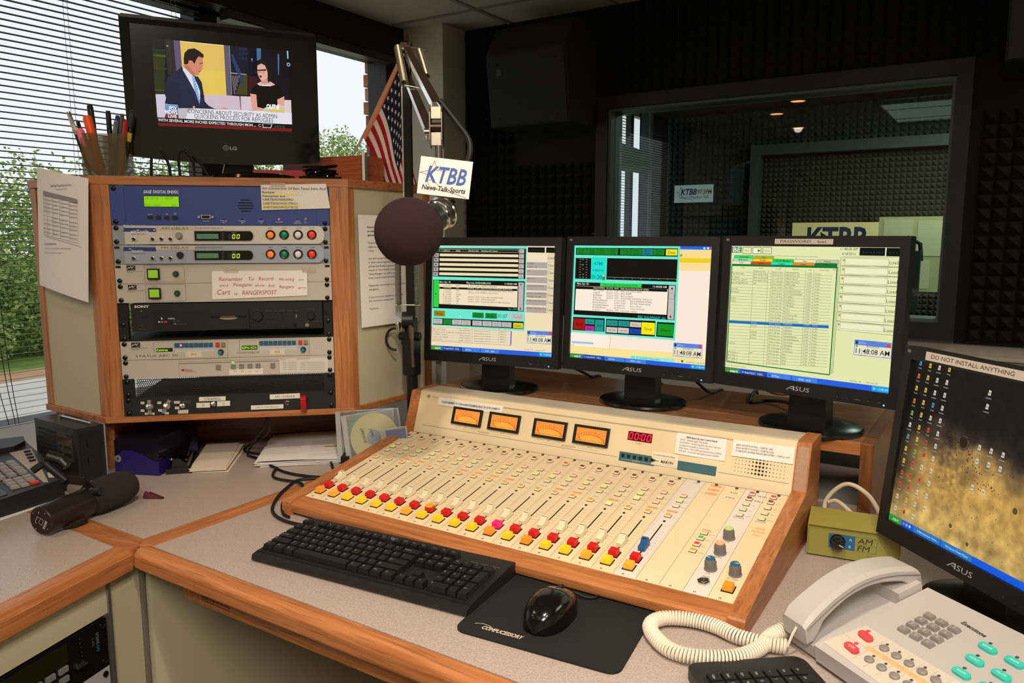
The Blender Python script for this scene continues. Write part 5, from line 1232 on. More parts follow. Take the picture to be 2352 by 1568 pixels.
for i in range(19):
    uc = U0+P23*(i+.5)-.0015; 
    big(uc, .057, MY[YC[i]]); big(uc+.0005, .0815, MPK if i == 11 else MR)
    if i == 7: cobj('yellow_sticker', MB().lathe([(.0085, .0104), (.0080, .0112), (0, .0122)], 20), M('sticker_yellow', (226, 164, 30), .4), uc, .0825, smooth=True)
    if sl is None:
        sl = cobj('fader_slot', MB().box(-.0013, .0013, .094, .200, -.0002, .00025), MATTB, uc, 0)
        fd = cobj('fader_knob', MB().prism(FADER, -.0058, .0058, 'x'), M('fader_cream', (226, 216, 186), .4), uc, .1165, bevel=.0008)
        gl = cobj('fader_line', MB().box(-.0050, .0050, -.0005, .0005, 0, .0003), MATTB, uc, .1165+.0052, w=.0160)
        sc_ = cobj('panel_screw', MB().lathe([(.0020, 0), (.0020, .0008), (.0014, .0012), (.0008, .0005), (0, .0005)], 12), STEEL, uc-.002, .0365, smooth=True)
        gm = cobj('slot_eyelet', MB().lathe([(.0026, 0), (.0024, .0010), (.0012, .0010), (.0012, .0002), (0, .0002)], 12), M('dark_eyelet', (70, 60, 50), .35, .7), uc, .2105, smooth=True)
        ts = cobj('top_screw', MB().lathe([(.0030, 0), (.0030, .0018), (.0018, .0024), (0, .0020)], 12), M('bronze_screw', (110, 92, 76), .35, .8), uc+.008, .3712, smooth=True)
    else:
        cdup(sl, uc, 0); 
        cdup(fd, uc, .1165+(.002 if i == 18 else 0), mat=M('fader_blue', (36, 84, 136), .4) if i == 18 else None); cdup(gl, uc, .1165+.0052, w=.0160)
        cdup(sc_, uc-.002, .0365); cdup(gm, uc, .2105); cdup(ts, uc+.008, .3712)
    small(uc, .2295, MCL if i == 15 else MCU); small(uc+.001, .2675, MCL if i == 16 else (MC if i % 3 == 0 else MPE)); small(uc+.001, .2870, MC if i in (15, 17) else MG); small(uc+.001, .3070, MP)
    if i < 18: small(uc, .3480, MDB if i == 11 else MD)
for i in range(19, 23):
    uc = U0+P23*(i+.5); cdup(sc_, uc-.002, .0365); cdup(ts, uc+.003, .3712)
for v, mt in ((.1985, MPE), (.180, MGR), (.160, MDB), (.140, MCU)): small(.7735, v, mt)
for u in (.8105, .8485):
    for k_, v in enumerate((.3590, .3395, .3195, .2995, .2790)): small(u, v, (MDB, MD, MC, MC, MC)[k_])
def cknob(u, v, top, ang):
    k_ = cobj('rotary_knob', MB().lathe([(.0104, 0), (.0104, .0012), (.0090, .0020), (.0078, .0180), (.0070, .0192), (0, .0192)], 18), M('knob_grey', (112, 108, 106), .45), u, v, smooth=True)
    obj('knob_cap', MB().lathe([(.0074, .0190), (.0070, .0199), (0, .0201)], 18).lathe([(0, 0)], 3), top, k_, smooth=True)
    obj('pointer', MB().box(-.0005, .0005, 0, .0068, .0200, .0205), WHITEP, k_, rot=(0, 0, ang))
    fl_ = MB()
    for q in range(12):
        a = 2*PI*q/12; fl_.box(-.0006, .0006, .0084, .0092, .003, .014, m=Matrix.Rotation(a, 4, 'Z'))
    obj('grip_ribs', fl_, M('knob_grey'), k_)
cknob(.8150, .200, M('top_green', (184, 206, 130), .4), R(40)); cknob(.8150, .1515, M('top_peach', (226, 170, 110), .4), R(35)); cknob(.8150, .1030, M('top_blue', (36, 92, 122), .4), R(75)); cknob(.8535, .1035, M('top_blue'), R(-70))
jk = cobj('headphone_jack', MB().lathe([(.0100, 0), (.0100, .0030), (.0068, .0036)], 6).lathe([(.0068, .0030), (.0066, .0048), (.0036, .0050), (.0034, .0010), (0, .0010)], 20), CHROME, .8160, .0660)
big(.8550, .0630, MY['o'])
# printed scales and legends on the sloping modules
INK = (70, 58, 46); f = Flat()
PE = (240, 176, 128)
names = ['MC 1', 'MC 2', 'A DISC 1', 'A DISC 2', 'A DISC 3', 'ISDN', 'A V DAT', 'A V AIR 1', 'A V AIR 2', 'NEWS BOSS', 'TALK', 'SPORTS', 'NEWS BOSS', 'KDB KTBB', 'WEB KTBB', 'SAS A', 'SAS B', 'REMOTE', 'PHONE']
for i in range(19):
    uc = U0+P23*(i+.5)-.0015; u0 = U0+P23*i
    f.line(u0+.0045, .04, u0+.0045, .37, .00035, (170, 150, 118)); f.line(u0+P23-.0030, .04, u0+P23-.0030, .37, .00035, (170, 150, 118)); f.line(u0+.004, .325, u0+P23-.004, .325, .0003, (150, 130, 104))
    for k_, lb in enumerate(('0', '5', '10', '15', '20', '25', '30', '40', '60')):
        v = .195-.0095*k_
        f.line(uc+.0045, v, uc+.0085, v, .00045, INK); f.text(lb, uc+.0100, v-.0009, .0019, INK)
        f.line(uc-.0075, v, uc-.0045, v, .0004, INK)
    for v, s_ in ((.2285, 'CUE'), (.306, 'PGM'), (.286, 'AUD'), (.2665, 'MONO')): f.text(s_, uc+.0085, v-.001, .0021, INK)
    if i < 18: f.text('INPUT', uc-.004, .3355, .0026, INK); f.text('A', uc+.0085, .349, .0018, INK); f.text('B', uc+.0085, .345, .0018, INK)
    f.text('BPI-801', uc, .3645, .0022, INK); f.text('OFF', uc+.0105, .079, .0024, INK, ang=R(90)); f.text('ON', uc+.0105, .054, .0024, INK, ang=R(90))
    for k_ in range(6): f.line(uc+.0095+.0012*(k_ % 2), .108-.0022*k_, uc+.0125, .108-.0022*k_, .0003, INK)
    lb = names[i]
    if i in (2, 3, 6, 7, 8, 9, 12, 13, 15, 17, 18):
        f.rect(uc-.010, .2440, uc+.012, .2520, PE, 1); f.text(lb, uc+.001, .2462, .0034, (150, 50, 36), w=.017, align='c', L=2)
    elif i in (10, 11): f.rect(uc-.012, .2440, uc+.018, .2530, (226, 210, 186), 1); f.text('BOSS' if i == 10 else 'TALK', uc+.002, .2465, .0036, (60, 50, 44), w=.018, align='c', L=2)
    else: f.text('ASSIGN', uc-.004, .2460, .0024, INK)
for i in range(19):
    uc = U0+P23*(i+.5)-.0015
    if i in (11, 17): f.rect(uc-.016, .0060, uc+.022, .0250, (232, 204, 164), 2); f.text('INTERNET' if i == 11 else 'TIELINE', uc, .0100, .0040, (170, 60, 44), w=.020, align='c', L=5)
    if i in (12, 18): f.rect(uc-.016, .0110, uc+.020, .0250, (232, 204, 164), 2)
    if i in (13, 14): f.rect(uc-.017, .0140, uc+.022, .0262, (232, 222, 208), 2)
    f.rect(uc-.010, .0180 if i in (11, 17) else .0170, uc+.010, .0245, PE if i not in (13, 14) else (232, 222, 208), 3); f.text(names[i], uc, .0192, .0036, (160, 54, 40) if i not in (13, 14) else (110, 96, 90), w=.0165, align='c', L=5)
for v, s_ in ((.369-.004, '1. MARTI #1'), (.353-.004, '2. MARTI 2'), (.3375-.004, '3. MARTI/KLR')): f.rect(.7300, v-.003, .7520, v+.006, PE, 1); f.text(s_, .741, v, .0040, (190, 70, 44), w=.019, align='c', L=2)
for u, v, s_ in ((.778, .3500, 'AIR'), (.778, .3300, 'PRE'), (.8295, .3540, 'AIR'), (.8290, .3340, 'PRE')): f.rect(u-.013, v-.002, u+.012, v+.008, (230, 214, 186), 1); f.text(s_, u, v, .0056, (60, 50, 44), w=.017, align='c', L=2)
f.rect(.8370, .216, .8700, .256, (240, 202, 156), 1)
for k_, s_ in enumerate(('LEAVE', 'ON MONO', 'ONLY')): f.text(s_, .8535, .245-.011*k_, .0046, (186, 70, 44), w=(.016, .022, .013)[k_], align='c', L=2)
f.text('TIMER', .7735, .2080, .0036, INK, w=.016, align='c'); f.line(.7600, .2060, .7870, .2060, .0003, INK); f.line(.760, .130, .787, .130, .0003, INK)
for v, s_ in ((.1975, 'AUTO'), (.179, 'RUN'), (.159, 'RST'), (.139, 'HOLD')): f.text(s_, .7820, v-.001, .0024, INK)
for u, v, s_ in ((.815, .1850, 'CUE'), (.815, .1365, 'HDPN'), (.815, .0880, 'CR'), (.8535, .0880, 'STUDIO'), (.8105, .268, 'SOURCE'), (.8485, .268, 'SOURCE')): f.text(s_, u, v, .0034, INK, align='c')
for u in (.8195, .8575):
    for k_, s_ in enumerate(('EXT 1', 'EXT 2', 'PGM', 'AUD', 'MONO')): f.text(s_, u, .358-.020*k_, .0021, INK)
for (u, v) in ((.815, .200), (.815, .1515), (.815, .1030), (.8535, .1035)):
    for k_ in range(11):
        a = R(-60+30*k_); f.disc(u+.0135*math.cos(a), v+.0135*math.sin(a), .00045, INK, seg=6)
for i in range(24): f.line(U0+P23*i, .033, U0+P23*i, .3765, .0005, (96, 78, 56), 0)
f.text('PHONE', .816, .0800, .0024, INK, align='c')
f.build('lettering', CON, plane='xy', mw=MS, base=.00015, step=4e-5)
ht = MB()
for i in range(23): ht.box(U0+P23*i+.001, U0+P23*i+.004, .3768, .3790, -.001, .0012)
obj('hinge_gap', MB().box(-.0095, .8725, .3768, .3800, -.003, -.0012), MATTB, CON, mw=MS)

# ---- meter bridge
f = Flat()
f.line(.013, .0165, .525, .0165, .0008, (60, 84, 86)); f.line(.735, .0190, .866, .0190, .0008, (60, 84, 86)); f.line(.231, .0835, .756, .0835, .0006, (60, 84, 86)); f.line(.231, .0855, .756, .0855, .0004, (60, 84, 86)); f.line(.231, .0845, .756, .0845, .0003, (60, 84, 86))
TX = (130, 118, 96)
for u0, s_, m1, m2 in ((.098, 'PROGRAM', .200, .282), (.319, 'AUDITION', .420, .501)):
    mid = (u0+m2)/2
    for a0, a1, lb in ((u0+.01, u0+.072, 'LEFT'), (m1+.01, m1+.072, 'RIGHT')):
        c = (a0+a1)/2; f.line(a0, .0262, c-.012, .0262, .0004, TX); f.line(c+.012, .0262, a1, .0262, .0004, TX); f.text(lb, c, .0250, .0030, TX, align='c')
    f.line(u0+.03, .0215, mid-.022, .0215, .0004, TX); f.line(mid+.022, .0215, m2-.02, .0215, .0004, TX); f.text(s_, mid, .0195, .0046, TX, w=.034, align='c')
f.text('TIMER', .567, .0485, .0030, TX, w=.014, align='c')
f.rect(.011, .083, .020, .0905, (150, 142, 120)); f.text('AUDIOARTS', .024, .0835, .0050, (160, 152, 134), w=.04)
f.text('AUDITION', .38, .5, .001, TX)
for j, (v, n0) in enumerate(((.0480, 0), (.0410, 0), (.0340, 0), (.0270, 0), (.0545, 0))):
    for k_ in range(15):
        u = .7660+.00645*k_; rr = .0008+.0019*math.exp(-((k_-7)/2.6)**2)
        if j == 4: rr *= .8
        if u > .8635: continue
        f.disc(u, v, rr*.85+.0006, (206, 190, 152), 0, 12); f.disc(u, v, rr*.85, (14, 12, 10), 1, 12)
f.build('lettering', CON, plane='xy', mw=MU, base=.00015, step=4e-5)
def mtr(u0, u1, v0=.0310, v1=.0712):
    W_, H_ = u1-u0, v1-v0
    b_ = obj('level_meter', MB().prism([(0, 0), (W_, 0), (W_, H_), (0, H_)], 0, .0012, 'z'), MATTB, CON, mw=MU @ Matrix.Translation((u0, v0, 0)))
    fr_ = MB(); t_ = .0055
    for x0_, x1_, y0_, y1_ in ((0, W_, 0, t_), (0, W_, H_-t_, H_), (0, t_, t_, H_-t_), (W_-t_, W_, t_, H_-t_)): fr_.box(x0_, x1_, y0_, y1_, .0012, .0052)
    obj('meter_frame', fr_, BLACK, b_, bevel=.0008)
    f = Flat(); x0_, x1_, y0_, y1_ = t_, W_-t_, t_, H_-t_
    f.rect(x0_, y0_, x1_, y1_, (255, 150, 62)); f.rect(x0_+.010, y0_, x1_-.010, y0_+.014, (255, 172, 66), 1)
    f.L = 2; cx, cy, rr = W_/2, -.030, .052
    pts = [(cx+rr*math.sin(R(a)), cy+rr*math.cos(R(a))) for a in range(-34, 13, 3)]; f.path(pts, .0004, (90, 50, 20))
    pts = [(cx+rr*math.sin(R(a)), cy+rr*math.cos(R(a))) for a in range(11, 36, 3)]; f.path(pts, .0013, (220, 70, 30))
    for a, lb in zip((-32, -25, -18, -12, -6, -1, 4, 9, 16, 26), ('20', '10', '7', '5', '3', '2', '1', '0', '1', '3')):
        c_ = (120, 60, 20) if a < 10 else (224, 90, 40)
        f.line(cx+rr*math.sin(R(a)), cy+rr*math.cos(R(a)), cx+(rr+.0035)*math.sin(R(a)), cy+(rr+.0035)*math.cos(R(a)), .0004, c_); f.text(lb, cx+(rr+.0042)*math.sin(R(a)), cy+(rr+.0042)*math.cos(R(a)), .0030, c_, align='c')
    f.line(cx-.031, cy+.046, cx-.021, cy+.0365, .0007, (60, 30, 12), 4); f.line(x0_+.002, y0_+.003, x1_-.004, y0_+.0035, .0004, (120, 60, 20)); f.text('VU', x1_-.007, y0_+.0025, .0038, (60, 30, 14)); f.text('-', x0_+.006, y1_-.005, .0034, (60, 30, 14)); f.text('+', x1_-.005, y1_-.005, .0034, (220, 80, 40))
    f.build('meter_scale', b_, mat=SCREEN, plane='xy', base=.0016, step=4e-5)
for u0, u1 in ((.0975, .1800), (.2000, .2825), (.3185, .4005), (.4190, .5010)): mtr(u0, u1)
tm_ = obj('timer_window', MB().box(0, .0525, 0, .0185, 0, .0008), GLOSSB, CON, mw=MU @ Matrix.Translation((.5415, .0545, 0)))
f = Flat(); f.rect(.0005, .0005, .052, .018, (70, 4, 12))
for k_, c in enumerate('0000'): f.seg7(c, .0035+.0125*k_-(.0010 if k_ < 2 else -.0010), .0030, .0068, .0125, .0017, (255, 40, 66), 1)
f.disc(.0258, .0060, .0011, (255, 40, 66), 1); f.disc(.0268, .0120, .0011, (255, 40, 66), 1)
f.build('digits', tm_, mat=SCREEN_HOT, plane='xy', base=.0009, step=4e-5)
TEAL = M('teal_panel', (62, 100, 108), .35)
sp2 = obj('source_panel', MB().box(0, .0770, 0, .0190, 0, .0007), TEAL, CON, mw=MU @ Matrix.Translation((.5290, .0100, 0)))
for k_ in range(6): obj('source_button', MB().box(-.0030, .0030, -.0030, .0030, .0007, .0040), BLACK, sp2, loc=(.0085+.0128*k_, .0115, 0), bevel=.0005)
f = Flat(); f.line(.006, .0040, .028, .0040, .0005, (190, 210, 206)); f.line(.048, .0040, .070, .0040, .0005, (190, 210, 206)); f.text('SOURCE', .038, .0022, .0032, (200, 216, 212), w=.017, align='c'); f.build('lettering', sp2, plane='xy', base=.0009)
obj('display_panel', MB().box(0, .0770, 0, .0185, 0, .0007), TEAL, CON, mw=MU @ Matrix.Translation((.6545, .0104, 0)))
# notes on the meter bridge
MUW = WM[CON.name] @ MU
def bridge_note(name, label, u0, v0, u1, v1, mat=PAPER, cat='note', w=.0012, rot=0):
    o = bpy.data.objects.new(name, None); COL.objects.link(o); o.matrix_world = MUW @ Matrix.Translation((u0, v0, w)) @ Matrix.Rotation(rot, 4, 'Z')
    o['label'] = label; o['category'] = cat; WM[o.name] = o.matrix_world.copy()
    W_, H_ = u1-u0, v1-v0
    m_ = MB(); m_.grid(lambda a, b: Vector((a*W_, b*H_, .0006*math.sin(a*7+b*3)+.0004)), 8, 3, two=.0003)
    obj('sheet', m_, mat, o); return o
n_ = bridge_note('reminder_strip', 'long white strip of paper above the two left meters, about audio streaming', .047, .0690, .231, .0880)
f = Flat(); f.text('PLEASE REMEMBER TO TURN AUDIO STREAMING BACK ON AFTER GAMES!!!!!!', .012, .0062, .0046, (50, 50, 52), w=.165, bold=.01, ang=R(.7)); f.build('lettering', n_, plane='xy', base=.0014)
n_ = bridge_note('instruction_note', 'white typed note with six lines between the red timer and the speaker holes', .645, .0415, .745, .0835)
f = Flat(); f.text('ESPN Board Op User Control Switch', .020, .0335, .0034, (50, 48, 50), w=.062, bold=.02)
for k_, (s_, w_) in enumerate((('Shift+F - unloads log for live events', .056), ('Ctrl+Shift+F - reloads log after live event; log must', .082), ('be adjusted manually to current time', .060), ('Shift+Home - Turns OFF automated control of ESPN', .084), ('Shift+End - Turns ON automated control of ESPN', .080))): f.text(s_, .008, .0280-.0056*k_, .0030, (86, 80, 84), w=w_)
f.build('lettering', n_, plane='xy', base=.0014)
n_ = bridge_note('cart_note', 'white typed note with three lines right above the speaker holes at the console right end', .757, .0540, .8700, .0850, w=.0018, rot=R(.6))
f = Flat()
for k_, (s_, w_) in enumerate((('ESPN SPORTS INTRO - CART# 1042', .068), ('ESPN SPORTS OUTRO - CART# 1043', .070), ('KTBB/ESPN SEVERE WEATHER INTRO - CART# 1057', .100))): f.text(s_, .007, .0205-.0056*k_, .0031, (74, 70, 72), w=w_)
f.build('lettering', n_, plane='xy', base=.0014)
n_ = bridge_note('tape_label', 'cream label with a left-pointing arrow beside the row of source buttons', .6000, .0130, .6540, .0395, M('cream_label', (236, 222, 196), .6), 'label')
f = Flat(); f.text('NO AUD BUTTON ON COMREX', .002, .0185, .0030, (60, 56, 54), w=.046); f.line(.006, .0085, .016, .0085, .0012, (50, 40, 50)); f.raw([(.003, .0085), (.008, .0115), (.008, .0055)], (50, 40, 50), 1); f.text('MARVIN', .020, .0060, .0052, (60, 44, 56), w=.026, bold=.02); f.frame(.0015, .0030, .050, .0145, .0004, (190, 150, 130)); f.build('lettering', n_, plane='xy', base=.0014)
tp = obj('clear_tape', MB().box(.8765, .8965, 0.0, .080, .0006, .0010), M('clear_tape'), CON, mw=Matrix.Translation((0, .3895, .1015)) @ Matrix.Rotation(R(70.8), 4, 'X'))
# ================================================================== MONITOR SHELF
SH = thing('monitor_shelf', 'walnut-grained raised shelf behind the console carrying three monitors', 'shelf', (-.72, 1.75, .75))
ST = .912
obj('shelf_top', MB().box(-1.242, -.218, 1.582, 1.94, ST-.020, ST), WAL[0], SH, world=True, bevel=.001)
obj('front_edge', MB().box(-1.242, -.218, 1.575, 1.582, ST-.024, ST+.0003), OAK[0], SH, world=True, bevel=.0008)
obj('side_board', MB().box(-1.260, -1.242, 1.575, 1.94, .75, ST+.001), OAK[2], SH, world=True, bevel=.001)
obj('side_board', MB().box(-.218, -.194, 1.575, 1.94, .75, ST+.001), wood('oak_dark_z', 2, (140, 84, 44), (100, 58, 28), (78, 44, 20)), SH, world=True, bevel=.001)
# green-beige lateral file behind the desk
fb = thing('office_divider', 'low cream divider panel with a blue-green lower half behind the shelf', 'divider', (-.55, 2.02, 0))
obj('upper_panel', MB().box(-.25, .75, 0, .02, .55, .838), M('beige_divider', (190, 184, 158), .6), fb)
obj('top_cap', MB().box(-.25, .75, -.003, .023, .838, .842), M('oak_cap', (190, 120, 76), .5), fb)
obj('lower_panel', MB().box(-.25, .75, -.012, 0, .0, .775), M('blue_green_divider', (156, 176, 168), .6), fb)
for k_ in range(4):
    t = thing('red_tab', ('leftmost','second','third','rightmost')[k_]+' small red tab on the top edge of the divider behind the shelf', 'tab', (-.365+.062*k_, 2.03, .842), group='red tabs on the divider')
    obj('tab', MB().box(-.012, .012, -.002, .002, 0, .004), M('red_tab', (186, 48, 40), .5), t)

# ================================================================== MONITORS
def frame_of(o, yaw, tilt):
    r = Vector((math.cos(yaw), math.sin(yaw), 0)); n = Vector((math.sin(yaw), -math.cos(yaw), 0)); u = Vector((0, 0, 1))*math.cos(tilt)-n*math.sin(tilt)
    b = u.cross(r)*-1  # depth direction
    b = r.cross(u)*-1
    return Matrix(((r.x, b.x, u.x, o[0]), (r.y, b.y, u.y, o[1]), (r.z, b.z, u.z, o[2]), (0, 0, 0, 1)))
BEZ = M('monitor_bezel', (20, 20, 21), .42, bump=(700, .2))
def monitor(label, o, yaw, tilt, zbase, bl=.0175, br=.0175, bt=.021, bb=.0285, basepx=None, neck=None):
    yaw, tilt = R(yaw), R(tilt)
    MW = frame_of(o, yaw, tilt)
    W_, H_ = .338, .270
    c = MW @ Vector((W_/2, .055, -H_))
    t = thing('monitor', label, 'monitor', (c.x, c.y, zbase), yaw, 'square black desk monitors')
    ML = WM[t.name].inverted() @ MW
    fr = MB()
    for x0, x1, z0, z1 in ((-bl, W_+br, 0, bt), (-bl, W_+br, -H_-bb, -H_), (-bl, 0, -H_, 0), (W_, W_+br, -H_, 0)): fr.box(x0, x1, -.006, .022, z0, z1)
    obj('bezel', fr, BEZ, t, mw=ML, bevel=.0015)
    obj('housing', MB().frustum(-bl+.004, W_+br-.004, -H_-bb+.004, bt-.004, 0, .034, .035, .04, m=Matrix.Translation((0, .020, 0)) @ Matrix(((1, 0, 0, 0), (0, 0, 1, 0), (0, 1, 0, 0), (0, 0, 0, 1)))), BEZ, t, mw=ML, bevel=.002)
    obj('screen_backing', MB().box(0, W_, .001, .004, -H_, 0), GLOSSB, t, mw=ML)
    f = Flat(); lx, lz = W_/2-.026, -H_-bb*.66
    f.text('SUS', lx+.017, lz, .0085, (170, 168, 166), w=.030, bold=.0, shear=.1); f.raw([(lx-.002, lz), (lx+.0005, lz), (lx+.012, lz+.0085), (lx+.0095, lz+.0085)], (170, 168, 166), 1); f.raw([(lx+.0095, lz+.0085), (lx+.0155, lz+.0085), (lx+.0155, lz), (lx+.013, lz), (lx+.013, lz+.0062), (lx+.0075, lz+.0062)], (170, 168, 166), 1); f.line(lx+.0075, lz+.0030, lx+.013, lz+.0030, .0012, (170, 168, 166), 1)
    for k_, s_ in enumerate(('S', '<-', 'MENU', '+>', 'O')): f.text(s_, .245+.0195*k_, -H_-bb*.72, .0026, (110, 110, 112), align='c')
    f.rect(-.010, .0105, -.003, .0155, (120, 116, 120)); f.rect(-.0065, .0110, -.004, .0150, (150, 50, 60), 1)
    f.build('bezel_marks', t, mw=ML, base=.0062)
    obj('power_light', MB().lathe([(0, .0010), (.0014, .0006), (.0016, 0)], 10, m=RXM), M('blue_power_led', (70, 110, 255), .3, emit=6), t, mw=ML @ Matrix.Translation((.3315, -.006, -H_-bb*.80)))
    # stand
    bz = MB(); bz.lathe([(0, .0165), (.060, .0150), (.100, .0115), (.1045, .0095), (.1060, .0050), (.1035, 0), (0, 0)], 56, sy=.86)
    obj('base', bz, M('brushed_black', (14, 15, 16), .22, spec=.8), t, smooth=True)
    top = ML @ Vector((W_/2, .030, -H_+.03)); z1 = top.z
    nk = MB(); nk.prism([(-.040, .010), (.040, .010), (.036, z1), (-.036, z1)], -.012, .026, 'y'); obj('neck', nk, BLACK, t, loc=(0, top.y*.35, 0), bevel=.003)
    nk = MB(); nk.cyl((-.035, 0, 0), (.035, 0, 0), .011, seg=16); obj('hinge', nk, BLACK, t, loc=(0, top.y*.35-.0, z1-.035), smooth=True)
    return t, ML
# --- shared pieces of screen art
def taskbar(f, px, b=26):
    """px: (x0,y0,x1,y1) of the taskbar in crop coordinates, left and right ends"""
    (x0, y0), (x1, y1), h, w0 = px
    f.poly([(x0, y0), (x1, y1), (x1, y1+h), (x0, y0+h)], (40, 96, 224)); f.L += 1
    def q(t): return (x0+(x1-x0)*t, y0+(y1-y0)*t)
    def bar(t0, t1, c): a, b_ = q(t0), q(t1); f.poly([(a[0], a[1]+2), (b_[0], b_[1]+2), (b_[0], b_[1]+h-2), (a[0], a[1]+h-2)], c)
    bar(0, .087, (60, 146, 60)); bar(.10, .255, (28, 70, 170)); bar(.26, .40, (60, 130, 236)); bar(.41, .56, (60, 130, 236)); bar(.89, 1.0, (20, 160, 236))
    a = q(.03); b_ = q(.08); f.t('start', a[0], a[1]+h*.74, b_[0], h*.42, (236, 244, 236), shear=.2, b1=b_[1]+h*.74, bold=.02)
    for t0, t1, s_ in ((.12, .235, 'AudioVAULT - 9.20.0...'), (.285, .33, 'AVTime'), (.445, .52, 'AVAir - AirIt'), (.93, .99, '11:48 AM')):
        a = q(t0); b_ = q(t1); f.t(s_, a[0], a[1]+h*.70, b_[0], h*.36, (220, 232, 250), b1=b_[1]+h*.70)
    for t_, c in ((.018, (226, 90, 40)), (.11, (196, 196, 190)), (.272, (20, 30, 30)), (.425, (90, 120, 180)), (.905, (220, 220, 230))): a = q(t_); f.disc(a[0], a[1]+h*.5, .0022, c, seg=8)
    f.L -= 1
def clockwin(f, x0, y0, x1, y1, col, sk):
    f.poly([(x0, y0), (x1, y0+sk), (x1-8, y1+sk), (x0-5, y1)], (232, 226, 196)); L = f.L; f.L = L+1
    h = (y1-y0)
    f.poly([(x0, y0), (x1, y0+sk), (x1-1, y0+sk+h*.30), (x0-1, y0+h*.30)], (90, 130, 224)); f.poly([(x1-30, y0+sk+4), (x1-4, y0+sk+5), (x1-5, y0+sk+h*.27), (x1-31, y0+sk+h*.26)], (216, 70, 60), L+2)
    f.frame(x0, y0, x1-3, y1+sk*.7, .0008, (60, 90, 200)); f.rect(x0+8, y0+8, x0+22, y0+h*.25, (16, 60, 40), L+2)
    f.t('AVTime', x0+28, y0+h*.24, x0+82, h*.14, (190, 210, 246), b1=y0+h*.24+sk*.3); f.t('NETONE/DDS', x0+82, y0+h*.47, x0+178, h*.11, (60, 60, 60), b1=y0+h*.47+sk*.35); f.disc(x0+13, y0+h*.38, .0022, (40, 200, 60))
    f.t('11:48:08 AM', x0+5, y0+h*.82, x1-14, h*.30, (22, 20, 24), b1=y0+h*.82+sk*.82, bold=.006); f.t('4/18/2016', x0+20, y0+h*.97, x0+80, h*.07, (90, 90, 80)); f.t('BackUp', x1-60, y0+h*.95+sk*.8, x1-20, h*.07, (90, 90, 80)); f.L = L
SD = [(0, 0), (.338, 0), (0, -.27), (.338, -.27)]
# ---------- monitor 1
m1, ML1 = monitor('leftmost monitor of three on the shelf, partly hidden by the microphone ball', (-1.262, 1.573, 1.284), 9.584, 4.01, ST)
H1 = homog([(995.4, 563), (1275.8, 565.4), (989.5, 801.4), (1269.2, 820.3)], SD); C1 = (960, 530, 4.237)
f = Flat(H1, C1); TQ = (110, 232, 208)
CRM = (240, 222, 184)
f.raw([(0, 0), (.338, 0), (.338, -.27), (0, -.27)], CRM); f.L = 1
f.poly([(150, 148), (1060, 150), (1040, 972), (135, 915)], TQ); f.L = 2
f.poly([(152, 165), (1050, 172), (1043, 465), (146, 438)], (18, 18, 16)); f.L = 3
f.rect(160, 168, 206, 205, (20, 90, 30))
f.poly([(214, 172), (975, 183), (975, 212), (214, 204)], (18, 18, 16)); f.frame(214, 176, 975, 208, .0008, (236, 220, 190))
f.t('11:38:51A', 236, 195, 312, 12, (236, 226, 200)); f.t('0000', 372, 197, 410, 12, (236, 226, 200)); f.t('00:12.0 LIN', 492, 198, 590, 12, (236, 226, 200)); f.t('Mid Day 92.1 Liners', 618, 200, 776, 12, (236, 226, 200))
for k_ in range(5):
    y = 217+45.5*k_; f.poly([(214-1.5*k_, y), (975, y+12+k_*1.2), (975, y+38+k_*1.4), (213-1.5*k_, y+26)], (236, 218, 178)); f.rect(160-2*k_, y-4, 204-2*k_, y+34, (176, 166, 166)); f.poly([(172-2*k_, y+6), (172-2*k_, y+22), (190-2*k_, y+14)], (20, 20, 20), 4)
for k_ in range(6): f.rect(984-k_, 176+48.5*k_, 1032-k_, 218+48.5*k_, (190, 180, 176)); f.t('L', 1000, 209+48.5*k_, 1012, 20, (60, 56, 56))
f.poly([(148, 470), (1040, 488), (1030, 782), (142, 745)], (18, 18, 16), 2); f.rect(155, 474, 200, 738, (40, 214, 60)); f.poly([(168, 598), (168, 614), (184, 606)], (10, 40, 10), 4)
f.poly([(207, 508), (970, 535), (965, 742), (205, 706)], (240, 224, 190))
W_C = (236, 228, 206)
f.t('Mon Apr 18', 212, 498, 316, 14, W_C, bold=.01); f.t('Play List: 0418163M.LOG', 472, 508, 708, 16, W_C, b1=512, bold=.01); f.t('11:48:08 AM', 842, 518, 962, 15, W_C, b1=521, bold=.01)
f.poly([(209, 540), (966, 562), (966, 582), (208, 558)], (18, 18, 16), 4)
for k_, (tm1, no, ln, ti) in enumerate((('11:46:45A', '2002', '01:00.0', 'WORLD TOUR 2016'), ('11:47:45A', '333', '01:00.0', 'HOLE IN ONE CHANDLER SHOOTOUT'), ('11:44:30A', '3362', '00:30.1', 'FUZZYS TACOS-WRLNG BFAST SWICH'), ('11:45:00A', '777', '00:02.4', 'ESPN 2 Sec liner'), ('@ 11:53:00A', 'ALIGN', '', ''), ('11:55:50A', '499', '00:59.9', 'KYLE LAKE FOUNDATION'), ('11:56:50A', '8348', '00:30.0', 'LONGHORN FORD'), ('11:57:20A', '468', '00:30.0', 'Southside Bank KTBB Weather'), ('11:57:50A', '11', '', ''))):
    y = 528+21.5*k_; c = (240, 226, 196) if k_ == 1 else (50, 46, 44)
    f.t(tm1, 248-2*(k_ > 3)*4, y+3, 324, 12, c, L=6); f.t(no, 370, y+6, 370+9*len(no), 12, c, L=6)
    if ln: f.t(ln, 487, y+9, 543, 12, c, L=6); f.t('COM', 557, y+11, 596, 12, c, L=6); f.t(ti, 612, y+14, 612+10.6*len(ti), 13, c, L=6)
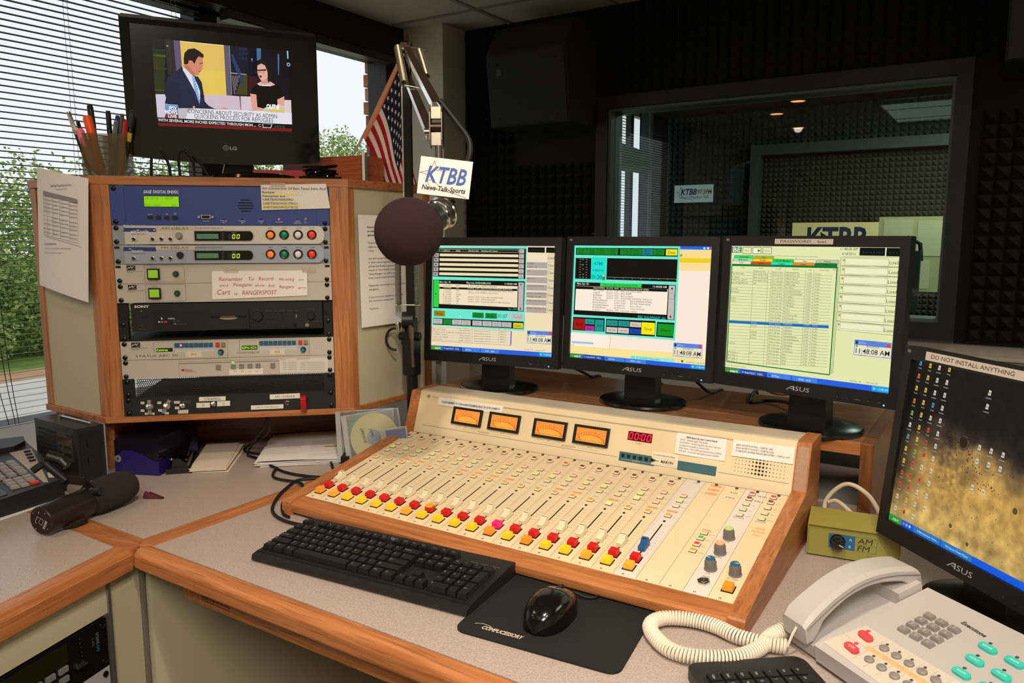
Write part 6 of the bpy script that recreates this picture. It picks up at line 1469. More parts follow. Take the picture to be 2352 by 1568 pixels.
f.rect(978, 498, 1024, 775, (190, 180, 176)); f.frame(980, 552, 1022, 716, .0006, (100, 96, 96)); f.t('92.1 FM', 880, 764, 958, 15, (80, 210, 200)); f.line(1002, 512, 1002, 540, .0010, (20, 20, 20), 5); f.poly([(992, 522), (1012, 522), (1002, 510)], (20, 20, 20), 5); f.line(998, 735, 998, 760, .0010, (20, 20, 20), 5); f.poly([(988, 752), (1008, 752), (998, 766)], (20, 20, 20), 5)
f.L = 3
def btn_(x0, y0, x1, y1, c, s_=None, tc=(20, 60, 30), h=None, s2=None):
    f.rect(x0, y0, x1, y1, c); L = f.L
    if s_:
        h = h or (y1-y0)*.34; w = x1-x0
        if s2: f.t(s_, x0+w*.22, y0+(y1-y0)*.44, x1-w*.22, h*.8, tc, L=L+1); f.t(s2, x0+w*.25, y0+(y1-y0)*.84, x1-w*.25, h*.8, tc, L=L+1)
        else: f.t(s_, x0+w*.2, (y0+y1)/2+h/2, x1-w*.2, h, tc, L=L+1)
btn_(155, 768, 262, 828, (150, 130, 24), 'Stop', (60, 50, 20)); btn_(530, 788, 640, 846, (20, 130, 50), 'Load', (10, 60, 30), s2='Stack'); btn_(656, 794, 768, 852, (20, 130, 50), 'Edit', (10, 60, 30)); f.t('01:07', 776, 840, 868, 34, (16, 50, 60)); f.rect(874, 800, 898, 852, (196, 190, 186)); btn_(912, 802, 1030, 862, (196, 184, 182), 'Load', (140, 130, 130))
f.poly([(148, 842), (1030, 880), (1026, 952), (146, 906)], (18, 18, 16), 2)
for k_, (x0, x1, a, b_) in enumerate(((150, 235, 'Cut', 'Line'), (246, 326, 'Copy', 'Line'), (332, 420, 'Paste', 'Line'), (424, 512, 'Swap', 'Lines'), (530, 620, 'Modify', 'Line'), (628, 716, 'Insert', 'Line'), (722, 812, 'Auto', 'Start'), (818, 910, 'Next', 'Error'))):
    y = 848+k_*5; btn_(x0, y, x1, y+54, (30, 140, 50) if k_ == 1 else (196, 186, 184), a, (120, 112, 112) if k_ != 1 else (10, 70, 20), s2=b_)
btn_(928, 890, 1022, 946, (232, 204, 40), 'Done', (60, 56, 20), h=26)
f.poly([(1068, 158), (1232, 160), (1232, 212), (1068, 208)], (14, 16, 18)); f.poly([(1245, 160), (1332, 162), (1332, 215), (1245, 212)], (14, 16, 18)); f.t('- - : - - : - -', 1085, 190, 1220, 6, (70, 200, 220), L=5); f.t('- - -', 1260, 190, 1318, 5, (50, 210, 110), L=5)
for k_ in range(8):
    y = 230+72*k_; f.rect(1060-k_, y, 1256-k_, y+60+2*k_*.3, (240, 226, 192) if k_ == 0 else (176, 164, 160)); f.rect(1262-k_*2, y, 1332-k_, y+64, (228, 214, 176)); f.frame(1262-k_*2, y, 1332-k_, y+64, .0005, (130, 120, 100)); f.t('Load' if k_ == 0 else 'Clear', 1266-k_*2, y+44, 1326-k_, 24, (50, 46, 40), L=5)
    tx = ['', 'E LINERS', '418', 'DIRECT418', 'HOLE418 SPORTSTALK', '418 Stars - Jamie Boren Nine', 'LKOPEN1 Stalk Open Part 1', 'LKOPEN1 Stalk Open Part 1'][k_]
    if tx: f.t(tx, 1062-k_, y+18, min(1062+9*len(tx), 1246), 11, (50, 44, 44), L=5)
f.t('92 POINT 1 FM', 1060, 354, 1156, 11, (50, 44, 44), L=5); f.t('YOUR BEST UP THERE', 1058, 642, 1200, 11, (50, 44, 44), L=5)
f.poly([(135, 925), (905, 972), (898, 1112), (132, 1080)], (236, 220, 186), 2); f.frame(135, 930, 905, 1112, .0008, (180, 110, 110)); f.poly([(903, 972), (915, 974), (910, 1110), (898, 1110)], (110, 110, 210))
for k_, s_ in enumerate(('BEST OF MY LOVE', "I'D REALLY LOVE TO SEE YOU TONIG", 'WONDERFUL TONIGHT', 'I SHOT THE SHERIFF', 'LET IT RAIN')):
    y = 955+24.5*k_; f.t(s_, 145, y, 145+8.2*len(s_), 11, (90, 80, 76), b1=y+5); f.line(138, y+4, 880, y+32, .0004, (130, 120, 110)); f.t(('EMOTIONS', 'ENGLAND DAN &', 'ERIC CLAPTON', 'ERIC CLAPTON', 'ERIC CLAPTON')[k_], 412, y+14, 512, 11, (90, 80, 76)); f.t(('00:03:31.664', '00:02:37.444', '00:03:37.116', '00:04:19.403', '00:03:09')[k_], 545, y+20, 628, 10, (90, 80, 76)); f.t('2007-01', 650, y+24, 704, 10, (90, 80, 76)); f.t('MUS', 800, y+28, 836, 10, (90, 80, 76))
for x in (408, 530, 642, 790, 852): f.line(x, 940, x-5, 1090, .0004, (130, 120, 110))
clockwin(f, 1066, 968, 1306, 1094, None, 10)
f.t('AutoClear: Off', 1036, 1156, 1120, 12, (120, 100, 90)); f.t('AutoLoad: Off', 1150, 1164, 1232, 12, (120, 100, 90))
f.L = 5; taskbar(f, ((124, 1108), (1312, 1186), 44, 0)); f.poly([(410, 818), (410, 838), (422, 833)], (230, 230, 230), 8)
f.build('picture', m1, mat=SCREEN, mw=ML1, base=-.0004, step=3e-5)
# ---------- monitor 2
m2, ML2 = monitor('middle monitor of three on the shelf, showing yellow and green buttons', (-.886, 1.646, 1.286), .564, 3.931, ST)
H2 = homog([(1320.1, 563.2), (1636.5, 566.2), (1308.6, 819.6), (1620.9, 849)], SD); C2 = (1290, 530, 3.919)
f = Flat(H2, C2); PK = (250, 232, 214)
f.raw([(0, 0), (.338, 0), (.338, -.27), (0, -.27)], PK); f.L = 1
f.poly([(1066, 136), (1358, 142), (1357, 172), (1066, 166)], (40, 100, 230)); f.poly([(1066, 168), (1357, 174), (1355, 245), (1064, 240)], (250, 220, 140)); f.poly([(1062, 242), (1354, 248), (1353, 290), (1062, 286)], (240, 206, 20)); f.poly([(1062, 290), (1352, 294), (1350, 362), (1060, 358)], (250, 222, 150))
f.rect(1336, 146, 1356, 168, (216, 70, 50), 2); f.t('x', 1334, 312, 1346, 12, (60, 50, 40)); f.disc(1075, 220, .003, (230, 130, 50), 2); f.rect(1276, 148, 1292, 166, (200, 220, 250), 2); f.rect(1306, 148, 1326, 166, (200, 220, 250), 2); f.t('?', 1116, 226, 1126, 14, (40, 170, 170))
f.poly([(118, 130), (1068, 138), (1022, 985), (85, 908)], TQ); f.L = 2
f.poly([(130, 150), (1048, 158), (1044, 232), (128, 214)], (18, 18, 16)); f.L = 3
for k_, (x0, x1, a, b_, c) in enumerate(((136, 224, 'Cut', 'Line', 0), (228, 318, 'Copy', 'Line', 0), (322, 412, 'Paste', 'Line', 0), (416, 508, 'Swap', 'Lines', 0), (528, 620, 'Modify', 'Line', 0), (626, 720, 'Insert', 'Line', 0), (726, 820, 'Auto', 'Start', 1), (826, 924, 'Next', 'Error', 0))):
    btn_(x0, 155+k_*1.2, x1, 210+k_*1.6, (26, 130, 136) if c else (22, 132, 40), a, (8, 60, 20), s2=b_)
btn_(940, 165, 1040, 222, (244, 226, 50), 'Done', (60, 56, 20), h=28)
f.poly([(128, 242), (268, 244), (262, 432), (120, 428)], (18, 18, 16)); f.poly([(274, 236), (404, 240), (394, 444), (262, 436)], (30, 226, 210)); f.poly([(410, 244), (1044, 256), (1034, 458), (402, 436)], (18, 18, 16))
for k_, s_ in enumerate(('+3', '0', '-3', '-10', '-20')): f.t(s_, 182, (260, 308, 344, 394, 420)[k_], 200, 10, (190, 180, 150), L=5)
for k_ in range(8): f.line(162-k_*.5, 254+23*k_, 174-k_*.5, 254+23*k_, .0008, (200, 190, 160), 5); f.line(220-k_*.5, 256+23*k_, 232-k_*.5, 256+23*k_, .0008, (200, 190, 160), 5)
f.t('KTBB', 296, 306, 370, 26, (14, 60, 70), L=5); f.t('KTBBAUX1', 280, 362, 382, 18, (14, 60, 70), L=5); f.t('01:20', 270, 430, 360, 36, (14, 50, 60), L=5); f.rect(368, 386, 390, 440, (30, 150, 40), 4); f.rect(370, 388, 388, 410, (200, 200, 190), 5)
f.line(410, 414, 1034, 434, .0006, (190, 180, 150), 5)
for k_ in range(8): f.line(478+79*k_, 418+2.4*k_, 478+79*k_, 428+2.4*k_, .0007, (190, 180, 150), 5)
f.poly([(122, 458), (1028, 486), (1014, 802), (106, 750)], (18, 18, 16)); f.L = 4
f.poly([(348, 464), (720, 478), (718, 510), (346, 496)], (40, 220, 70)); f.t('Play List: ERICSULLIVANSHOW', 380, 492, 686, 18, (10, 70, 20), b1=500, L=6)
f.t('Mon Apr 18', 140, 480, 242, 16, W_C, bold=.01, L=6); f.t('11:48:08 AM', 822, 508, 946, 17, W_C, bold=.01, b1=511, L=6)
f.poly([(130, 492), (958, 524), (945, 754), (118, 710)], (250, 236, 216)); f.poly([(130, 494), (952, 524), (950, 548), (128, 520)], (18, 18, 16), 5)
for k_, (nm, ln, ca, ti, x1) in enumerate((('SULLYOPEN1', '01:19.5', 'SHO', 'ERIC SULLIVAN SHOW OPEN', 784), ('ERIC-OPEN', '02:15.5', 'COM', 'ERIC SULLIVAN OPEN', 720), ('WEEKND', '00:25.7', 'MUS', 'ERIC BUMP', 630), ('BUMPER43', '00:52.8', 'MUS', 'Back in Black', 642), ('P2B-136', '03:33.0', 'MUS', 'ANOTHER ONE BITES THE DUST', 816), ('ERICBUMPRADIO', '01:29.4 COM', '', 'BRUCESPRINGSTEEN', 812), ('ERICBUMPGOOD', '01:29.7 COM', '', 'BETTER THAN EZRA', 800), ('MULINKINPARK01', '01:00.8 STK', '', 'Burn It Down', 718), ('MUOFFSPRING1', '00:39.3 STK', '', 'come out & play', 748), ('MUOZZY2', '00:45.5', 'STK', 'crazy train  regular', 676))):
    y = 517+21.8*k_; c = (240, 226, 200) if k_ == 0 else (54, 48, 46)
    f.t(nm, 286-k_, y, 286-k_+10.2*len(nm), 14, c, b1=y+1, L=7)
    if ca: f.t(ln, 404, y+5, 462, 14, c, L=7); f.t(ca, 476, y+7, 514, 14, c, L=7); f.t(ti, 532 if k_ < 9 else 526, y+10, x1, 14, c, L=7)
    else: f.t(ln, 472, y+7, 572, 14, c, L=7); f.t(ti, 616, y+14, x1, 14, c, L=7)
f.t('ERIC SULLIVAN(AT :56)', 688, 780, 934, 20, (60, 210, 210), b1=788, L=6)
f.poly([(966, 490), (1022, 492), (1008, 798), (952, 792)], (196, 186, 182)); f.frame(966, 560, 1012, 615, .0007, (90, 86, 86)); f.poly([(994, 506), (982, 522), (1006, 522)], (20, 20, 20), 6); f.line(994, 515, 994, 536, .0012, (20, 20, 20), 6); f.poly([(980, 784), (968, 768), (992, 768)], (20, 20, 20), 6); f.line(980, 770, 980, 752, .0012, (20, 20, 20), 6)
f.L = 3
f.poly([(104, 772), (388, 786), (384, 908), (96, 890)], (18, 18, 16)); f.poly([(400, 790), (846, 810), (838, 950), (394, 922)], (18, 18, 16)); f.poly([(860, 818), (1016, 826), (1006, 962), (850, 950)], (18, 18, 16)); f.L = 4
btn_(110, 784, 208, 890, (170, 20, 20), 'Record', (60, 10, 10)); btn_(214, 790, 294, 842, (30, 150, 140), 'Sec', (10, 60, 60)); btn_(212, 850, 292, 902, (190, 40, 150), 'Ter', (90, 10, 70)); btn_(302, 796, 374, 906, (30, 150, 140), 'EOM', (10, 60, 60), h=26)
btn_(406, 800, 502, 856, (30, 150, 140), '|<<', (10, 20, 20), h=16); btn_(512, 806, 608, 862, (30, 150, 140), '>>|', (10, 20, 20), h=16); btn_(404, 862, 500, 918, (206, 196, 190), '<<', (20, 20, 20), h=16); btn_(508, 868, 604, 924, (206, 196, 190), '>>', (20, 20, 20), h=16)
btn_(616, 816, 716, 868, (206, 196, 190), 'Pause', (140, 130, 130)); btn_(614, 878, 714, 930, (30, 70, 180), 'Preview', (10, 26, 70)); btn_(722, 820, 836, 936, (250, 232, 20), 'Stop', (100, 90, 30), h=26); btn_(866, 832, 1006, 950, (20, 150, 36), 'Start', (10, 70, 20), h=26)
f.L = 2
f.poly([(82, 918), (436, 950), (430, 1056), (76, 1030)], (252, 238, 220)); f.line(438, 945, 432, 1058, .0008, (180, 160, 110)); f.poly([(90, 990), (286, 1003), (284, 1020), (88, 1008)], (150, 196, 236), 3)
f.poly([(78, 1030), (430, 1056), (1300, 1110), (1296, 1196), (74, 1108)], (250, 226, 150), 1); f.poly([(1240, 1000), (1300, 1000), (1298, 1160), (1240, 1160)], PK, 1)
f.poly([(620, 1120), (1018, 1150), (1014, 1182), (616, 1150)], (150, 236, 214), 2); f.t('URG', 622, 1140, 658, 14, (10, 150, 140), b1=1143, L=6); f.t('AP-TX-KEWX-TXSpacedNws', 668, 1146, 888, 14, (50, 110, 100), b1=1160, L=6); f.t('4/18/2016 11:48:08 AM', 1120, 1186, 1288, 13, (90, 80, 50), b1=1194, L=6); f.disc(1086, 1172, .0030, (30, 140, 40), 3); f.t('KID', 84, 1028, 110, 9, (80, 70, 50), L=6)
clockwin(f, 1010, 1005, 1264, 1132, None, 18)
f.L = 5; taskbar(f, ((72, 1098), (1298, 1210), 40, 0))
f.build('picture', m2, mat=SCREEN, mw=ML2, base=-.0004, step=3e-5)
# ---------- monitor 3
m3, ML3 = monitor('rightmost monitor of three on the shelf, with a PASSWORD label taped on its top edge', (-.502, 1.637, 1.288), -11.434, 2.013, ST)
H3 = homog([(1681.6, 566.9), (2068.8, 565.9), (1665, 856.6), (2042.5, 902.5)], SD); C3 = (1640, 530, 3.2)
f = Flat(H3, C3); LY = (228, 232, 176)
f.raw([(0, 0), (.338, 0), (.338, -.27), (0, -.27)], LY); f.L = 1
f.rect(134, 124, 202, 168, (30, 110, 96)); f.t('BE', 140, 162, 196, 32, (220, 230, 190), bold=.03, L=3)
for x0, x1, s_ in ((214, 272, 'Menu'), (286, 346, ''), (360, 422, 'Live')): f.frame(x0, 126, x1, 174, .0010, (90, 96, 70)); (f.t(s_, x0+14, 156, x1-16, 9, (70, 70, 60)) if s_ else None)
f.rect(292, 136, 318, 166, (246, 246, 220), 2); f.poly([(322, 144), (322, 158), (344, 151)], (20, 20, 20), 2)
f.t('11:48:08 AM', 928, 140, 1054, 20, (50, 50, 44)); f.t('4/18/2016', 938, 175, 1038, 19, (50, 50, 44)); f.rect(1070, 118, 1252, 178, (16, 20, 20)); f.rect(1266, 118, 1360, 180, (16, 20, 20)); f.t('- - : - - : - -', 1092, 156, 1236, 6, (60, 200, 210), L=4); f.t('- - -', 1284, 156, 1346, 5, (50, 210, 90), L=4)
for x0, y0, x1, c, s_ in ((150, 186, 292, (50, 220, 80), 'Yesterday'), (296, 188, 440, (176, 176, 50), 'News'), (442, 188, 600, LY, ''), (602, 190, 762, LY, ''), (140, 206, 286, (150, 220, 190), 'Billboard'), (286, 208, 430, (232, 220, 40), 'TSN/ABC'), (432, 210, 586, (30, 210, 60), 'On Air Monitors'), (588, 212, 746, LY, 'Show'), (750, 212, 916, (190, 200, 160), 'History'),
        (132, 228, 270, LY, 'CUTS'), (272, 230, 420, (226, 60, 40), 'Sports'), (420, 232, 574, (40, 226, 206), 'Jingles'), (576, 234, 736, (242, 130, 50), 'Liners'), (738, 236, 906, (20, 120, 50), 'Spots')):
    f.poly([(x0, y0+4), (x0+8, y0), (x1-4, y0+1), (x1, y0+6), (x1-2, y0+28), (x0-2, y0+24)], c); f.path([(x0-2, y0+24), (x0, y0+4), (x0+8, y0), (x1-4, y0+1), (x1, y0+6)], .0006, (90, 100, 70), 3)
    if s_: f.t(s_, (x0+x1)/2-len(s_)*3.6, y0+17, (x0+x1)/2+len(s_)*3.6, 9, (40, 40, 30) if c != (226, 60, 40) else (110, 10, 10), L=4, bold=.02)
f.L = 2
f.path([(132, 260), (92, 972), (848, 1060), (904, 262), (132, 254)], .0022, (16, 118, 44), 3); f.poly([(132, 256), (904, 262), (903, 274), (132, 266)], (16, 118, 44), 3); f.path([(872, 1052), (932, 190)], .0008, (110, 120, 80)); f.path([(862, 1055), (918, 215)], .0008, (110, 120, 80))
rowsT = [('', 'FISHANDSTILL', 'FISHANDSTILL'), ('FILS RETAKE', 'FISH AND STILL', 'FISHSTILL101'), ('tv spot', 'fish and still', 'FISHSTILL27'), ('FISHSTILL SPOT', 'FISH AND STILL', 'FISHSTILL424'), ('IAN FITZSIMMONS', 'IAN', 'FITZLINER'), ('', '', 'FLOODS-1'), ('COATES', '', 'FLOORINGOUTLET'), ('SPANISH', '', 'FLOORINGSPANISH'), ('', '', 'FLORES-1'), ('AUDIO', '', 'FLORIDA-1'), ('AUDIO', '', 'FLORIDA-2'), ('', '', 'FLYROBIN'), ('', '', 'FOOT1'), ('', '', 'FOOT2'), ('', '', 'FOOTLOOS MIX'), ('', '', 'FOOTLOOSE'), ('', '', 'FOOTLOOSE MIX'),
         ('', 'lonnie', 'FORDMAN1'), ('', 'lonnie', 'FORDMAN3'), ('', '', 'FORDMAN4'), ('', 'LONNIE', 'FORDMAN5'), ('', 'LONNIE', 'FORDMANNOISE'), ('', 'lonnie', 'FORDMANTRAILER'), ('', '', 'FORDWOMEN'), ('COATES', '', 'FOREVER29'), ('', '', 'FORGER-1'), ('', '', 'FOUNTAIN-1'), ('JIM SEG 1', 'JIM', 'FR01'), ('JIM SEG 2', '', 'FR02'), ('JIM SEG 3', '', 'FR03'), ('JIM SEG 4', '', 'FR04')]
GR = (110, 112, 84); rn = random.Random(3)
f.t('Title', 200, 282, 228, 11, GR, L=5); f.t('Artist', 330, 284, 362, 11, GR, L=5); f.t('Length', 452, 287, 496, 11, GR, L=5); f.t('Name+', 576, 289, 626, 11, GR, L=5); f.t('Cat', 696, 291, 718, 11, GR, L=5); f.t('FileType', 778, 293, 844, 11, GR, L=5)
for k_, (a, b_, c) in enumerate(rowsT):
    y = 304+22.2*k_; dx = -1.26*k_; sk = .082-.0006*(30-k_); t_ = (50, 54, 40)
    def yy(x): return y+(x-130)*sk*.45
    if k_ == 17: f.poly([(108, yy(108)-14), (842, yy(842)-10), (842, yy(842)+12), (108, yy(108)+6)], (24, 112, 186), 4); t_ = (150, 200, 220)
    f.line(132+dx, yy(132)+5, 868+dx, yy(868)+5, .0005, GR, 3)
    if a: f.t(a, 134+dx, yy(134), 134+dx+8.0*len(a), 11, t_, L=6, b1=yy(134)+4)
    if b_: f.t(b_, 293+dx, yy(293), 293+dx+7.4*len(b_), 11, t_, L=6, b1=yy(293)+4)
    f.t('00:%02d:%02d.%03d' % (rn.choice([0, 0, 1, 2, 11, 17]), rn.randrange(60), rn.randrange(1000)), 428+dx, yy(428), 508+dx, 10, t_, L=6, b1=yy(508)); f.t(c, 528+dx, yy(528), 528+dx+8.4*len(c), 11, t_, L=6, b1=yy(528)+4); f.t('COM', 682+dx, yy(682), 718+dx, 11, t_, L=6); f.t('Audio' if k_ not in (14, 16) else 'Cart', 742+dx, yy(742), 782+dx, 11, t_, L=6)
for x in (290, 398, 422, 522, 674, 734): f.line(x, 292, x-38, 1000, .0005, GR, 3)
f.rect(872, 276, 894, 292, (200, 204, 160), 4)
for k_ in range(8):
    y = 198+67.6*k_; x = -5.4*k_; f.path([(938+x, y-8), (1366+x*.8, y-14+k_*5), (1358+x*.8, y+64+k_*4), (934+x, y+54)], .0007, GR, 3); f.poly([(964+x, y), (1280+x, y+2+k_*2), (1276+x, y+56+k_*3), (962+x, y+50+k_*1.5)], (236, 238, 196), 3); f.frame(964+x, y, 1278+x, y+53+k_*2, .0005, GR, 4); f.rect(944+x, y+2, 960+x, y+24, (200, 200, 150), 4); f.t('i', 950+x, y+20, 955+x, 14, (20, 20, 20), L=6); f.t('Load', 1286+x*1.05, y+40+k_*3.6, 1352+x*.8, 24, (70, 72, 56), L=6)
clockwin(f, 1034, 798, 1300, 916, None, 24)
f.t('AutoClear: Off', 994, 1106, 1078, 12, (96, 96, 66), L=5); f.t('AutoLoad: Off', 1116, 1118, 1202, 12, (96, 96, 66), L=5); f.t('VAULT File Is Open For Write', 84, 1000, 232, 9, (200, 60, 60), b1=1010, L=5)
f.L = 5; taskbar(f, ((78, 1010), (1290, 1148), 44, 0))
f.build('picture', m3, mat=SCREEN, mw=ML3, base=-.0004, step=3e-5)
lb = thing('password_label', 'silver label reading PASSWORD bei on the top edge of the right shelf monitor', 'label', (0, 0, 0)); MW3 = WM[m3.name] @ ML3 @ Matrix.Translation((.0985, -.0064, .0045)); lb.matrix_world = MW3; WM[lb.name] = MW3
obj('tape', MB().box(0, .118, -.0006, 0, 0, .0105), M('silver_tape', (190, 182, 170), .4), lb)
f = Flat(); f.text('PASSWORD', .012, .0028, .0052, (40, 40, 40), w=.063); f.text('bei', .088, .0028, .0052, (40, 40, 40), w=.016); f.build('lettering', lb, base=.0008)
# ---------- monitor 4 (right foreground, turned)
m4, ML4 = monitor('large angled monitor at the right edge showing a moon-surface desktop', (-.121, 1.393, 1.110), -45.9, 5.77, .7505)
H4 = np.linalg.inv(homog([(0, 0), (.338, 0), (0, -.27), (.169, -.284)], [(2100.9, 824), (2555.7, 925.5), (2042.3, 1193), (2216, 1304.8)])) if False else None
def proj4(u, v):   # only used to rectify points read from the photo crop to the screen's own plane
    p_ = WM[m4.name] @ ML4 @ Vector((u, 0, v)); M_ = Matrix.LocRotScale(cam.location, cam.rotation_euler, None).inverted(); q = M_ @ p_
    return (1176+1763.5*q.x/-q.z, 784-1763.5*q.y/-q.z)
cr4 = [(0, 0), (.338, 0), (0, -.27), (.338, -.27)]
H4 = homog([proj4(*c) for c in cr4], cr4); C4 = (2000, 780, 2.528)
f = Flat(H4, C4); rn = random.Random(11)
NXg, NYg = 84, 66
from mathutils import noise
def moon(u, v):
    n1 = noise.fractal(Vector((u*14, v*14, 2.0)), 1.0, 2.0, 5); n2 = noise.fractal(Vector((u*60, v*60, 5.0)), .9, 2.1, 4)
    t = max(0, min(1, (-v-.075+n1*.03)/.09)); base = Vector((24, 22, 22)).lerp(Vector((92, 74, 54)), min(1, t*1.6)); base = base.lerp(Vector((186, 146, 78)), max(0, (t-.35)/.65)); lo = max(0, min(1, (-v-.19)/.08)); base = base.lerp(Vector((206, 178, 110)), lo*.7)
    k = 1+.22*n2+.15*n1; band = max(0, 1-abs(u-.10+(v+.12)*.3)/.045)*max(0, 1-abs(v+.14)/.09)
    k *= 1+band*.5*noise.noise(Vector((u*160, v*160, 1)))
    dk = max(0, min(1, (.06-u)/.05))*max(0, min(1, (v+.262)/.08)) * .8
    base = base*(1-dk)+Vector((20, 18, 18))*dk
    return tuple(max(8, min(236, c*k)) for c in base)
me = bpy.data.meshes.new('wallpaper'); NXg, NYg = 190, 152
me.from_pydata([(.338*i/NXg, .00045, -.27*j/NYg) for j in range(NYg+1) for i in range(NXg+1)], [], [(j*(NXg+1)+i, j*(NXg+1)+i+1, (j+1)*(NXg+1)+i+1, (j+1)*(NXg+1)+i) for j in range(NYg) for i in range(NXg)])
at_ = me.attributes.new('Col', 'FLOAT_COLOR', 'POINT'); buf = []
for v in me.vertices: buf += [*lin(moon(v.co.x, v.co.z)), 1]
at_.data.foreach_set('color', buf); me.materials.append(SCREEN); o = bpy.data.objects.new('wallpaper', me); COL.objects.link(o); o.parent = m4; o.matrix_local = ML4
def crater(a, b_, r, L=1):
    u, v = f.mp(a, b_); c = moon(u, v); f.raw([(u+r*math.cos(q)*.9, v+r*math.sin(q)) for q in [2*PI*k_/14 for k_ in range(14)]], tuple(min(240, x*1.16) for x in c), L); f.raw([(u-r*.1+r*.78*math.cos(q)*.85, v+r*.12+r*.75*math.sin(q)) for q in [2*PI*k_/14 for k_ in range(14)]], tuple(x*.55 for x in c), L+1)
crater(540, 602, .0115); crater(838, 1000, .0065); crater(462, 1082, .0050); crater(558, 1190, .0045); crater(395, 800, .0026); crater(700, 862, .0028); crater(422, 862, .0018)
for k_ in range(110):
    t_ = rn.random(); crater(500+150*t_+rn.gauss(0, 34), 520+360*t_+rn.gauss(0, 30), rn.uniform(.0008, .0024))
for k_ in range(60): crater(rn.uniform(250, 860), rn.uniform(760, 1300), rn.uniform(.0006, .0016))
ic = {'f': (222, 186, 70), 'd': (210, 206, 186), 'r': (206, 70, 60), 'b': (70, 150, 200), 'g': (110, 180, 70), 'o': (226, 110, 50)}
L4 = [(290, 135, 'b'), (345, 150, 'f'), (398, 162, 'd'), (456, 172, 'f'), (278, 210, 'o'), (331, 220, 'f'), (385, 235, 'd'), (441, 248, 'd'), (265, 280, 'f'), (318, 292, 'f'), (371, 308, 'd'), (428, 322, 'd'), (252, 354, 'o'), (305, 364, 'f'), (360, 380, 'b'), (414, 397, 'd'), (239, 424, 'g'), (292, 436, 'f'), (346, 454, 'd'), (402, 470, 'd'), (227, 492, 'd'), (280, 508, 'f'), (333, 524, 'r'), (388, 545, 'd'), (215, 560, 'b'), (268, 578, 'f'), (320, 597, 'r'), (375, 618, 'd'), (203, 630, 'f'), (255, 650, 'g'), (308, 668, 'r'), (361, 690, 'd'), (191, 700, 'f'), (242, 718, 'r'), (294, 740, 'd'), (348, 762, 'd'), (180, 768, 'r'), (230, 789, 'r'), (282, 812, 'r'), (336, 834, 'd'), (167, 836, 'r'), (217, 858, 'r'), (268, 884, 'd'), (322, 906, 'd'), (153, 906, 'd'), (205, 930, 'f'), (256, 954, 'd'), (309, 979, 'd'), (142, 975, 'd'), (192, 998, 'r'), (243, 1025, 'd'),
      (690, 308, 'd'), (675, 388, 'd'), (630, 625, 'd'), (698, 646, 'd'), (767, 669, 'd'), (616, 704, 'd'), (683, 726, 'd'), (750, 750, 'd'), (588, 856, 'd'), (652, 884, 'd')]
for a, b_, c in L4:
    u, v = f.mp(a, b_); f.raw([(u-.0028, v-.0038), (u+.0024, v-.0038), (u+.0027, v+.0032), (u-.0016, v+.0040)], ic[c], 4); f.raw([(u-.0018, v-.0022), (u+.0016, v-.0022), (u+.0016, v+.0012), (u-.0018, v+.0012)], tuple(x*.7 for x in ic[c]), 5)
    f.text('roundtable...' if c == 'd' else 'Songs', u, v-.0090, .0020, (190, 188, 176), w=.0115 if c == 'd' else .007, align='c', L=4); 
f.L = 5
f.raw([(0, -.27), (.338, -.27), (.338, -.2595), (0, -.2595)], (20, 90, 220), 5); f.raw([(0, -.27), (.030, -.27), (.030, -.2597), (0, -.2597)], (50, 150, 50), 6); f.text('start', .009, -.2675, .0050, (230, 240, 230), shear=.2, L=7); f.raw([(.058, -.2695), (.115, -.2695), (.115, -.2600), (.058, -.2600)], (40, 120, 190), 6); f.raw([(.118, -.2695), (.178, -.2695), (.178, -.2600), (.118, -.2600)], (40, 120, 190), 6); f.text('KTBB Unlimited - News...', .066, -.2665, .0030, (210, 226, 240), w=.045, L=7); f.text('Windows Media Player', .126, -.2665, .0030, (210, 226, 240), w=.045, L=7)
for k_, c in enumerate(((226, 90, 50), (120, 190, 230), (200, 210, 220))): f.raw([(.035+.007*k_+.0024*math.cos(q), -.2648+.0024*math.sin(q)) for q in [2*PI*z_/8 for z_ in range(8)]], c, 7)
f.build('picture', m4, mat=SCREEN, mw=ML4, base=-.0004, step=3e-5)
lb = thing('install_label', 'long white label reading DO NOT INSTALL ANYTHING on the right foreground monitor', 'label', (0, 0, 0)); MW4 = WM[m4.name] @ ML4 @ Matrix.Translation((.032, -.0064, .0040)); lb.matrix_world = MW4; WM[lb.name] = MW4
obj('tape', MB().box(0, .240, -.0006, 0, 0, .0135), M('white_tape', (206, 194, 182), .5), lb)
f = Flat(); f.text('DO NOT INSTALL ANYTHING', .012, .0040, .0062, (66, 62, 62), w=.158); f.build('lettering', lb, base=.0008)
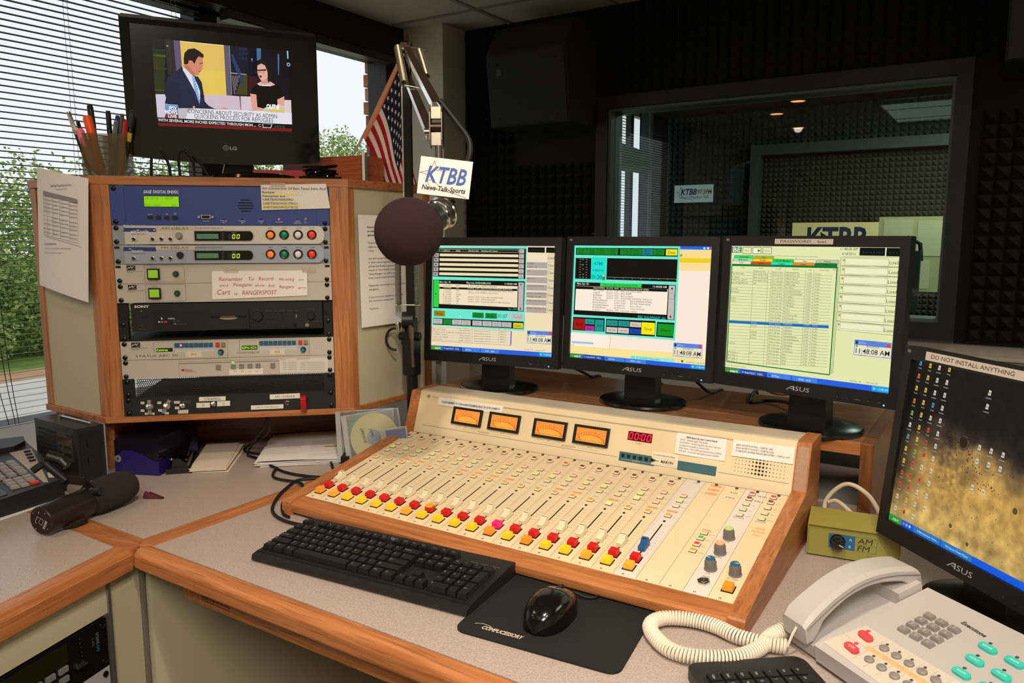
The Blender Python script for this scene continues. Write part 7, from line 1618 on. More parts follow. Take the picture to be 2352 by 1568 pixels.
# monitor cables behind the shelf
for k_, (lb_, pts, mt) in enumerate((('black cable hanging behind the left shelf monitor', [(-1.02, 1.70, 1.02), (-1.0, 1.76, .98), (-.975, 1.84, .945), (-.965, 1.90, .918), (-.96, 1.955, .90), (-.96, 1.96, .76)], RUBBER), ('black cable hanging behind the middle shelf monitor', [(-.63, 1.72, 1.0), (-.615, 1.75, .97), (-.60, 1.80, .935), (-.605, 1.86, .92), (-.605, 1.955, .90), (-.605, 1.96, .76)], RUBBER),
        ('second black cable left of the neck of the middle monitor', [(-.79, 1.72, 1.0), (-.785, 1.76, .97), (-.77, 1.82, .925), (-.77, 1.955, .90), (-.77, 1.96, .76)], RUBBER), ('brown cable drooping behind the right shelf monitor', [(-.50, 1.70, 1.0), (-.49, 1.80, .965), (-.45, 1.86, .935), (-.415, 1.90, .932), (-.405, 1.955, .92), (-.405, 1.965, .80)], M('brown_cable', (150, 96, 60), .5)), ('black cable lying on the shelf behind the right monitor', [(-.36, 1.75, .925), (-.42, 1.82, .925), (-.47, 1.84, .918), (-.50, 1.82, .9155), (-.52, 1.955, .912), (-.52, 1.96, .76)], RUBBER))):
    t = thing('cable', lb_, 'cable', (pts[-1][0], pts[-1][1], .75)); obj('cable_run', MB().tube(smooth_path(pts), .0038, 8), mt, t, world=True, smooth=True)
# ================================================================== KEYBOARD
KBL = M('keyboard_case', (26, 25, 26), .42, bump=(500, .2), vary=(60, .25, (44, 40, 38)))
KEY = M('key_black', (20, 20, 22), .38)
kb = thing('keyboard', 'full-size black computer keyboard lying in front of the mixing console', 'keyboard', (-1.068, .818, .7505), R(5.3))
KW, KD = .434, .158
obj('case', MB().prism([(0, .004), (.004, 0), (KD, 0), (KD, .024), (KD-.004, .0272), (.012, .0145), (.002, .0120)], 0, KW, 'x'), KBL, kb, bevel=.0025, smooth=True)
KT = Matrix.Translation((0, .012, .0147)) @ Matrix.Rotation(R(5.1), 4, 'X')
obj('palm_rim', MB().box(.002, KW-.002, .0, .004, -.001, .0012), KBL, kb, mw=KT)
kcache = {}
def key(x, y, w, d=.0175, h=.0105):
    k = round(w, 4), round(d, 4)
    mw_ = KT @ Matrix.Translation((x, y, -.001))
    if k not in kcache:
        kcache[k] = obj('key', MB().frustum(0, w-.0007, 0, d-.0006, 0, h, .0022, .0018, .0010), KEY, kb, mw=mw_, bevel=.0006)
    else: dup(kcache[k], kb, mw=mw_)
kf = Flat(); U = .01855; X0 = .0065; Y0 = .008; LEG = (172, 172, 168)
def leg(s_, x, y, w, h=.0036, dx=.0040, dy=.0085, wd=None):
    kf.text(s_, x+dx, y+dy, h, LEG, w=wd)
rowsK = [
    (0, [(1.25, 'Ctrl'), (1.25, 'W'), (1.25, 'Alt'), (6.25, ''), (1.25, 'Alt'), (1.25, 'W'), (1.25, 'Menu'), (1.25, 'Ctrl')]),
    (1, [(2.25, 'Shift')]+[(1, c) for c in 'ZXCVBNM,./']+[(2.75, 'Shift')]),
    (2, [(1.75, 'Caps Lock')]+[(1, c) for c in "ASDFGHJKL;'"]+[(2.25, 'Enter')]),
    (3, [(1.5, 'Tab')]+[(1, c) for c in 'QWERTYUIOP[]']+[(1.5, '\\')]),
    (4, [(1, '~')]+[(1, c) for c in '1234567890-=']+[(2, 'Backspace')])]
for r_, ks in rowsK:
    x = X0; y = Y0+U*r_
    for w, s_ in ks:
        key(x, y, w*U)
        if s_: kf.text(s_ if s_ != 'W' else '#', x+.0045, y+.0085, .0036 if len(s_) == 1 else .0022, LEG)
        if s_ in '1234567890' and len(s_) == 1 and r_ == 4: kf.text('!@#$%^&*()'['1234567890'.index(s_)], x+.0045, y+.0125, .0022, LEG)
        x += w*U
yF = Y0+U*5+.0055
for i, g in enumerate([0]+[2+k_ for k_ in range(4)]+[6.5+k_ for k_ in range(4)]+[11+k_ for k_ in range(4)]):
    key(X0+g*U, yF, U); kf.text('Esc' if i == 0 else 'F%d' % i, X0+g*U+.0045, yF+.0085, .0026, LEG)
NX = X0+15.22*U
for r_, names3 in ((5, ('Prt Scr', 'Scroll', 'Pause')), (4, ('Insert', 'Home', 'Page Up')), (3, ('Delete', 'End', 'Page Dn'))):
    y = yF if r_ == 5 else Y0+U*r_
    for k_ in range(3): key(NX+k_*U, y, U); kf.text(names3[k_], NX+k_*U+.004, y+.0090, .0019, LEG)
key(NX+U, Y0+U, U); kf.text('^', NX+U+.006, Y0+U+.008, .0030, LEG)
for k_ in range(3): key(NX+k_*U, Y0, U); kf.text('<v>'[k_], NX+k_*U+.006, Y0+.008, .0030, LEG)
PX = X0+18.44*U
for r_, row in ((4, ('Num', '/', '*', '-')), (3, '789'), (2, '456'), (1, '123')):
    for k_, c in enumerate(row): key(PX+k_*U, Y0+U*r_, U); kf.text(c, PX+k_*U+.0050, Y0+U*r_+.0085, .0034 if len(c) == 1 else .0020, LEG)
key(PX, Y0, 2*U); kf.text('0', PX+.005, Y0+.0085, .0034, LEG); key(PX+2*U, Y0, U); kf.text('.', PX+2*U+.005, Y0+.0085, .0034, LEG)
key(PX+3*U, Y0, U, 2*U-.0011); key(PX+3*U, Y0+2*U, U, 2*U-.0011); kf.text('Enter', PX+3*U+.004, Y0+.016, .0020, LEG); kf.text('+', PX+3*U+.005, Y0+2*U+.016, .0030, LEG)
kf.build('key_legends', kb, plane='xy', mw=KT @ Matrix.Translation((0, .0004, .0100)), base=0)
f = Flat(); f.text('DELL', X0+10.1*U, yF+.0215, .0078, (150, 148, 148), w=.034, bold=.03); 
for k_, s_ in enumerate(('Num Lock', 'Caps Lock', 'Scroll Lock')): f.text(s_, PX+.020+k_*.0205, yF+.010, .0020, (130, 130, 124))
f.build('brand_marks', kb, plane='xy', mw=KT @ Matrix.Translation((0, -.004, .0)), base=.0012)
for k_ in range(3): obj('status_light', MB().lathe([(.0024, 0), (.0022, .0010), (0, .0014)], 12), M('green_status', (110, 255, 30), .3, emit=3) if k_ == 0 else M('dark_status', (60, 58, 40), .3), kb, mw=KT @ Matrix.Translation((PX+.026+k_*.0205, yF+.0015, .0002)), smooth=True)

# mouse pad and mouse
mp_ = thing('mouse_pad', 'black rubber mouse pad on the desk right of the keyboard', 'mouse pad', (-.632, .820, .7502), R(5.0))
def rrect(w, h, r, n=6, skew=0):
    out = []
    for cx, cy, a0 in ((w-r, r, -90), (w-r, h-r, 0), (r, h-r, 90), (r, r, 180)):
        for k_ in range(n+1):
            a = R(a0+90*k_/n); out.append((cx+r*math.cos(a)+skew*(cy+r*math.sin(a))/h, cy+r*math.sin(a)))
    return out
obj('pad', MB().prism(rrect(.250, .205, .018, skew=-.010), 0, .0025, 'z'), M('pad_black', (19, 18, 18), .8, bump=(900, .4)), mp_, bevel=.0006)
f = Flat(); f.text('COMPUCESSORY', .035, .020, .0085, (196, 178, 160), w=.066, bold=.04, shear=.15)
f.path([(.034+.016*math.cos(R(a)), .024+.009*math.sin(R(a))) for a in range(150, 20, -12)], .0012, (196, 178, 160)); f.build('lettering', mp_, plane='xy', base=.0027)
ms = thing('computer_mouse', 'glossy black two-button computer mouse on the mouse pad', 'mouse', (-.530, .925, .7528), R(6))
def mousept(u, v):
    y = -.060+.120*v; a = PI*u
    w = .0335*max(0, 1-abs(2*v-1)**2.6)**.5
    if v > .6: w *= 1-.10*(v-.6)/.4
    h = .039*max(0, 1-abs(2*v-.96)**2.5)**.5*(1-.25*max(0, v-.55)) if 0 < v < .98 else 0
    c, s_ = math.cos(a), math.sin(a)
    return Vector((-w*(abs(c)**.8)*(1 if c > 0 else -1), y, .002+h*s_**.62))
mm = MB(); mm.grid(mousept, 22, 26)
obj('shell', mm, M('mouse_black', (12, 12, 13), .16), ms, smooth=True)
bt = MB(); bt.tube([mousept(.5, v)+Vector((0, 0, .0002)) for v in [.62+.03*k_ for k_ in range(12)]], .0006, 5); bt.tube([mousept(u, .60)+Vector((0, 0, .0002)) for u in [.16+.04*k_ for k_ in range(18)]], .0006, 5); obj('button_seam', bt, RUBBER, ms)
obj('scroll_wheel', MB().cyl((-.003, 0, 0), (.003, 0, 0), .0095, seg=20), M('wheel_rubber', (34, 34, 36), .6), ms, loc=(0, .034, .0275), smooth=True)
f = Flat(); f.text('DELL', -.009, -.0, .0040, (150, 150, 150), w=.016)
f.build('brand_marks', ms, plane='xy', mw=Matrix.Translation((0, .010, .0405)), base=.0006)
obj('mouse_cord', MB().tube(smooth_path([(-.5375, .984, .766), (-.531, .996, .763), (-.512, 1.004, .7565), (-.500, 1.016, .7562), (-.505, 1.040, .7562)]), .0022, 8), RUBBER, ms, world=True, smooth=True)
# keyboard cable looping at the left end of the console
cbl = thing('keyboard_cable', 'long black cable looping over the oak seam left of the console', 'cable', (-1.25, 1.05, .75))
pth = smooth_path([(-1.40, 1.32, .7545), (-1.30, 1.23, .7545), (-1.335, 1.165, .7545), (-1.325, 1.13, .7545), (-1.285, 1.06, .7545), (-1.225, .995, .7545), (-1.155, .972, .7545), (-1.06, .985, .7545)])
cm = MB(); cm.tube(pth, .0033, 8); obj('cable_run', cm, RUBBER, cbl, world=True, smooth=True)
cbl = thing('rack_cable', 'pair of black cables dropping out of the rack cabinet floor onto the desk', 'cable', (-1.60, 1.25, .75))
cm = MB(); cm.tube(smooth_path([(-1.515, 1.235, .885), (-1.535, 1.235, .84), (-1.565, 1.225, .80), (-1.60, 1.23, .757), (-1.56, 1.225, .7545), (-1.47, 1.20, .7545), (-1.40, 1.185, .7545), (-1.32, 1.20, .7545), (-1.24, 1.245, .7545)]), .0033, 8)
cm.tube(smooth_path([(-1.505, 1.225, .885), (-1.52, 1.235, .83), (-1.59, 1.26, .79), (-1.66, 1.27, .756), (-1.63, 1.25, .755), (-1.57, 1.26, .7545), (-1.54, 1.30, .7545)]), .0028, 8)
cm.tube(smooth_path([(-1.455, 1.20, .7545), (-1.40, 1.145, .7545), (-1.32, 1.145, .757), (-1.28, 1.125, .760), (-1.255, 1.09, .7545), (-1.255, 1.05, .7545), (-1.20, 1.00, .7545), (-1.17, .99, .7545)]), .0030, 8)
obj('cable_run', cm, RUBBER, cbl, world=True, smooth=True)

# ================================================================== DATA SWITCH BOX
ab = thing('switch_box', 'olive-green metal AM/FM data switch box behind the telephone', 'switch box', (-.266, 1.374, .7505), R(8.5))
OLV = M('olive_metal', (150, 140, 66), .45)
obj('cover', MB().prism([(-.001, .004), (-.001, .058), (.147, .058), (.147, .004), (.1455, .004), (.1455, .0565), (.0005, .0565), (.0005, .004)], -.004, .092, 'y'), OLV, ab, bevel=.0004)
obj('body', MB().box(.0008, .1452, .000, .090, .002, .0562), M('olive_face', (140, 136, 66), .45), ab, bevel=.0005)
obj('foot', MB().box(.01, .02, .01, .02, 0, .002).box(.125, .135, .01, .02, 0, .002), RUBBER, ab); 
f = Flat(); f.rect(.034, .019, .076, .0445, (40, 96, 140)); f.frame(.034, .019, .110, .0445, .0005, (60, 100, 130)); f.line(.034, .0315, .110, .0315, .0005, (70, 120, 150)); f.text('A', .0665, .0350, .0048, (190, 210, 220)); f.text('B', .0665, .0225, .0048, (190, 210, 220))
f.text('AM', .080, .0335, .0092, (40, 40, 30), w=.024, shear=.15); f.text('FM', .080, .0205, .0092, (40, 40, 30), w=.020, shear=.15); f.text('DATA TRANSFER SWITCH', .096, .0105, .0034, (80, 96, 96), w=.040)
f.build('printed_face', ab, off=(0, 0, 0))
kk = obj('selector_knob', MB().lathe([(.0125, 0), (.0125, .004), (.0115, .005), (.0110, .014), (.0100, .015), (0, .015)], 24, m=RXM).box(-.0105, .0105, -.0160, -.0140, -.0020, .0020, m=Matrix.Rotation(R(25), 4, 'Y')), GLOSSB, ab, loc=(.0485, 0, .0325), smooth=True)
obj('pointer_line', MB().box(.003, .0105, -.0163, -.0160, -.0006, .0006, m=Matrix.Rotation(R(25), 4, 'Y')), WHITEP, kk)
wc = thing('white_cable', 'pale grey cable arching behind the olive switch box', 'cable', (-.20, 1.49, .75)); obj('cable_run', MB().tube(smooth_path([(-.262, 1.52, .76), (-.268, 1.535, .800), (-.235, 1.54, .838), (-.195, 1.53, .828), (-.165, 1.50, .80), (-.150, 1.475, .785)]), .0042, 10), M('pale_cable', (196, 182, 162), .5), wc, world=True, smooth=True)
obj('cable_run', MB().tube(smooth_path([(-.262, 1.53, .80), (-.245, 1.525, .806), (-.215, 1.50, .795), (-.195, 1.475, .785)]), .0042, 10), M('pale_cable'), wc, world=True, smooth=True)

# ================================================================== GREY TELEPHONE
PH = M('phone_grey', (186, 180, 178), .45, bump=(600, .1)); PHD = M('phone_button_grey', (126, 120, 118), .4)
ph = thing('desk_telephone', 'grey multi-line desk telephone with turquoise and red buttons at lower right', 'telephone', (-.228, 1.054, .7502), R(-36))
obj('base_shell', MB().prism([(.0, .004), (.004, 0), (.19, 0), (.19, .030), (.0, .012)], .012, .288, 'x'), M('phone_base_grey', (160, 156, 156), .5), ph, bevel=.003)
PT = Matrix.Translation((0, 0, .032)) @ Matrix.Rotation(R(13), 4, 'X')
obj('body', MB().box(.068, .288, -.012, .190, -.024, 0), PH, ph, mw=PT, bevel=.006, smooth=True, seg=3)
obj('cradle', MB().box(.004, .072, -.006, .185, -.026, -.010), PH, ph, mw=PT, bevel=.005, smooth=True)
obj('cradle_block', MB().box(.022, .066, .140, .182, -.012, .010), PH, ph, mw=PT, bevel=.006, smooth=True)
f = Flat(); f.raw([(.070, .001), (.079, .066), (.272, .066), (.280, .0), (.2, -.006)], (206, 196, 182)); f.L = 1
for k_ in range(9): f.line(.117+.0188*k_, .062, .117+.0188*k_, .003, .0005, (166, 156, 146))
f.line(.074, .032, .275, .034, .0005, (166, 156, 146)); f.raw([(.110, .0300), (.111, .0385), (.270, .0410), (.270, .0325)], (226, 180, 130), 2)
for k_ in range(8): f.text('WATS', .118+.0188*k_, .0342, .0026, (190, 140, 110), L=3)
f.disc(.0895, .0590, .0030, (236, 70, 90), 2); f.disc(.0985, .0295, .0030, (236, 70, 90), 2)
for k_ in range(7):
    f.disc(.1230+.0187*k_, .0565, .0020, (70, 66, 66), 2); f.disc(.1290+.0187*k_, .0275, .0020, (70, 66, 66), 2)
for i in range(3):
    for j in range(3): f.disc(.1935+.0335*i+.006*j, .1480-.0295*j, .0022, (70, 70, 72), 1)
f.text('Executone', .146, .1560, .0060, (70, 64, 66), w=.036, shear=.2, bold=.03, ang=R(-6))
f.build('printed_face', ph, plane='xy', mw=PT, base=.0004)
kc = rb_ = gb = rd = None
SIL = M('phone_key', (142, 136, 132), .35, .1)
for i in range(3):
    for j in range(4):
        mw_ = PT @ Matrix.Translation((.1160+.0182*i, .0925+.0150*j, 0))
        if kc is None: kc = obj('dial_key', MB().frustum(-.0068, .0068, -.0052, .0052, 0, .0048, .0010, .0010), SIL, ph, mw=mw_, bevel=.0010, smooth=True)
        else: dup(kc, ph, mw=mw_)
f = Flat()
for i in range(3):
    for j in range(4): f.text('*741 0852 #963'.replace(' ', '')[i*4+j], .1160+.0182*i, .0925+.0150*j-.0018, .0040, (206, 200, 196), align='c')
f.build('dial_legends', ph, plane='xy', mw=PT @ Matrix.Translation((0, 0, .0049)), base=.0001)
for k_ in range(7):
    for x, y in ((.1270+.0187*k_, .0470), (.1315+.0192*k_, .0175)):
        mw_ = PT @ Matrix.Translation((x, y, 0))
        if rb_ is None: rb_ = obj('line_button', MB().lathe([(.0062, 0), (.0058, .0032), (.0046, .0040), (0, .0040)], 18, sx=1.05, sy=.92), SIL, ph, mw=mw_, smooth=True)
        else: dup(rb_, ph, mw=mw_)
capsule = rrect(.0225, .0110, .0052, 5)
for x, y, mt, nm in [(.0970, .0470, M('phone_red', (206, 74, 80), .35), 'red_button'), (.1035, .0170, M('phone_red'), 'red_button')]:
    obj(nm, MB().prism([(p[0]-.011, p[1]-.0055) for p in capsule], 0, .0045, 'z'), mt, ph, mw=PT @ Matrix.Translation((x, y, 0)) @ Matrix.Rotation(R(-8), 4, 'Z'), bevel=.0012, smooth=True)
for i in range(3):
    for j in range(3):
        mw_ = PT @ Matrix.Translation((.1990+.0335*i+.006*j, .1360-.0295*j, 0)) @ Matrix.Rotation(R(-4), 4, 'Z')
        if gb is None: gb = obj('turquoise_button', MB().prism([(p[0]-.011, p[1]-.0055) for p in capsule], 0, .0042, 'z'), M('phone_turquoise', (60, 196, 182), .35), ph, mw=mw_, bevel=.0012, smooth=True)
        else: dup(gb, ph, mw=mw_)
f = Flat(); f.text('OFF', .1035, .0152, .0040, (236, 200, 200), align='c', ang=R(-8))
for i in range(3):
    for j in range(3): f.text(('RELEASE', 'HOLD', 'TRANSFER', 'SPEAKER', 'MUTE', 'CONF', 'REDIAL', 'MSG', 'SPEED')[i*3+j], .1990+.0335*i+.006*j, .1345-.0295*j, .0030, (220, 244, 240), w=.012, align='c')
f.build('button_legends', ph, plane='xy', mw=PT @ Matrix.Translation((0, 0, .0044)), base=.0002)
# handset: arched body swept along the phone's left side
hh = MB(); bm = hh.bm; rings = []
for k_ in range(21):
    t = k_/20; y = -.014+.205*t
    arc_ = math.sin(PI*t)
    zc = .012+.026*arc_; thick = .0215-.0060*arc_; wd = .0235-.0025*arc_
    if t < .14 or t > .86:
        e = min(t, 1-t)/.14; bot = zc-thick-.013*(1-e*e)
    else: bot = zc-thick
    topz = zc+.004
    sec = [(-wd, bot+.003), (-wd+.003, bot), (wd-.003, bot), (wd, bot+.003), (wd, topz-.006), (wd-.005, topz), (-wd+.005, topz), (-wd, topz-.006)]
    if k_ in (0, 20): sec = [(x*.94, bot+.006+(z-bot)*.70) for x, z in sec]
    rings.append([bm.verts.new((.035+x, y, z+.010)) for x, z in sec])
for a, b in zip(rings, rings[1:]):
    for k_ in range(8): bm.faces.new((a[k_], a[(k_+1) % 8], b[(k_+1) % 8], b[k_]))
bm.faces.new(rings[0][::-1]); bm.faces.new(rings[-1])
obj('handset', hh, PH, ph, mw=PT, bevel=.0015, smooth=True)
obj('handset_seam', MB().tube([(.035+.0240, -.012+.200*t, .0180+.0265*math.sin(PI*t)-.002) for t in [k_/16 for k_ in range(17)]], .0006, 4), M('seam_dark', (90, 88, 88), .6), ph, mw=PT)
# coiled cord
def coil(path, r, turns_per_m, wire):
    P_ = smooth_path(path, 40); pts = []; L_ = 0
    # arc length
    acc = [0]
    for a, b in zip(P_, P_[1:]): acc.append(acc[-1]+(b-a).length)
    n = int(acc[-1]*turns_per_m*10); j = 0
    for i in range(n+1):
        s_ = acc[-1]*i/n
        while j < len(acc)-2 and acc[j+1] < s_: j += 1
        f_ = (s_-acc[j])/max(acc[j+1]-acc[j], 1e-9); p = P_[j].lerp(P_[j+1], f_); d = (P_[j+1]-P_[j]).normalized()
        sd = d.cross(Vector((0, 0, 1))).normalized(); up = sd.cross(d); a = 2*PI*s_*turns_per_m
        pts.append(p+sd*math.cos(a)*r+up*math.sin(a)*r)
    obj('coiled_cord', MB().tube(pts, wire, 5), M('cord_cream', (222, 212, 196), .45), ph, world=True, smooth=True)
coil([(-.216, 1.012, .7625), (-.245, 1.004, .7625), (-.279, 1.003, .7625), (-.315, 1.014, .7625), (-.352, 1.012, .7625), (-.385, .994, .7625), (-.392, .966, .7625), (-.372, .938, .7625), (-.340, .918, .7625), (-.302, .924, .7625), (-.266, .948, .7625), (-.246, .985, .7625), (-.240, 1.03, .7625), (-.222, 1.062, .7665)], .0090, 218, .0021)
v0 = WM[ph.name] @ PT @ Vector((.040, -.012, .014))
obj('cord_end', MB().tube([(-.214, 1.010, .764), (v0+Vector((-.214, 1.010, .764)))/2+Vector((0, 0, .002)), v0], .0018, 6), M('cord_cream'), ph, world=True, smooth=True)
# second keyboard, only its corner in view
k2 = thing('compact_keyboard', 'corner of a second black keyboard at the bottom edge beside the grey telephone', 'keyboard', (-.300, .878, .7502), R(40))
obj('case', MB().prism(rrect(.158, .235, .016), 0, .014, 'z'), M('keyboard_case'), k2, loc=(0, -.212, 0), bevel=.003, smooth=True)
kk2 = None; f = Flat()
for i in range(7):
    for j in range(11):
        mw_ = Matrix.Translation((.016+.0185*i, -.006-.0185*(j+1), .0135))
        if kk2 is None: kk2 = obj('key', MB().frustum(0, .0172, 0, .0172, 0, .0040, .0012, .0012), KEY, k2, mw=mw_, bevel=.0006)
        else: dup(kk2, k2, mw=mw_)
for i in range(7):
    for j, s_ in enumerate((('Caps', 'A', 'S'), ('Shift', 'Z', 'X'), ('Ctrl', 'W', 'Alt'), ('Tab', 'Q', 'W'), ('~', '1', '2'), ('Esc', 'F1', 'F2'), ('Fn', 'F3', 'F4'))[i]): f.text(s_, .022+.0185*i, -.012-.0185*j, .0030, (190, 190, 186), ang=-PI/2)
f.build('key_legends', k2, plane='xy', mw=Matrix.Translation((0, 0, .0176)), base=.0001)
# black device under the far right monitor base corner is the monitor stand itself

# ================================================================== BLACK TELEPHONE (left)
p2 = thing('black_telephone', 'black multi-line desk telephone with grey keys at the left edge', 'telephone', (-1.66, .70, .7515), R(75))
P2 = Matrix.Translation((0, 0, .038)) @ Matrix.Rotation(R(4), 4, 'X')
BPH = M('phone_black', (34, 35, 38), .42, bump=(600, .1))
out = [(.112, .048), (.003, -.001), (-.17, -.070), (-.15, .400), (.092, .372)]
obj('body', MB().prism([(x, y) for x, y in out], -.030, 0, 'z'), BPH, p2, mw=P2, bevel=.004, smooth=True)
obj('foot_wedge', MB().prism([(x*.96, y*.96+.004) for x, y in out], 0, .016, 'z'), BPH, p2)
obj('rear_deck', MB().prism([(.088, .330), (.060, .300), (-.155, .275), (-.150, .398), (.091, .370)], 0, .010, 'z'), BPH, p2, mw=P2, bevel=.003, smooth=True)
obj('handset_channel', MB().prism([(.000, .012), (-.022, .002), (-.165, -.055), (-.16, .10), (-.02, .12)], -.002, .0012, 'z'), M('channel_black', (16, 16, 17), .25), p2, mw=P2, bevel=.0008)
f = Flat(); f.raw([(.047, .285), (.0925, .292), (.077, .036), (.0685, .041)], (176, 160, 148)); f.raw([(.0965-.010, .10), (.1055-.010, .098), (.0985-.006, .060), (.0890-.006, .066)], (196, 184, 170), 1)
f.text('TOSHIBA', .052, .352, .0045, (110, 106, 100), w=.032, L=2)
for k_ in range(8): f.line(.049+.002*k_, .262-.026*k_, .079+.0005*k_, .264-.026*k_, .0005, (130, 116, 106), 2)
f.build('printed_face', p2, plane='xy', mw=P2 @ Matrix.Translation((0, 0, 0)), base=.0006)
for k_ in range(4): obj('line_key', MB().box(-.0065, .0065, -.0035, .0035, 0, .004), M('key_dark', (24, 24, 26), .4), p2, mw=P2 @ Matrix.Translation((.080-.001*k_, .268-.024*k_, .0006)), bevel=.0008)
LG = M('phone_key_light', (150, 144, 142), .45); kk3 = None; f = Flat()
for c in range(4):
    for r_ in range(4):
        x, y = .037-.021*c+.0027*r_, .205-.006*c-.026*r_
        mw_ = P2 @ Matrix.Translation((x, y, 0)) @ Matrix.Rotation(R(12), 4, 'Z')
        if kk3 is None: kk3 = obj('dial_key', MB().frustum(-.0078, .0078, -.0088, .0088, 0, .006, .0012, .0012), LG, p2, mw=mw_, bevel=.001, smooth=True)
        else: dup(kk3, p2, mw=mw_)
        f.text('369#2580147*ABCD'[c*4+r_], x, y-.0022, .0046, (60, 56, 56), align='c')
f.build('dial_legends', p2, plane='xy', mw=P2 @ Matrix.Translation((0, 0, .0062)), base=.0001)
kk4 = None
for x, y, mt in ((.048, .096, LG), (.050, .074, LG), (.053, .050, M('phone_red_key', (206, 60, 50), .4)), (.0305, .0905, LG), (.0325, .0685, LG), (.0345, .0455, LG), (.0125, .0885, LG), (.0150, .0665, LG), (.0170, .0425, LG)):
    obj('function_key', MB().frustum(-.0080, .0080, -.0066, .0066, 0, .0045, .001, .001), mt, p2, mw=P2 @ Matrix.Translation((x, y, 0)) @ Matrix.Rotation(R(12), 4, 'Z'), bevel=.0008, smooth=True)
us = thing('loose_sheet', 'white sheet of paper sticking out from under the black telephone', 'paper', (-1.66, .70, .7502), R(75)); obj('sheet', MB().prism([(.121, .050), (.002, -.012), (-.17, -.085), (-.15, .30), (.10, .30)], 0, .0006, 'z'), PAPER, us)

# ================================================================== BROADCAST MICROPHONE lying on the counter
A_, B_ = Vector((-1.4895, .677, .7805)), Vector((-1.541, .878, .7865)); L_ = (B_-A_).length
mq = (B_-A_).normalized().to_track_quat('Z', 'Y')
sm_ = thing('studio_microphone', 'dark brown-black broadcast microphone with foam windscreen lying on the counter seam', 'microphone', A_, rot=mq.to_euler())
MBK = M('mic_metal', (46, 38, 34), .34, .5)
obj('body', MB().lathe([(0, 0), (.0255, 0), (.0275, .002), (.0278, .100), (.0265, .104), (.0275, .106), (.0275, .112), (0, .112)], 40), MBK, sm_, smooth=True)
obj('foam_windscreen', MB().lathe([(.026, .108), (.0325, .114), (.0350, .130), (.0360, .170), (.0345, .192), (.028, .211), (.017, .2215), (0, .2245)], 36), M('mic_foam', (44, 38, 33), .95, bump=(1400, 1.0)), sm_, smooth=True)
f = Flat(); f.path([(-.010, .006), (-.010, .010), (.004, .010), (.004, .004)], .0010, (180, 176, 170)); f.frame(-.006, -.006, .006, .002, .0008, (170, 166, 160)); f.text('SHURE', -.010, -.0145, .0046, (196, 192, 186), w=.019, bold=.03)
f.line(.010, .010, .016, .010, .0012, (180, 176, 170))
f.build('rear_marks', sm_, plane='xy', mw=Matrix.Rotation(PI, 4, 'Y') @ Matrix.Rotation(R(60), 4, 'Z'), base=.0004)
for a in (40, 130, 220, 310): obj('rear_screw', MB().lathe([(.0016, -.0006), (0, -.0008)], 8), CHROME, sm_, loc=(.0215*math.cos(R(a)), .0215*math.sin(R(a)), 0))
inv = WM[sm_.name].inverted()
def ml(p): return inv @ Vector(p)
yk = MB()
pl_ = ml((-1.499, .787, .803)); p2_ = ml((-1.513, .775, .826)); p3_ = ml((-1.548, .757, .829)); p4_ = ml((-1.562, .750, .805))
for a, b in ((pl_, p2_), (p2_, p3_), (p3_, p4_)):
    d = (b-a).normalized(); q = d.to_track_quat('Z', 'X').to_matrix().to_4x4(); yk.box(-.0012, .0012, -.009, .009, -.001, (b-a).length+.001, m=Matrix.Translation(a) @ q)
obj('yoke_bracket', yk, MBK, sm_, bevel=.0004)
obj('yoke_knob', MB().cyl(ml((-1.505, .783, .806)), ml((-1.488, .792, .806)), .0095, .0085, 20), BLACK, sm_, smooth=True, bevel=.001)
obj('stand_adapter', MB().cyl(ml((-1.545, .757, .826)), ml((-1.584, .740, .858)), .0075, .0085, 20), BLACK, sm_, smooth=True)
obj('thread_mount', MB().cyl(ml((-1.578, .765, .862)), ml((-1.592, .745, .874)), .0115, .0115, 24).cyl(ml((-1.566, .770, .850)), ml((-1.578, .765, .862)), .0100, .0115, 24), BLACK, sm_, smooth=True, bevel=.0008)
obj('mount_block', MB().cyl(ml((-1.595, .738, .858)), ml((-1.604, .722, .846)), .0075, .0075, 8), BLACK, sm_)
obj('cable_guard', MB().tube([ml((-1.486, .715, .757)), ml((-1.480, .735, .754)), ml((-1.487, .76, .754))], .0035, 8), RUBBER, sm_, smooth=True)
rdc = thing('red_cloth', 'small dark red scrap lying behind the tip of the foam windscreen', 'cloth', (-1.512, .918, .7503), R(20))
cm = MB(); cm.grid(lambda u, v: Vector((-.02+.042*u, (-.012+.024*v)*(1-.7*u), .002+.012*(1-u)*abs(math.sin(PI*v*1.2)))), 8, 6, two=.0012); obj('cloth', cm, M('wine_red', (78, 10, 26), .5), rdc, smooth=True)

# ================================================================== PORTABLE RADIO
rd = thing('portable_radio', 'black portable radio with a control label taped on it left of the cabinet', 'radio', (-1.845, .905, .7502), R(-2))
RBK = M('radio_black', (30, 31, 34), .4, bump=(700, .15))
obj('body', MB().box(-.100, .100, -.018, .044, 0, .126), RBK, rd, bevel=.014, smooth=True, seg=4)
obj('end_cap', MB().box(.088, .101, -.012, .038, .008, .116), M('radio_cap', (20, 20, 22), .35), rd, bevel=.006, smooth=True)
obj('dial_window', MB().box(.010, .080, -.0195, -.018, .045, .110), M('radio_glass', (70, 56, 52), .12), rd, bevel=.001)
f = Flat(); f.rect(.014, .074, .076, .080, (16, 14, 14)); f.rect(.014, .056, .076, .062, (16, 14, 14))
for k_ in range(12): f.line(.017+.005*k_, .070, .017+.005*k_, .073, .0004, (170, 160, 156), 1); f.text('%d' % (54+k_*8), .0155+.005*k_, .0665, .0018, (150, 142, 138), L=1); f.text('%d' % (88+k_*2), .0155+.005*k_, .0500, .0018, (150, 142, 138), L=1)
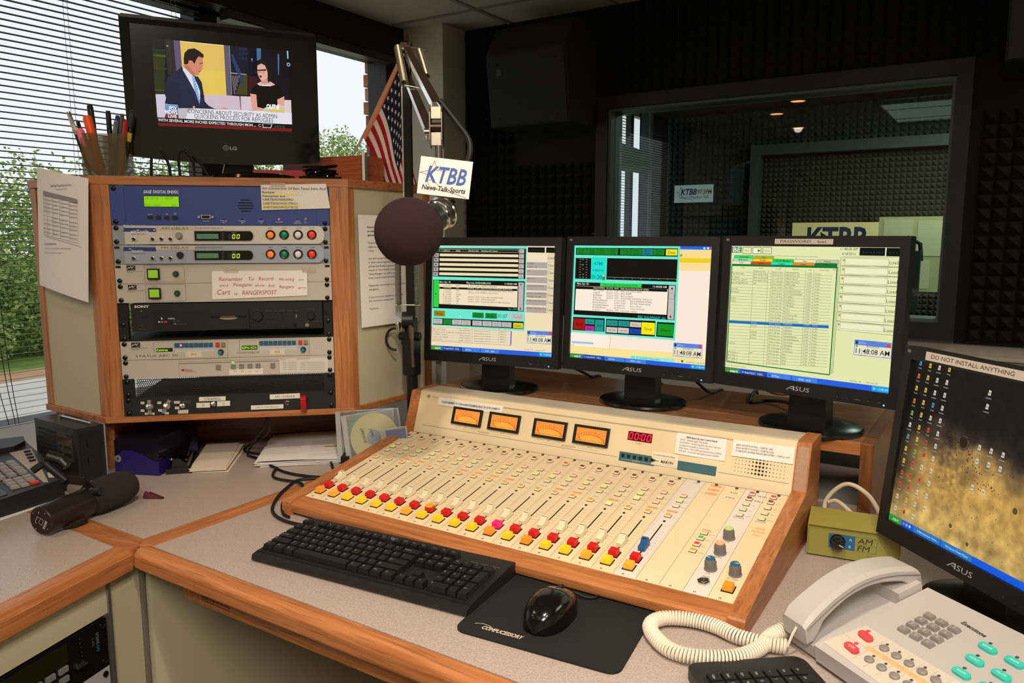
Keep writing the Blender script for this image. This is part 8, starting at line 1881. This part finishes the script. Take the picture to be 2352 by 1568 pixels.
f.line(.036, .074, .036, .081, .0010, (120, 210, 60), 2); f.line(.037, .055, .037, .063, .0010, (120, 210, 60), 2); f.text('FM STEREO', .040, .100, .0030, (130, 120, 116), L=1)
f.build('dial_scale', rd, off=(0, -.0195, 0))
for k_ in range(9): obj('grille_slot', MB().box(-.088, .002, -.0186, -.0178, .022+.010*k_, .026+.010*k_), MATTB, rd)
for z in (.040, .080): obj('side_button', MB().box(.1005, .1035, .004, .014, z, z+.018), BLACK, rd, bevel=.001)
obj('side_button', MB().box(.020, .052, -.0215, -.018, .018, .030), BLACK, rd, bevel=.002)
obj('antenna', MB().cyl((-.045, .020, .130), (.085, .022, .131), .0028, .0022, 12).cyl((.085, .022, .131), (.090, .022, .131), .0038, seg=12).box(-.052, -.044, .014, .026, .124, .133), CHROME, rd, smooth=True)
f = Flat()
f.text('TUNING', .030, -.004, .0036, (110, 106, 100)); f.build('top_marks', rd, plane='xy', off=(0, .012, .1262))
lb2 = thing('control_label', 'silver label tape on the front top edge of the black radio', 'label', (-1.845, .905, .7502), R(-2))
obj('tape', MB().box(-.088, .012, -.0006, 0, 0, .0125, m=Matrix.Translation((0, -.0162, .1085)) @ Matrix.Rotation(R(-14), 4, 'X')), M('silver_tape'), lb2)
f = Flat(); f.text('ESPN CONTROL', -.080, .0035, .0056, (50, 46, 40), w=.078); f.build('lettering', lb2, mw=Matrix.Translation((0, -.0162, .1085)) @ Matrix.Rotation(R(-14), 4, 'X'), base=.0009)
# yellow tool handle on the sill
yh = thing('yellow_tool', 'yellow loop-handled tool leaning behind the black radio', 'tool', (-1.99, .985, .7502), R(8))
ring_ = [(.020*math.cos(a)*1.05, .128+.017*math.sin(a)) for a in [2*PI*k_/24 for k_ in range(24)]]
obj('loop_handle', MB().tube([(x, 0, z) for x, z in ring_], .0048, 10, closed=True), M('tool_yellow', (226, 160, 30), .4), yh, smooth=True)
obj('tool_body', MB().prism([(-.023, 0), (.023, 0), (.025, .10), (.018, .114), (-.020, .116), (-.025, .10)], -.010, .010, 'y'), M('tool_yellow'), yh, bevel=.004, smooth=True)
obj('black_grip', MB().box(-.014, .024, -.0115, .0115, .082, .098).box(.0165, .0245, -.007, .007, .112, .142), BLACK, yh, bevel=.002)
obj('white_tag', MB().box(-.003, .045, .012, .0128, .085, .118), PAPER, yh)
# ================================================================== BOOM ARM, MICROPHONE AND SIGN
bx_, by_ = -1.287, 1.510
bo = thing('microphone_boom', 'tall black and chrome spring boom arm holding the big microphone', 'microphone stand', (bx_, by_, .75))
def bw(name, mb, mat, **k): return obj(name, mb, mat, bo, world=True, **k)
CHB = M('bright_channel', (214, 212, 208), .12, 1); BRN = M('brown_reflection_chrome', (120, 88, 74), .18, .85)  # arm channels are chrome; their brown reflection is put into the colour
bw('base_flange', MB().lathe([(0, .012), (.030, .012), (.040, .006), (.042, 0), (0, 0)], 28, m=Matrix.Translation((bx_, by_, .75))), BLACK, smooth=True)
bw('riser_tube', MB().cyl((bx_, by_, .76), (bx_, by_, 1.00), .0145, seg=24), BLACK, smooth=True)
bw('clamp_body', MB().box(bx_-.020, bx_+.018, by_-.017, by_+.017, .950, 1.045), BLACK, bevel=.005)
bw('clamp_head', MB().box(bx_-.022, bx_+.012, by_-.016, by_+.016, 1.030, 1.062).cyl((bx_-.030, by_-.012, 1.052), (bx_+.022, by_+.010, 1.052), .011, seg=16).box(bx_-.014, bx_+.012, by_-.012, by_+.012, 1.06, 1.10), M('clamp_black', (26, 25, 25), .35, .3), bevel=.002)
bw('cable_plug', MB().cyl((bx_+.018, by_-.016, .975), (bx_+.014, by_-.018, 1.080), .0048, seg=12).cyl((bx_+.015, by_-.018, 1.05), (bx_+.013, by_-.018, 1.085), .0068, seg=12), M('connector_steel', (120, 112, 100), .3, .9), smooth=True)
dirv = Vector((.84, .54, 0))  # width direction, across the line of sight
def barz(z0, z1, w, d, off=(0, 0)):
    c = Vector((bx_+off[0], by_+off[1], 0)); q = Matrix.Rotation(math.atan2(dirv.y, dirv.x), 4, 'Z')
    return dict(m=Matrix.Translation((c.x, c.y, 0)) @ q), (-w/2, w/2, -d/2, d/2, z0, z1)
k_, b_ = barz(1.09, 1.755, .0205, .020); bw('vertical_channel', MB().box(*b_, **k_), M('channel_black_gloss', (12, 12, 12), .12), bevel=.001)
k_, b_ = barz(1.33, 1.752, .0036, .0205, (-.0098, -.0063)); bw('channel_edge', MB().box(*b_, **k_), CHB)
for sgn in (-1, 1):
    c = Vector((bx_, by_, 0))+dirv*.0235*sgn+Vector((.0, -.012, 0)); pts = []
    for i in range(900):
        t = i/899; a = t*2*PI*56; pts.append((c.x+math.cos(a)*.0068, c.y+math.sin(a)*.0068, 1.135+.17*t))
    bw('lower_spring', MB().tube(pts, .00125, 4), STEEL, smooth=True)
bw('spring_pin', MB().cyl(Vector((bx_, by_-.012, 1.134))-dirv*.032, Vector((bx_, by_-.012, 1.134))+dirv*.032, .0026, seg=10), CHROME, smooth=True)
bw('pivot_plate', MB().cyl((bx_-.012, by_-.02, 1.095), (bx_+.012, by_-.004, 1.095), .022, seg=28), BLACK, smooth=True)
bw('wing_nut', MB().lathe([(0, .006), (.005, .005), (.008, 0), (.005, -.006), (0, -.007)], 12, m=Matrix.Translation((bx_-.022, by_-.026, 1.080)) @ Matrix.Scale(2.0, 4, (0, 0, 1))), CHROME, smooth=True)
loop = [Vector((bx_-.016, by_-.014, 1.075))+dirv*(-.022-.022*math.sin(R(a)))+Vector((0, 0, .028*math.cos(R(a))-.030)) for a in range(-10, 200, 10)]
bw('cable_loop', MB().tube(loop, .0032, 8), RUBBER, smooth=True)
bw('cable_side', MB().tube(smooth_path([(bx_+.008, by_-.018, 1.10), (bx_+.020, by_-.016, 1.095), (bx_+.016, by_-.018, 1.075)]), .003, 8), RUBBER, smooth=True)
# top pivot
T0 = Vector((bx_, by_, 1.760))
bw('top_bracket', MB().cyl(T0-dirv*.013, T0+dirv*.013, .020, seg=28), CHROME, smooth=True, bevel=.001)
bw('top_hook', MB().tube([T0+Vector((0, 0, .018))+dirv*.001+Vector((-.004, .004, 0)), T0+Vector((0, 0, .034)), T0+Vector((.006, -.008, .036)), T0+Vector((.010, -.012, .018))], .0052, 10), BRN, smooth=True)
E0 = Vector((-.915, 1.156, 1.548))
def channel(a, b, w, h, name='arm_channel'):
    a, b = Vector(a), Vector(b); d = (b-a); L_ = d.length; d.normalize(); sx = d.cross(Vector((0, 0, 1))).normalized(); up = sx.cross(d)
    m = Matrix(((d.x, sx.x, up.x, a.x), (d.y, sx.y, up.y, a.y), (d.z, sx.z, up.z, a.z), (0, 0, 0, 1)))
    bw(name, MB().box(0, L_, -w/2, w/2, 0, .0016, m=m), BRN)
    bw('channel_side', MB().box(0, L_, -w/2-.0014, -w/2, -h, .0016, m=m), CHB); bw('channel_side', MB().box(0, L_, w/2, w/2+.0014, -h, .0016, m=m), CHB)
channel(T0+Vector((.004, -.004, .008)), E0+Vector((0, 0, .006)), .0150, .012)
channel(T0+Vector((-.004, .002, -.050)), E0+Vector((-.010, -.002, -.052)), .0150, .012)
def spring(a, b, r, n, name):
    a, b = Vector(a), Vector(b); d = (b-a).normalized(); sx = d.cross(Vector((0, 0, 1))).normalized(); up = sx.cross(d); pts = []
    for i in range(n*10+1):
        t = i/(n*10); q = 2*PI*n*t; pts.append(a.lerp(b, t)+sx*math.cos(q)*r+up*math.sin(q)*r)
    bw(name, MB().tube(pts, .0011, 4), M('spring_brass', (168, 160, 136), .3, .9), smooth=True)
spring((-1.300, 1.494, 1.765), (-1.190, 1.388, 1.652), .0088, 74, 'upper_spring'); spring((-1.258, 1.525, 1.758), (-1.160, 1.432, 1.672), .0075, 66, 'upper_spring')
bw('spring_pin', MB().cyl((-1.305, 1.490, 1.770), (-1.245, 1.532, 1.762), .0028, seg=10).cyl((-1.188, 1.386, 1.648), (-1.150, 1.412, 1.640), .0032, seg=12), CHROME, smooth=True)
# elbow knuckle
q = Vector((.84, .54, 0)); K0 = E0+Vector((.004, -.006, -.034))
for s_ in (-.011, .011):
    c = K0+q*s_; pr = [(-.013, .030), (.006, .034), (.014, .020), (.015, -.030), (.008, -.044), (-.006, -.044), (-.014, -.026)]
    m = Matrix(((q.x, -q.y, 0, c.x), (q.y, q.x, 0, c.y), (0, 0, 1, c.z), (0, 0, 0, 1))) @ Matrix.Rotation(R(-90), 4, 'Z')
    bw('knuckle_plate', MB().prism(pr, -.0012, .0012, 'y', m=m), CHROME, bevel=.0005)
bw('knuckle_roller', MB().cyl(K0-q*.010+Vector((0, 0, -.006)), K0+q*.010+Vector((0, 0, -.006)), .0085, seg=20), M('dark_bronze', (70, 54, 46), .3, .7), smooth=True)
bw('knuckle_block', MB().box(-.0095, .0095, -.008, .008, .008, .030, m=Matrix.Translation(K0) @ Matrix.Rotation(math.atan2(q.y, q.x), 4, 'Z')), M('cream_steel', (190, 182, 164), .35, .6), bevel=.001)
bw('knuckle_block', MB().box(-.0095, .0095, -.008, .008, -.040, -.016, m=Matrix.Translation(K0) @ Matrix.Rotation(math.atan2(q.y, q.x), 4, 'Z')), M('cream_steel', (190, 182, 164), .35, .6), bevel=.001)
bw('knuckle_nut', MB().cyl(K0-q*.022+Vector((0, 0, -.014)), K0-q*.012+Vector((0, 0, -.014)), .0066, seg=14), CHROME, smooth=True)
S0 = K0+Vector((.006, -.002, -.040))
bw('drop_shaft', MB().cyl(S0, S0+Vector((.004, -.004, -.105)), .0068, seg=16), M('grey_shaft', (96, 90, 84), .35, .7), smooth=True)
bw('arm_cable', MB().tube(smooth_path([E0+Vector((.004, .004, .010)), (-.883, 1.172, 1.520), (-.862, 1.182, 1.488), (-.857, 1.180, 1.460), (-.864, 1.172, 1.430), (-.858, 1.150, 1.395)]), .0055, 10), RUBBER, smooth=True)
# big microphone
bc = Vector((-.8735, 1.022, 1.316)); tail = Vector((-.862, 1.118, 1.356)); md = (tail-bc).normalized()
mi = thing('boom_microphone', 'large round dark brown foam ball of the microphone hanging from the boom arm', 'microphone', bc, rot=md.to_track_quat('Z', 'Y').to_euler())
obj('foam_ball', MB().lathe([(.0585*math.sin(PI*k_/22)*(1+.00*k_), -.0575*math.cos(PI*k_/22)*(1.02 if k_ < 11 else 1.06)) for k_ in range(20)]+[(.029, .056), (0, .056)], 48), M('maroon_foam', (52, 28, 30), 1.0, bump=(1600, .8)), mi, smooth=True)
obj('body', MB().lathe([(0, .050), (.0255, .050), (.0262, .060), (.0262, .098), (.024, .102), (0, .103)], 32), M('mic_body_grey', (54, 56, 58), .35, .5), mi, smooth=True)
obj('shock_ring', MB().lathe([(.0262, .072), (.0285, .074), (.0285, .078), (.0262, .082)], 32).lathe([(.0262, .088), (.030, .090), (.030, .094), (.0262, .096)], 32), CHROME, mi, smooth=True)
obj('yoke', MB().tube([(.032, 0, .080), (.040, .004, .090), (.038, .006, .105), (.020, .008, .118)], .0042, 8).cyl((.030, 0, .090), (.044, 0, .090), .007, seg=14), M('pale_metal', (196, 188, 170), .3, .8), mi, smooth=True)
obj('cable_tail', MB().tube([(.004, .0, .100), (.004, .004, .112), (-.002, .010, .124)], .0052, 8), RUBBER, mi, smooth=True)
# station sign plate on the boom
TLs, TRs, BRs, BLs = Vector((-.891, 1.082, 1.450)), Vector((-.814, 1.130, 1.439)), Vector((-.814, 1.119, 1.374)), Vector((-.893, 1.069, 1.384))
xr = ((TRs-TLs)+(BRs-BLs)).normalized(); zr = ((TLs-BLs)+(TRs-BRs)).normalized(); yr = zr.cross(xr).normalized(); zr = xr.cross(yr).normalized()*1
if zr.z < 0: zr = -zr; yr = -yr
Wd, Hd = ((TRs-TLs).length+(BRs-BLs).length)/2, ((TLs-BLs).length+(TRs-BRs).length)/2
sg = thing('station_sign', 'white station logo plate clipped to the boom above the microphone ball', 'sign', (0, 0, 0))
SM = Matrix(((xr.x, yr.x, zr.x, BLs.x), (xr.y, yr.y, zr.y, BLs.y), (xr.z, yr.z, zr.z, BLs.z), (0, 0, 0, 1))); sg.matrix_world = SM; WM[sg.name] = SM
obj('plate', MB().box(0, Wd, 0, .003, 0, Hd), M('sign_white', (226, 216, 212), .4), sg, bevel=.0008)
def ktbb(f, x, z, w, h, blue=(34, 78, 156), navy=(44, 36, 104)):
    n0 = len(f.v); f.text('KTBB', x, z, h, blue, w=w, bold=.02, shear=.24, L=3)
    for i in range(n0, len(f.v)):
        pass
def star(f, cx, cz, s, L=2, col=(150, 50, 72), t=.0008):
    pts = [(0, 1.0), (.22, .32), (.95, .28), (.35, -.12), (.5, -.85), (0, -.40), (-.4, -.55), (-.22, -.1), (-1.0, .02), (-.22, .25), (0, 1.0)]
    f.path([(cx+a*s, cz+b*s) for a, b in pts[4:]+pts[:3]], t, col, L); f.path([(cx-.45*s, cz-.5*s), (cx-.1*s, cz-1.05*s), (cx+1.6*s, cz-1.25*s), (cx+2.6*s, cz-1.5*s)], t, col, L)
f = Flat(); star(f, Wd*.27, Hd*.56, Hd*.36); ktbb(f, Wd*.13, Hd*.34, Wd*.78, Hd*.42); f.text('News-Talk-Sports', Wd*.08, Hd*.13, Hd*.125, (34, 28, 30), w=Wd*.84, bold=.03, shear=.2, L=3)
f.build('lettering', sg)
obj('clip', MB().box(Wd*.42, Wd*.62, .003, .030, Hd*.35, Hd*.65), BLACK, sg)

# ================================================================== UNDER AND BESIDE THE CABINET
tb = thing('tape_dispenser_box', 'dark blue plastic box with a smoky lid under the rack cabinet', 'box', (-1.747, .968, .7503), R(25))
obj('box_body', MB().prism([(0, 0), (.112, 0), (.112, .034), (.095, .036), (.070, .050), (.045, .058), (.020, .058), (0, .040)], 0, .17, 'y'), M('indigo_plastic', (36, 28, 98), .35), tb, bevel=.001)
obj('smoky_lid', MB().prism([(0, .042), (.020, .0595), (.045, .0595), (.070, .0515), (.095, .0375), (.112, .0355), (.112, .082), (.108, .086), (.006, .086), (0, .080)], .001, .17, 'y'), M('smoky_lid', (28, 24, 34), .12, alpha=.82), tb, bevel=.001)
obj('lid_rivet', MB().lathe([(.003, 0), (.003, .002), (.0085, .001), (.0085, 0)], 18, m=RXM), M('clear_rivet', (160, 160, 166), .15, .5), tb, loc=(.009, 0, .037), smooth=True)
hpn = thing('hole_punch', 'black metal hole punch standing between the blue box and the pad', 'hole punch', (-1.640, 1.028, .7503), R(49))
obj('base_plate', MB().box(0, .055, 0, .26, 0, .012), BLACK, hpn, bevel=.002)
obj('punch_body', MB().prism([(.012, .012), (.050, .012), (.046, .020), (.030, .034), (.016, .034)], .01, .25, 'y'), GLOSSB, hpn, bevel=.002)
obj('lever', MB().prism([(.015, .04), (.045, .035), (.15, .070), (.24, .085), (.24, .078), (.15, .060), (.05, .028)], .006, .046, 'x'), GLOSSB, hpn, bevel=.002)
for x, y, z in ((.040, .035, .022), (.040, .075, .026), (.012, .02, .03)): obj('rivet', MB().lathe([(.005, 0), (.004, .003), (0, .004)], 14), M('brass_rivet', (170, 140, 80), .3, .9), hpn, loc=(x, y, z), smooth=True)
rn = random.Random(2)
for k_ in range(5):
    t = thing('note_pad', ('bottom', 'second lowest', 'middle', 'second highest', 'top')[k_]+' sheet of the small cream note stack under the rack cabinet', 'paper', (-1.603+rn.uniform(-.004, .006), 1.063+rn.uniform(-.003, .006), .7503+.0022*k_), R(43)+rn.uniform(-.04, .04), group='cream note sheets')
    m_ = MB(); m_.grid(lambda u, v: Vector((.084*u, .215*v, .0014+.006*max(0, v-.6)**1.5*(k_+1)*.4)), 2, 8, two=.0014); obj('sheet', m_, M('cream_note', (222, 210, 190), .7), t)
ps = Vector((-1.506, 1.188, 0))
for k_ in range(7):
    a = rn.uniform(-.05, .05)
    t = thing('paper_sheet', ('lowest', 'second', 'third', 'fourth', 'fifth', 'sixth', 'topmost printed')[k_]+' sheet in the stack of white papers at the right under the rack cabinet', 'paper', (ps.x+rn.uniform(-.008, .008), ps.y+rn.uniform(-.01, .004), .7503+.0026*k_), R(41)+a*.5*(k_ < 6), group='stacked white papers')
    m_ = MB(); m_.grid(lambda u, v: Vector((.203*u, .245*v, .0012+.0012*math.sin(u*5+k_)+.010*u*v*(k_/7))), 6, 6, two=.0012); obj('sheet', m_, PAPER, t)
f = Flat(); lorem = ['Program clearance list', 'Weekday hourly schedule', 'Local sales and traffic', 'Weekend sports lineup', 'Network feed times', 'Legal station ID at top', 'Emergency contact list']
for k_ in range(7): f.text(lorem[k_][:14], .045, .150-.010*k_, .0030, (110, 104, 104), w=.05); f.text(lorem[-1-k_], .115, .152-.010*k_, .0030, (110, 104, 104), w=.075)
f.raw([(.150, .094), (.185, .094), (.185, .100), (.150, .100)], (226, 214, 90), 1); f.text('Revised', .03, .04, .0028, (120, 114, 114), w=.06); f.text('Broadcast Operations', .12, .022, .003, (90, 84, 84), w=.085, bold=.02)
f.build('printed_text', t, plane='xy', off=(0, 0, .0065), base=.0003)
# disc cases leaning right of the cabinet
DISC = M('recorded_disc', (212, 204, 150), .2, .5); GDISC = M('green_disc', (110, 160, 120), .2, .6); CLRP = M('clear_case', (200, 206, 206), .3, spec=.3, alpha=.10)
def jewel(name, label, c, rz, tilt, lean, disc=None, w=.142, h=.125):
    t = thing(name, label, 'disc case', c, group='disc cases beside the console', rot=(R(lean), R(tilt), R(rz)))
    fr_ = MB()
    for b_ in ((-w/2, w/2, -.0045, .0045, 0, .0018), (-w/2, w/2, -.0045, .0045, h-.0018, h), (-w/2, -w/2+.0018, -.0045, .0045, .0018, h-.0018), (w/2-.0018, w/2, -.0045, .0045, .0018, h-.0018)): fr_.box(*b_)
    obj('case_rim', fr_, M('clear_rim', (196, 200, 198), .2, alpha=.5), t); obj('case_front', MB().box(-w/2, w/2, -.0050, -.0044, 0, h), CLRP, t); obj('hinge_strip', MB().box(-w/2, -w/2+.012, -.0052, .004, .002, h-.002), M('clear_rim'), t)
    if disc:
        d = obj('disc', MB().lathe([(.0075, -.0006), (.0595, -.0006), (.0595, .0006), (.0075, .0006), (.0075, -.0006)], 48, m=RXM), disc, t, loc=(.004, -.001, h/2), smooth=True)
        obj('disc_hub', MB().lathe([(0, .0012), (.0075, .0012), (.019, .0010), (.019, .0006)], 28, m=RXM), M('grey_hub', (130, 136, 146), .3), d, smooth=True)
    return t
jewel('disc_case', 'clear disc case with a green disc, hindmost of the leaning cases', (-1.300, 1.350, .760), 36, -3, -8, GDISC)
t = jewel('disc_case', 'clear disc case with a silver-gold handwritten disc beside the console', (-1.256, 1.336, .7635), 30, -9, -10, DISC)
f = Flat(); f.text('UPDATE', -.028, .088, .0070, (90, 70, 90), w=.038, shear=.2, ang=R(-80)); f.text('JVC', -.005, .085, .0060, (90, 70, 90), w=.022, ang=R(-80)); f.build('handwriting', t, off=(0, -.0054, 0))
t = jewel('disc_case', 'small case with a dark blue insert, frontmost beside the console', (-1.190, 1.335, .800), 30, -8, -10, None, .062, .060)
obj('blue_insert', MB().box(-.028, .029, -.003, .002, .003, .055), M('blue_insert', (34, 56, 130), .4), t)
bk = thing('small_stand', 'low black box supporting the disc cases next to the cabinet foot', 'box', (-1.285, 1.36, .7503), R(34)); obj('stand_body', MB().box(-.075, .07, -.025, .02, 0, .008), BLACK, bk, bevel=.001); obj('stand_lip', MB().box(-.075, -.055, -.04, .03, 0, .03), BLACK, bk, bevel=.001)
# white wall intercom seen behind the boom
ic_ = thing('wall_intercom', 'cream wall intercom with a small switch behind the boom arm', 'intercom', (-1.735, 2.18, 1.0), R(33))
obj('upper_box', MB().box(-.055, .055, -.02, .02, .02, .20), M('cream_plastic', (196, 184, 160), .5), ic_, bevel=.006, smooth=True)
obj('lower_plate', MB().box(-.042, .042, -.008, .01, -.145, .02), M('beige_plate', (190, 160, 132), .5), ic_, bevel=.002)
f = Flat(); f.text('PHONE', -.03, .10, .010, (90, 84, 74), w=.05); f.rect(-.036, -.036, .036, -.016, (170, 142, 116)); f.text('MON  AUX  OFF', -.03, -.052, .005, (120, 100, 84), w=.06); f.text('Radio-Tech', -.026, -.108, .009, (50, 40, 36), w=.052, bold=.03); f.build('lettering', ic_, off=(0, -.021, 0)) if False else f.build('lettering', ic_, off=(0, -.0082, 0))
obj('slide_switch', MB().box(-.012, .012, -.014, -.008, -.072, -.060), BLACK, ic_, bevel=.001)
obj('pole', MB().cyl((0, .02, -1.0), (0, .02, .02), .012, seg=16), M('beige_pole', (176, 164, 142), .6), ic_, smooth=True)
obj('floor_foot', MB().lathe([(0, .012), (.09, .010), (.1, 0), (0, 0)], 28), M('beige_pole'), ic_, loc=(0, .02, -1.0), smooth=True)

# ================================================================== WALL SPEAKERS
SPK = M('speaker_black', (30, 30, 31), .7, bump=(700, .2)); GRL = M('speaker_grille', (40, 41, 43), .9, bump=(1500, .6))
def speaker(label, x0, x1, zt, zm, zb, yf, badge=True):
    t = thing('wall_speaker', label, 'speaker', ((x0+x1)/2, YB-.06, zb))
    cx = (x0+x1)/2
    obj('cabinet', MB().prism([(YB-.04, zt), (yf+.09, zt), (yf, zm), (yf+.045, zb), (YB-.04, zb)], x0, x1, 'x'), SPK, t, world=True, bevel=.004)
    d = Vector((0, .045, zb-zm)); a = math.atan2(.045, zm-zb)
    m = Matrix.Translation((cx, yf, zm)) @ Matrix.Rotation(a, 4, 'X')
    L_ = d.length; w = (x1-x0)/2
    g = obj('grille', MB().box(-w+.006, w-.006, -.010, -.001, -L_+.006, -.006, m=m), GRL, t, world=True, bevel=.003)
    if badge: obj('badge', MB().box(-w+.06, -w+.09, -.0125, -.010, -.10, -.07, m=m), M('badge_grey', (52, 50, 50), .5, .3), t, world=True, bevel=.001)
    for sx in (-1, 1):
        for vz in (-.05, -L_+.035): obj('corner_bolt', MB().cyl(m @ Vector((sx*(w-.06), -.010, vz)), m @ Vector((sx*(w-.06), -.014, vz)), .006, seg=10), MATTB, t, world=True)
    obj('wall_bracket', MB().box(cx-.05, cx+.05, YB-.045, YB-.002, (zt+zb)/2-.08, (zt+zb)/2+.08), MATTB, t, world=True)
    return t
speaker('large black loudspeaker hung on the foam wall left of the studio window', -2.155, -1.725, 2.285, 2.150, 1.822, 3.10)
speaker('black loudspeaker hung in the top right corner above the studio window', -.07, .40, 2.36, 2.2, 1.895, 3.15, False)

# ================================================================== THE STUDIO BEHIND THE GLASS
st = thing('station_banner', 'pale blue station card hanging on the studio foam wall behind the glass', 'sign', (-2.33, 6.46, 1.59))
obj('card', MB().box(-.172, .172, 0, .004, 0, .148), M('pale_sign_glow', (200, 226, 226), .6, emit=.14), st)  # unlit card given a faint glow in its material
f = Flat(); star(f, -.115, .085, .045, t=.003); f.text('KTBB', -.115, .066, .048, (44, 50, 110), w=.145, bold=.03, shear=.24, L=3); f.text('97.5FM', .035, .070, .036, (170, 60, 60), w=.125, shear=.15, bold=.02, L=3); f.text('News-Weather-Talk', -.115, .034, .022, (60, 60, 66), w=.25, shear=.15, L=3); f.build('lettering', st)
sb = thing('lit_station_sign', 'warm backlit station sign with blue letters standing in the studio behind the right monitor', 'sign', (-1.105, 6.1, 1.17))
obj('light_box', MB().box(-.31, .31, 0, .06, 0, .235), M('lit_sign', (226, 208, 140), .5, emit=.28), sb, bevel=.01)
f = Flat(); f.text('KTBB', -.20, .045, .150, (50, 54, 104), w=.42, bold=.03); f.build('lettering', sb)
obj('sign_stand', MB().box(-.30, .30, -.06, .12, -1.17, 0), MATTB, sb)
# inner framed niche of foam
nf_ = thing('foam_alcove', 'grey framed alcove lined with tan foam on the far studio wall', 'alcove', (-1.0, 6.5, 0))
obj('alcove_frame', MB().box(-.84, -.76, -.10, .0, .3, 2.03).box(-.76, .86, -.10, 0, 1.95, 2.03).box(.78, .86, -.10, 0, .3, 1.95), M('studio_frame_grey', (86, 88, 82), .6), nf_)
foam('n', -1.76, -.22, .5, 1.95, 6.50, nf_, tile=16, mat=M('tan_studio_foam', (116, 106, 78), .95)) if False else None
ff = MB(); bm = ff.bm
for i in range(38):
    for j in range(34):
        a0, c0 = -.76+i*.0405, .56+j*.0405
        v = [bm.verts.new(q_) for q_ in ((a0, -.0, c0), (a0+.0405, 0, c0), (a0+.0405, 0, c0+.0405), (a0, 0, c0+.0405))]; t_ = bm.verts.new((a0+.020, -.035, c0+.020))
        for k_ in range(4): bm.faces.new((v[k_], v[(k_+1) % 4], t_))
obj('tan_foam', ff, M('tan_studio_foam', (76, 72, 58), .95), nf_)
nb = thing('notice_board', 'cream notice board with pinned sheets at the right of the studio', 'notice board', (-.50, 5.6, 1.10))
obj('board', MB().box(-.25, .42, 0, .02, -.15, .33), M('cork_cream_glow', (206, 196, 140), .7, emit=.05), nb, bevel=.003)  # board and pinned sheets glow faintly, brightness put into their materials
for k_, (x, z, w, h) in enumerate(((-.22, .06, .17, .25), (-.02, .08, .16, .22), (.17, -.02, .18, .30), (-.10, -.13, .16, .18))): obj('pinned_sheet', MB().box(x, x+w, -.003, 0, z, z+h), M('cream_sheet_glow', (226, 218, 170), .7, emit=.05), nb)
obj('board_leg', MB().box(-.24, -.20, 0, .02, -1.10, -.15).box(.36, .40, 0, .02, -1.10, -.15), MATTB, nb)
sc2 = thing('studio_monitor', 'dark flat monitor seen from behind on the studio desk', 'monitor', (-.72, 5.1, .76))
obj('shell', MB().box(-.27, .27, 0, .05, .10, .46), M('studio_shell', (52, 64, 68), .5), sc2, bevel=.01); obj('stand', MB().box(-.05, .05, 0, .04, 0, .10).box(-.12, .12, -.06, .10, 0, .012), MATTB, sc2)
sa = thing('studio_boom', 'small black microphone boom arm on the studio desk', 'microphone stand', (-.98, 5.15, .76)); obj('arm', MB().tube([(0, 0, 0), (0, 0, .42), (-.04, 0, .56), (.14, 0, .44)], .012, 8).tube([(.30, .0, .40), (.46, 0, .54), (.52, 0, .50), (.53, 0, .40)], .012, 8), MATTB, sa, smooth=True); obj('arm_base', MB().lathe([(0, .02), (.06, .02), (.06, 0), (0, 0)], 20).cyl((.30, 0, 0), (.30, 0, .40), .012), MATTB, sa)
sd = thing('studio_desk', 'long dark desk in the studio behind the glass', 'desk', (-.9, 5.05, 0)); obj('desk_top', MB().box(-.9, 1.2, -.35, .35, .72, .76), M('studio_desk_grey', (96, 112, 112), .4), sd, bevel=.004)
for x in (-.85, 1.15): obj('desk_leg', MB().box(x-.03, x+.03, -.32, .32, 0, .72), MATTB, sd)
gc = thing('green_cap', 'bright green cloth draped over the top of the studio blind', 'cloth', (-2.74, 5.72, 1.93))
m_ = MB(); m_.grid(lambda u, v: Vector((.02+.16*math.sin(PI*v*.9)*(.6+.4*u)*1.0, -.36+.74*u, .10-.17*v+.02*math.sin(u*3))), 12, 10, two=.003); obj('cloth', m_, M('green_cloth', (20, 130, 66), .6), gc, smooth=True)
obj('fold', MB().grid(lambda u, v: Vector((.03+.19*math.sin(PI*v)*(.5+.5*u), -.37+.80*u, -.04-.055*v)), 12, 6, two=.003), M('green_cloth'), gc, smooth=True)
wp = thing('studio_post', 'dark metal post beside the studio blind', 'post', (-2.62, 6.10, 0)); obj('post', MB().box(-.035, .035, -.03, .03, 0, 2.36), M('post_grey', (58, 66, 66), .5), wp, bevel=.002); obj('edge_trim', MB().box(.035, .045, -.03, .03, 0, 2.36), M('pale_trim', (120, 130, 124), .5), wp)
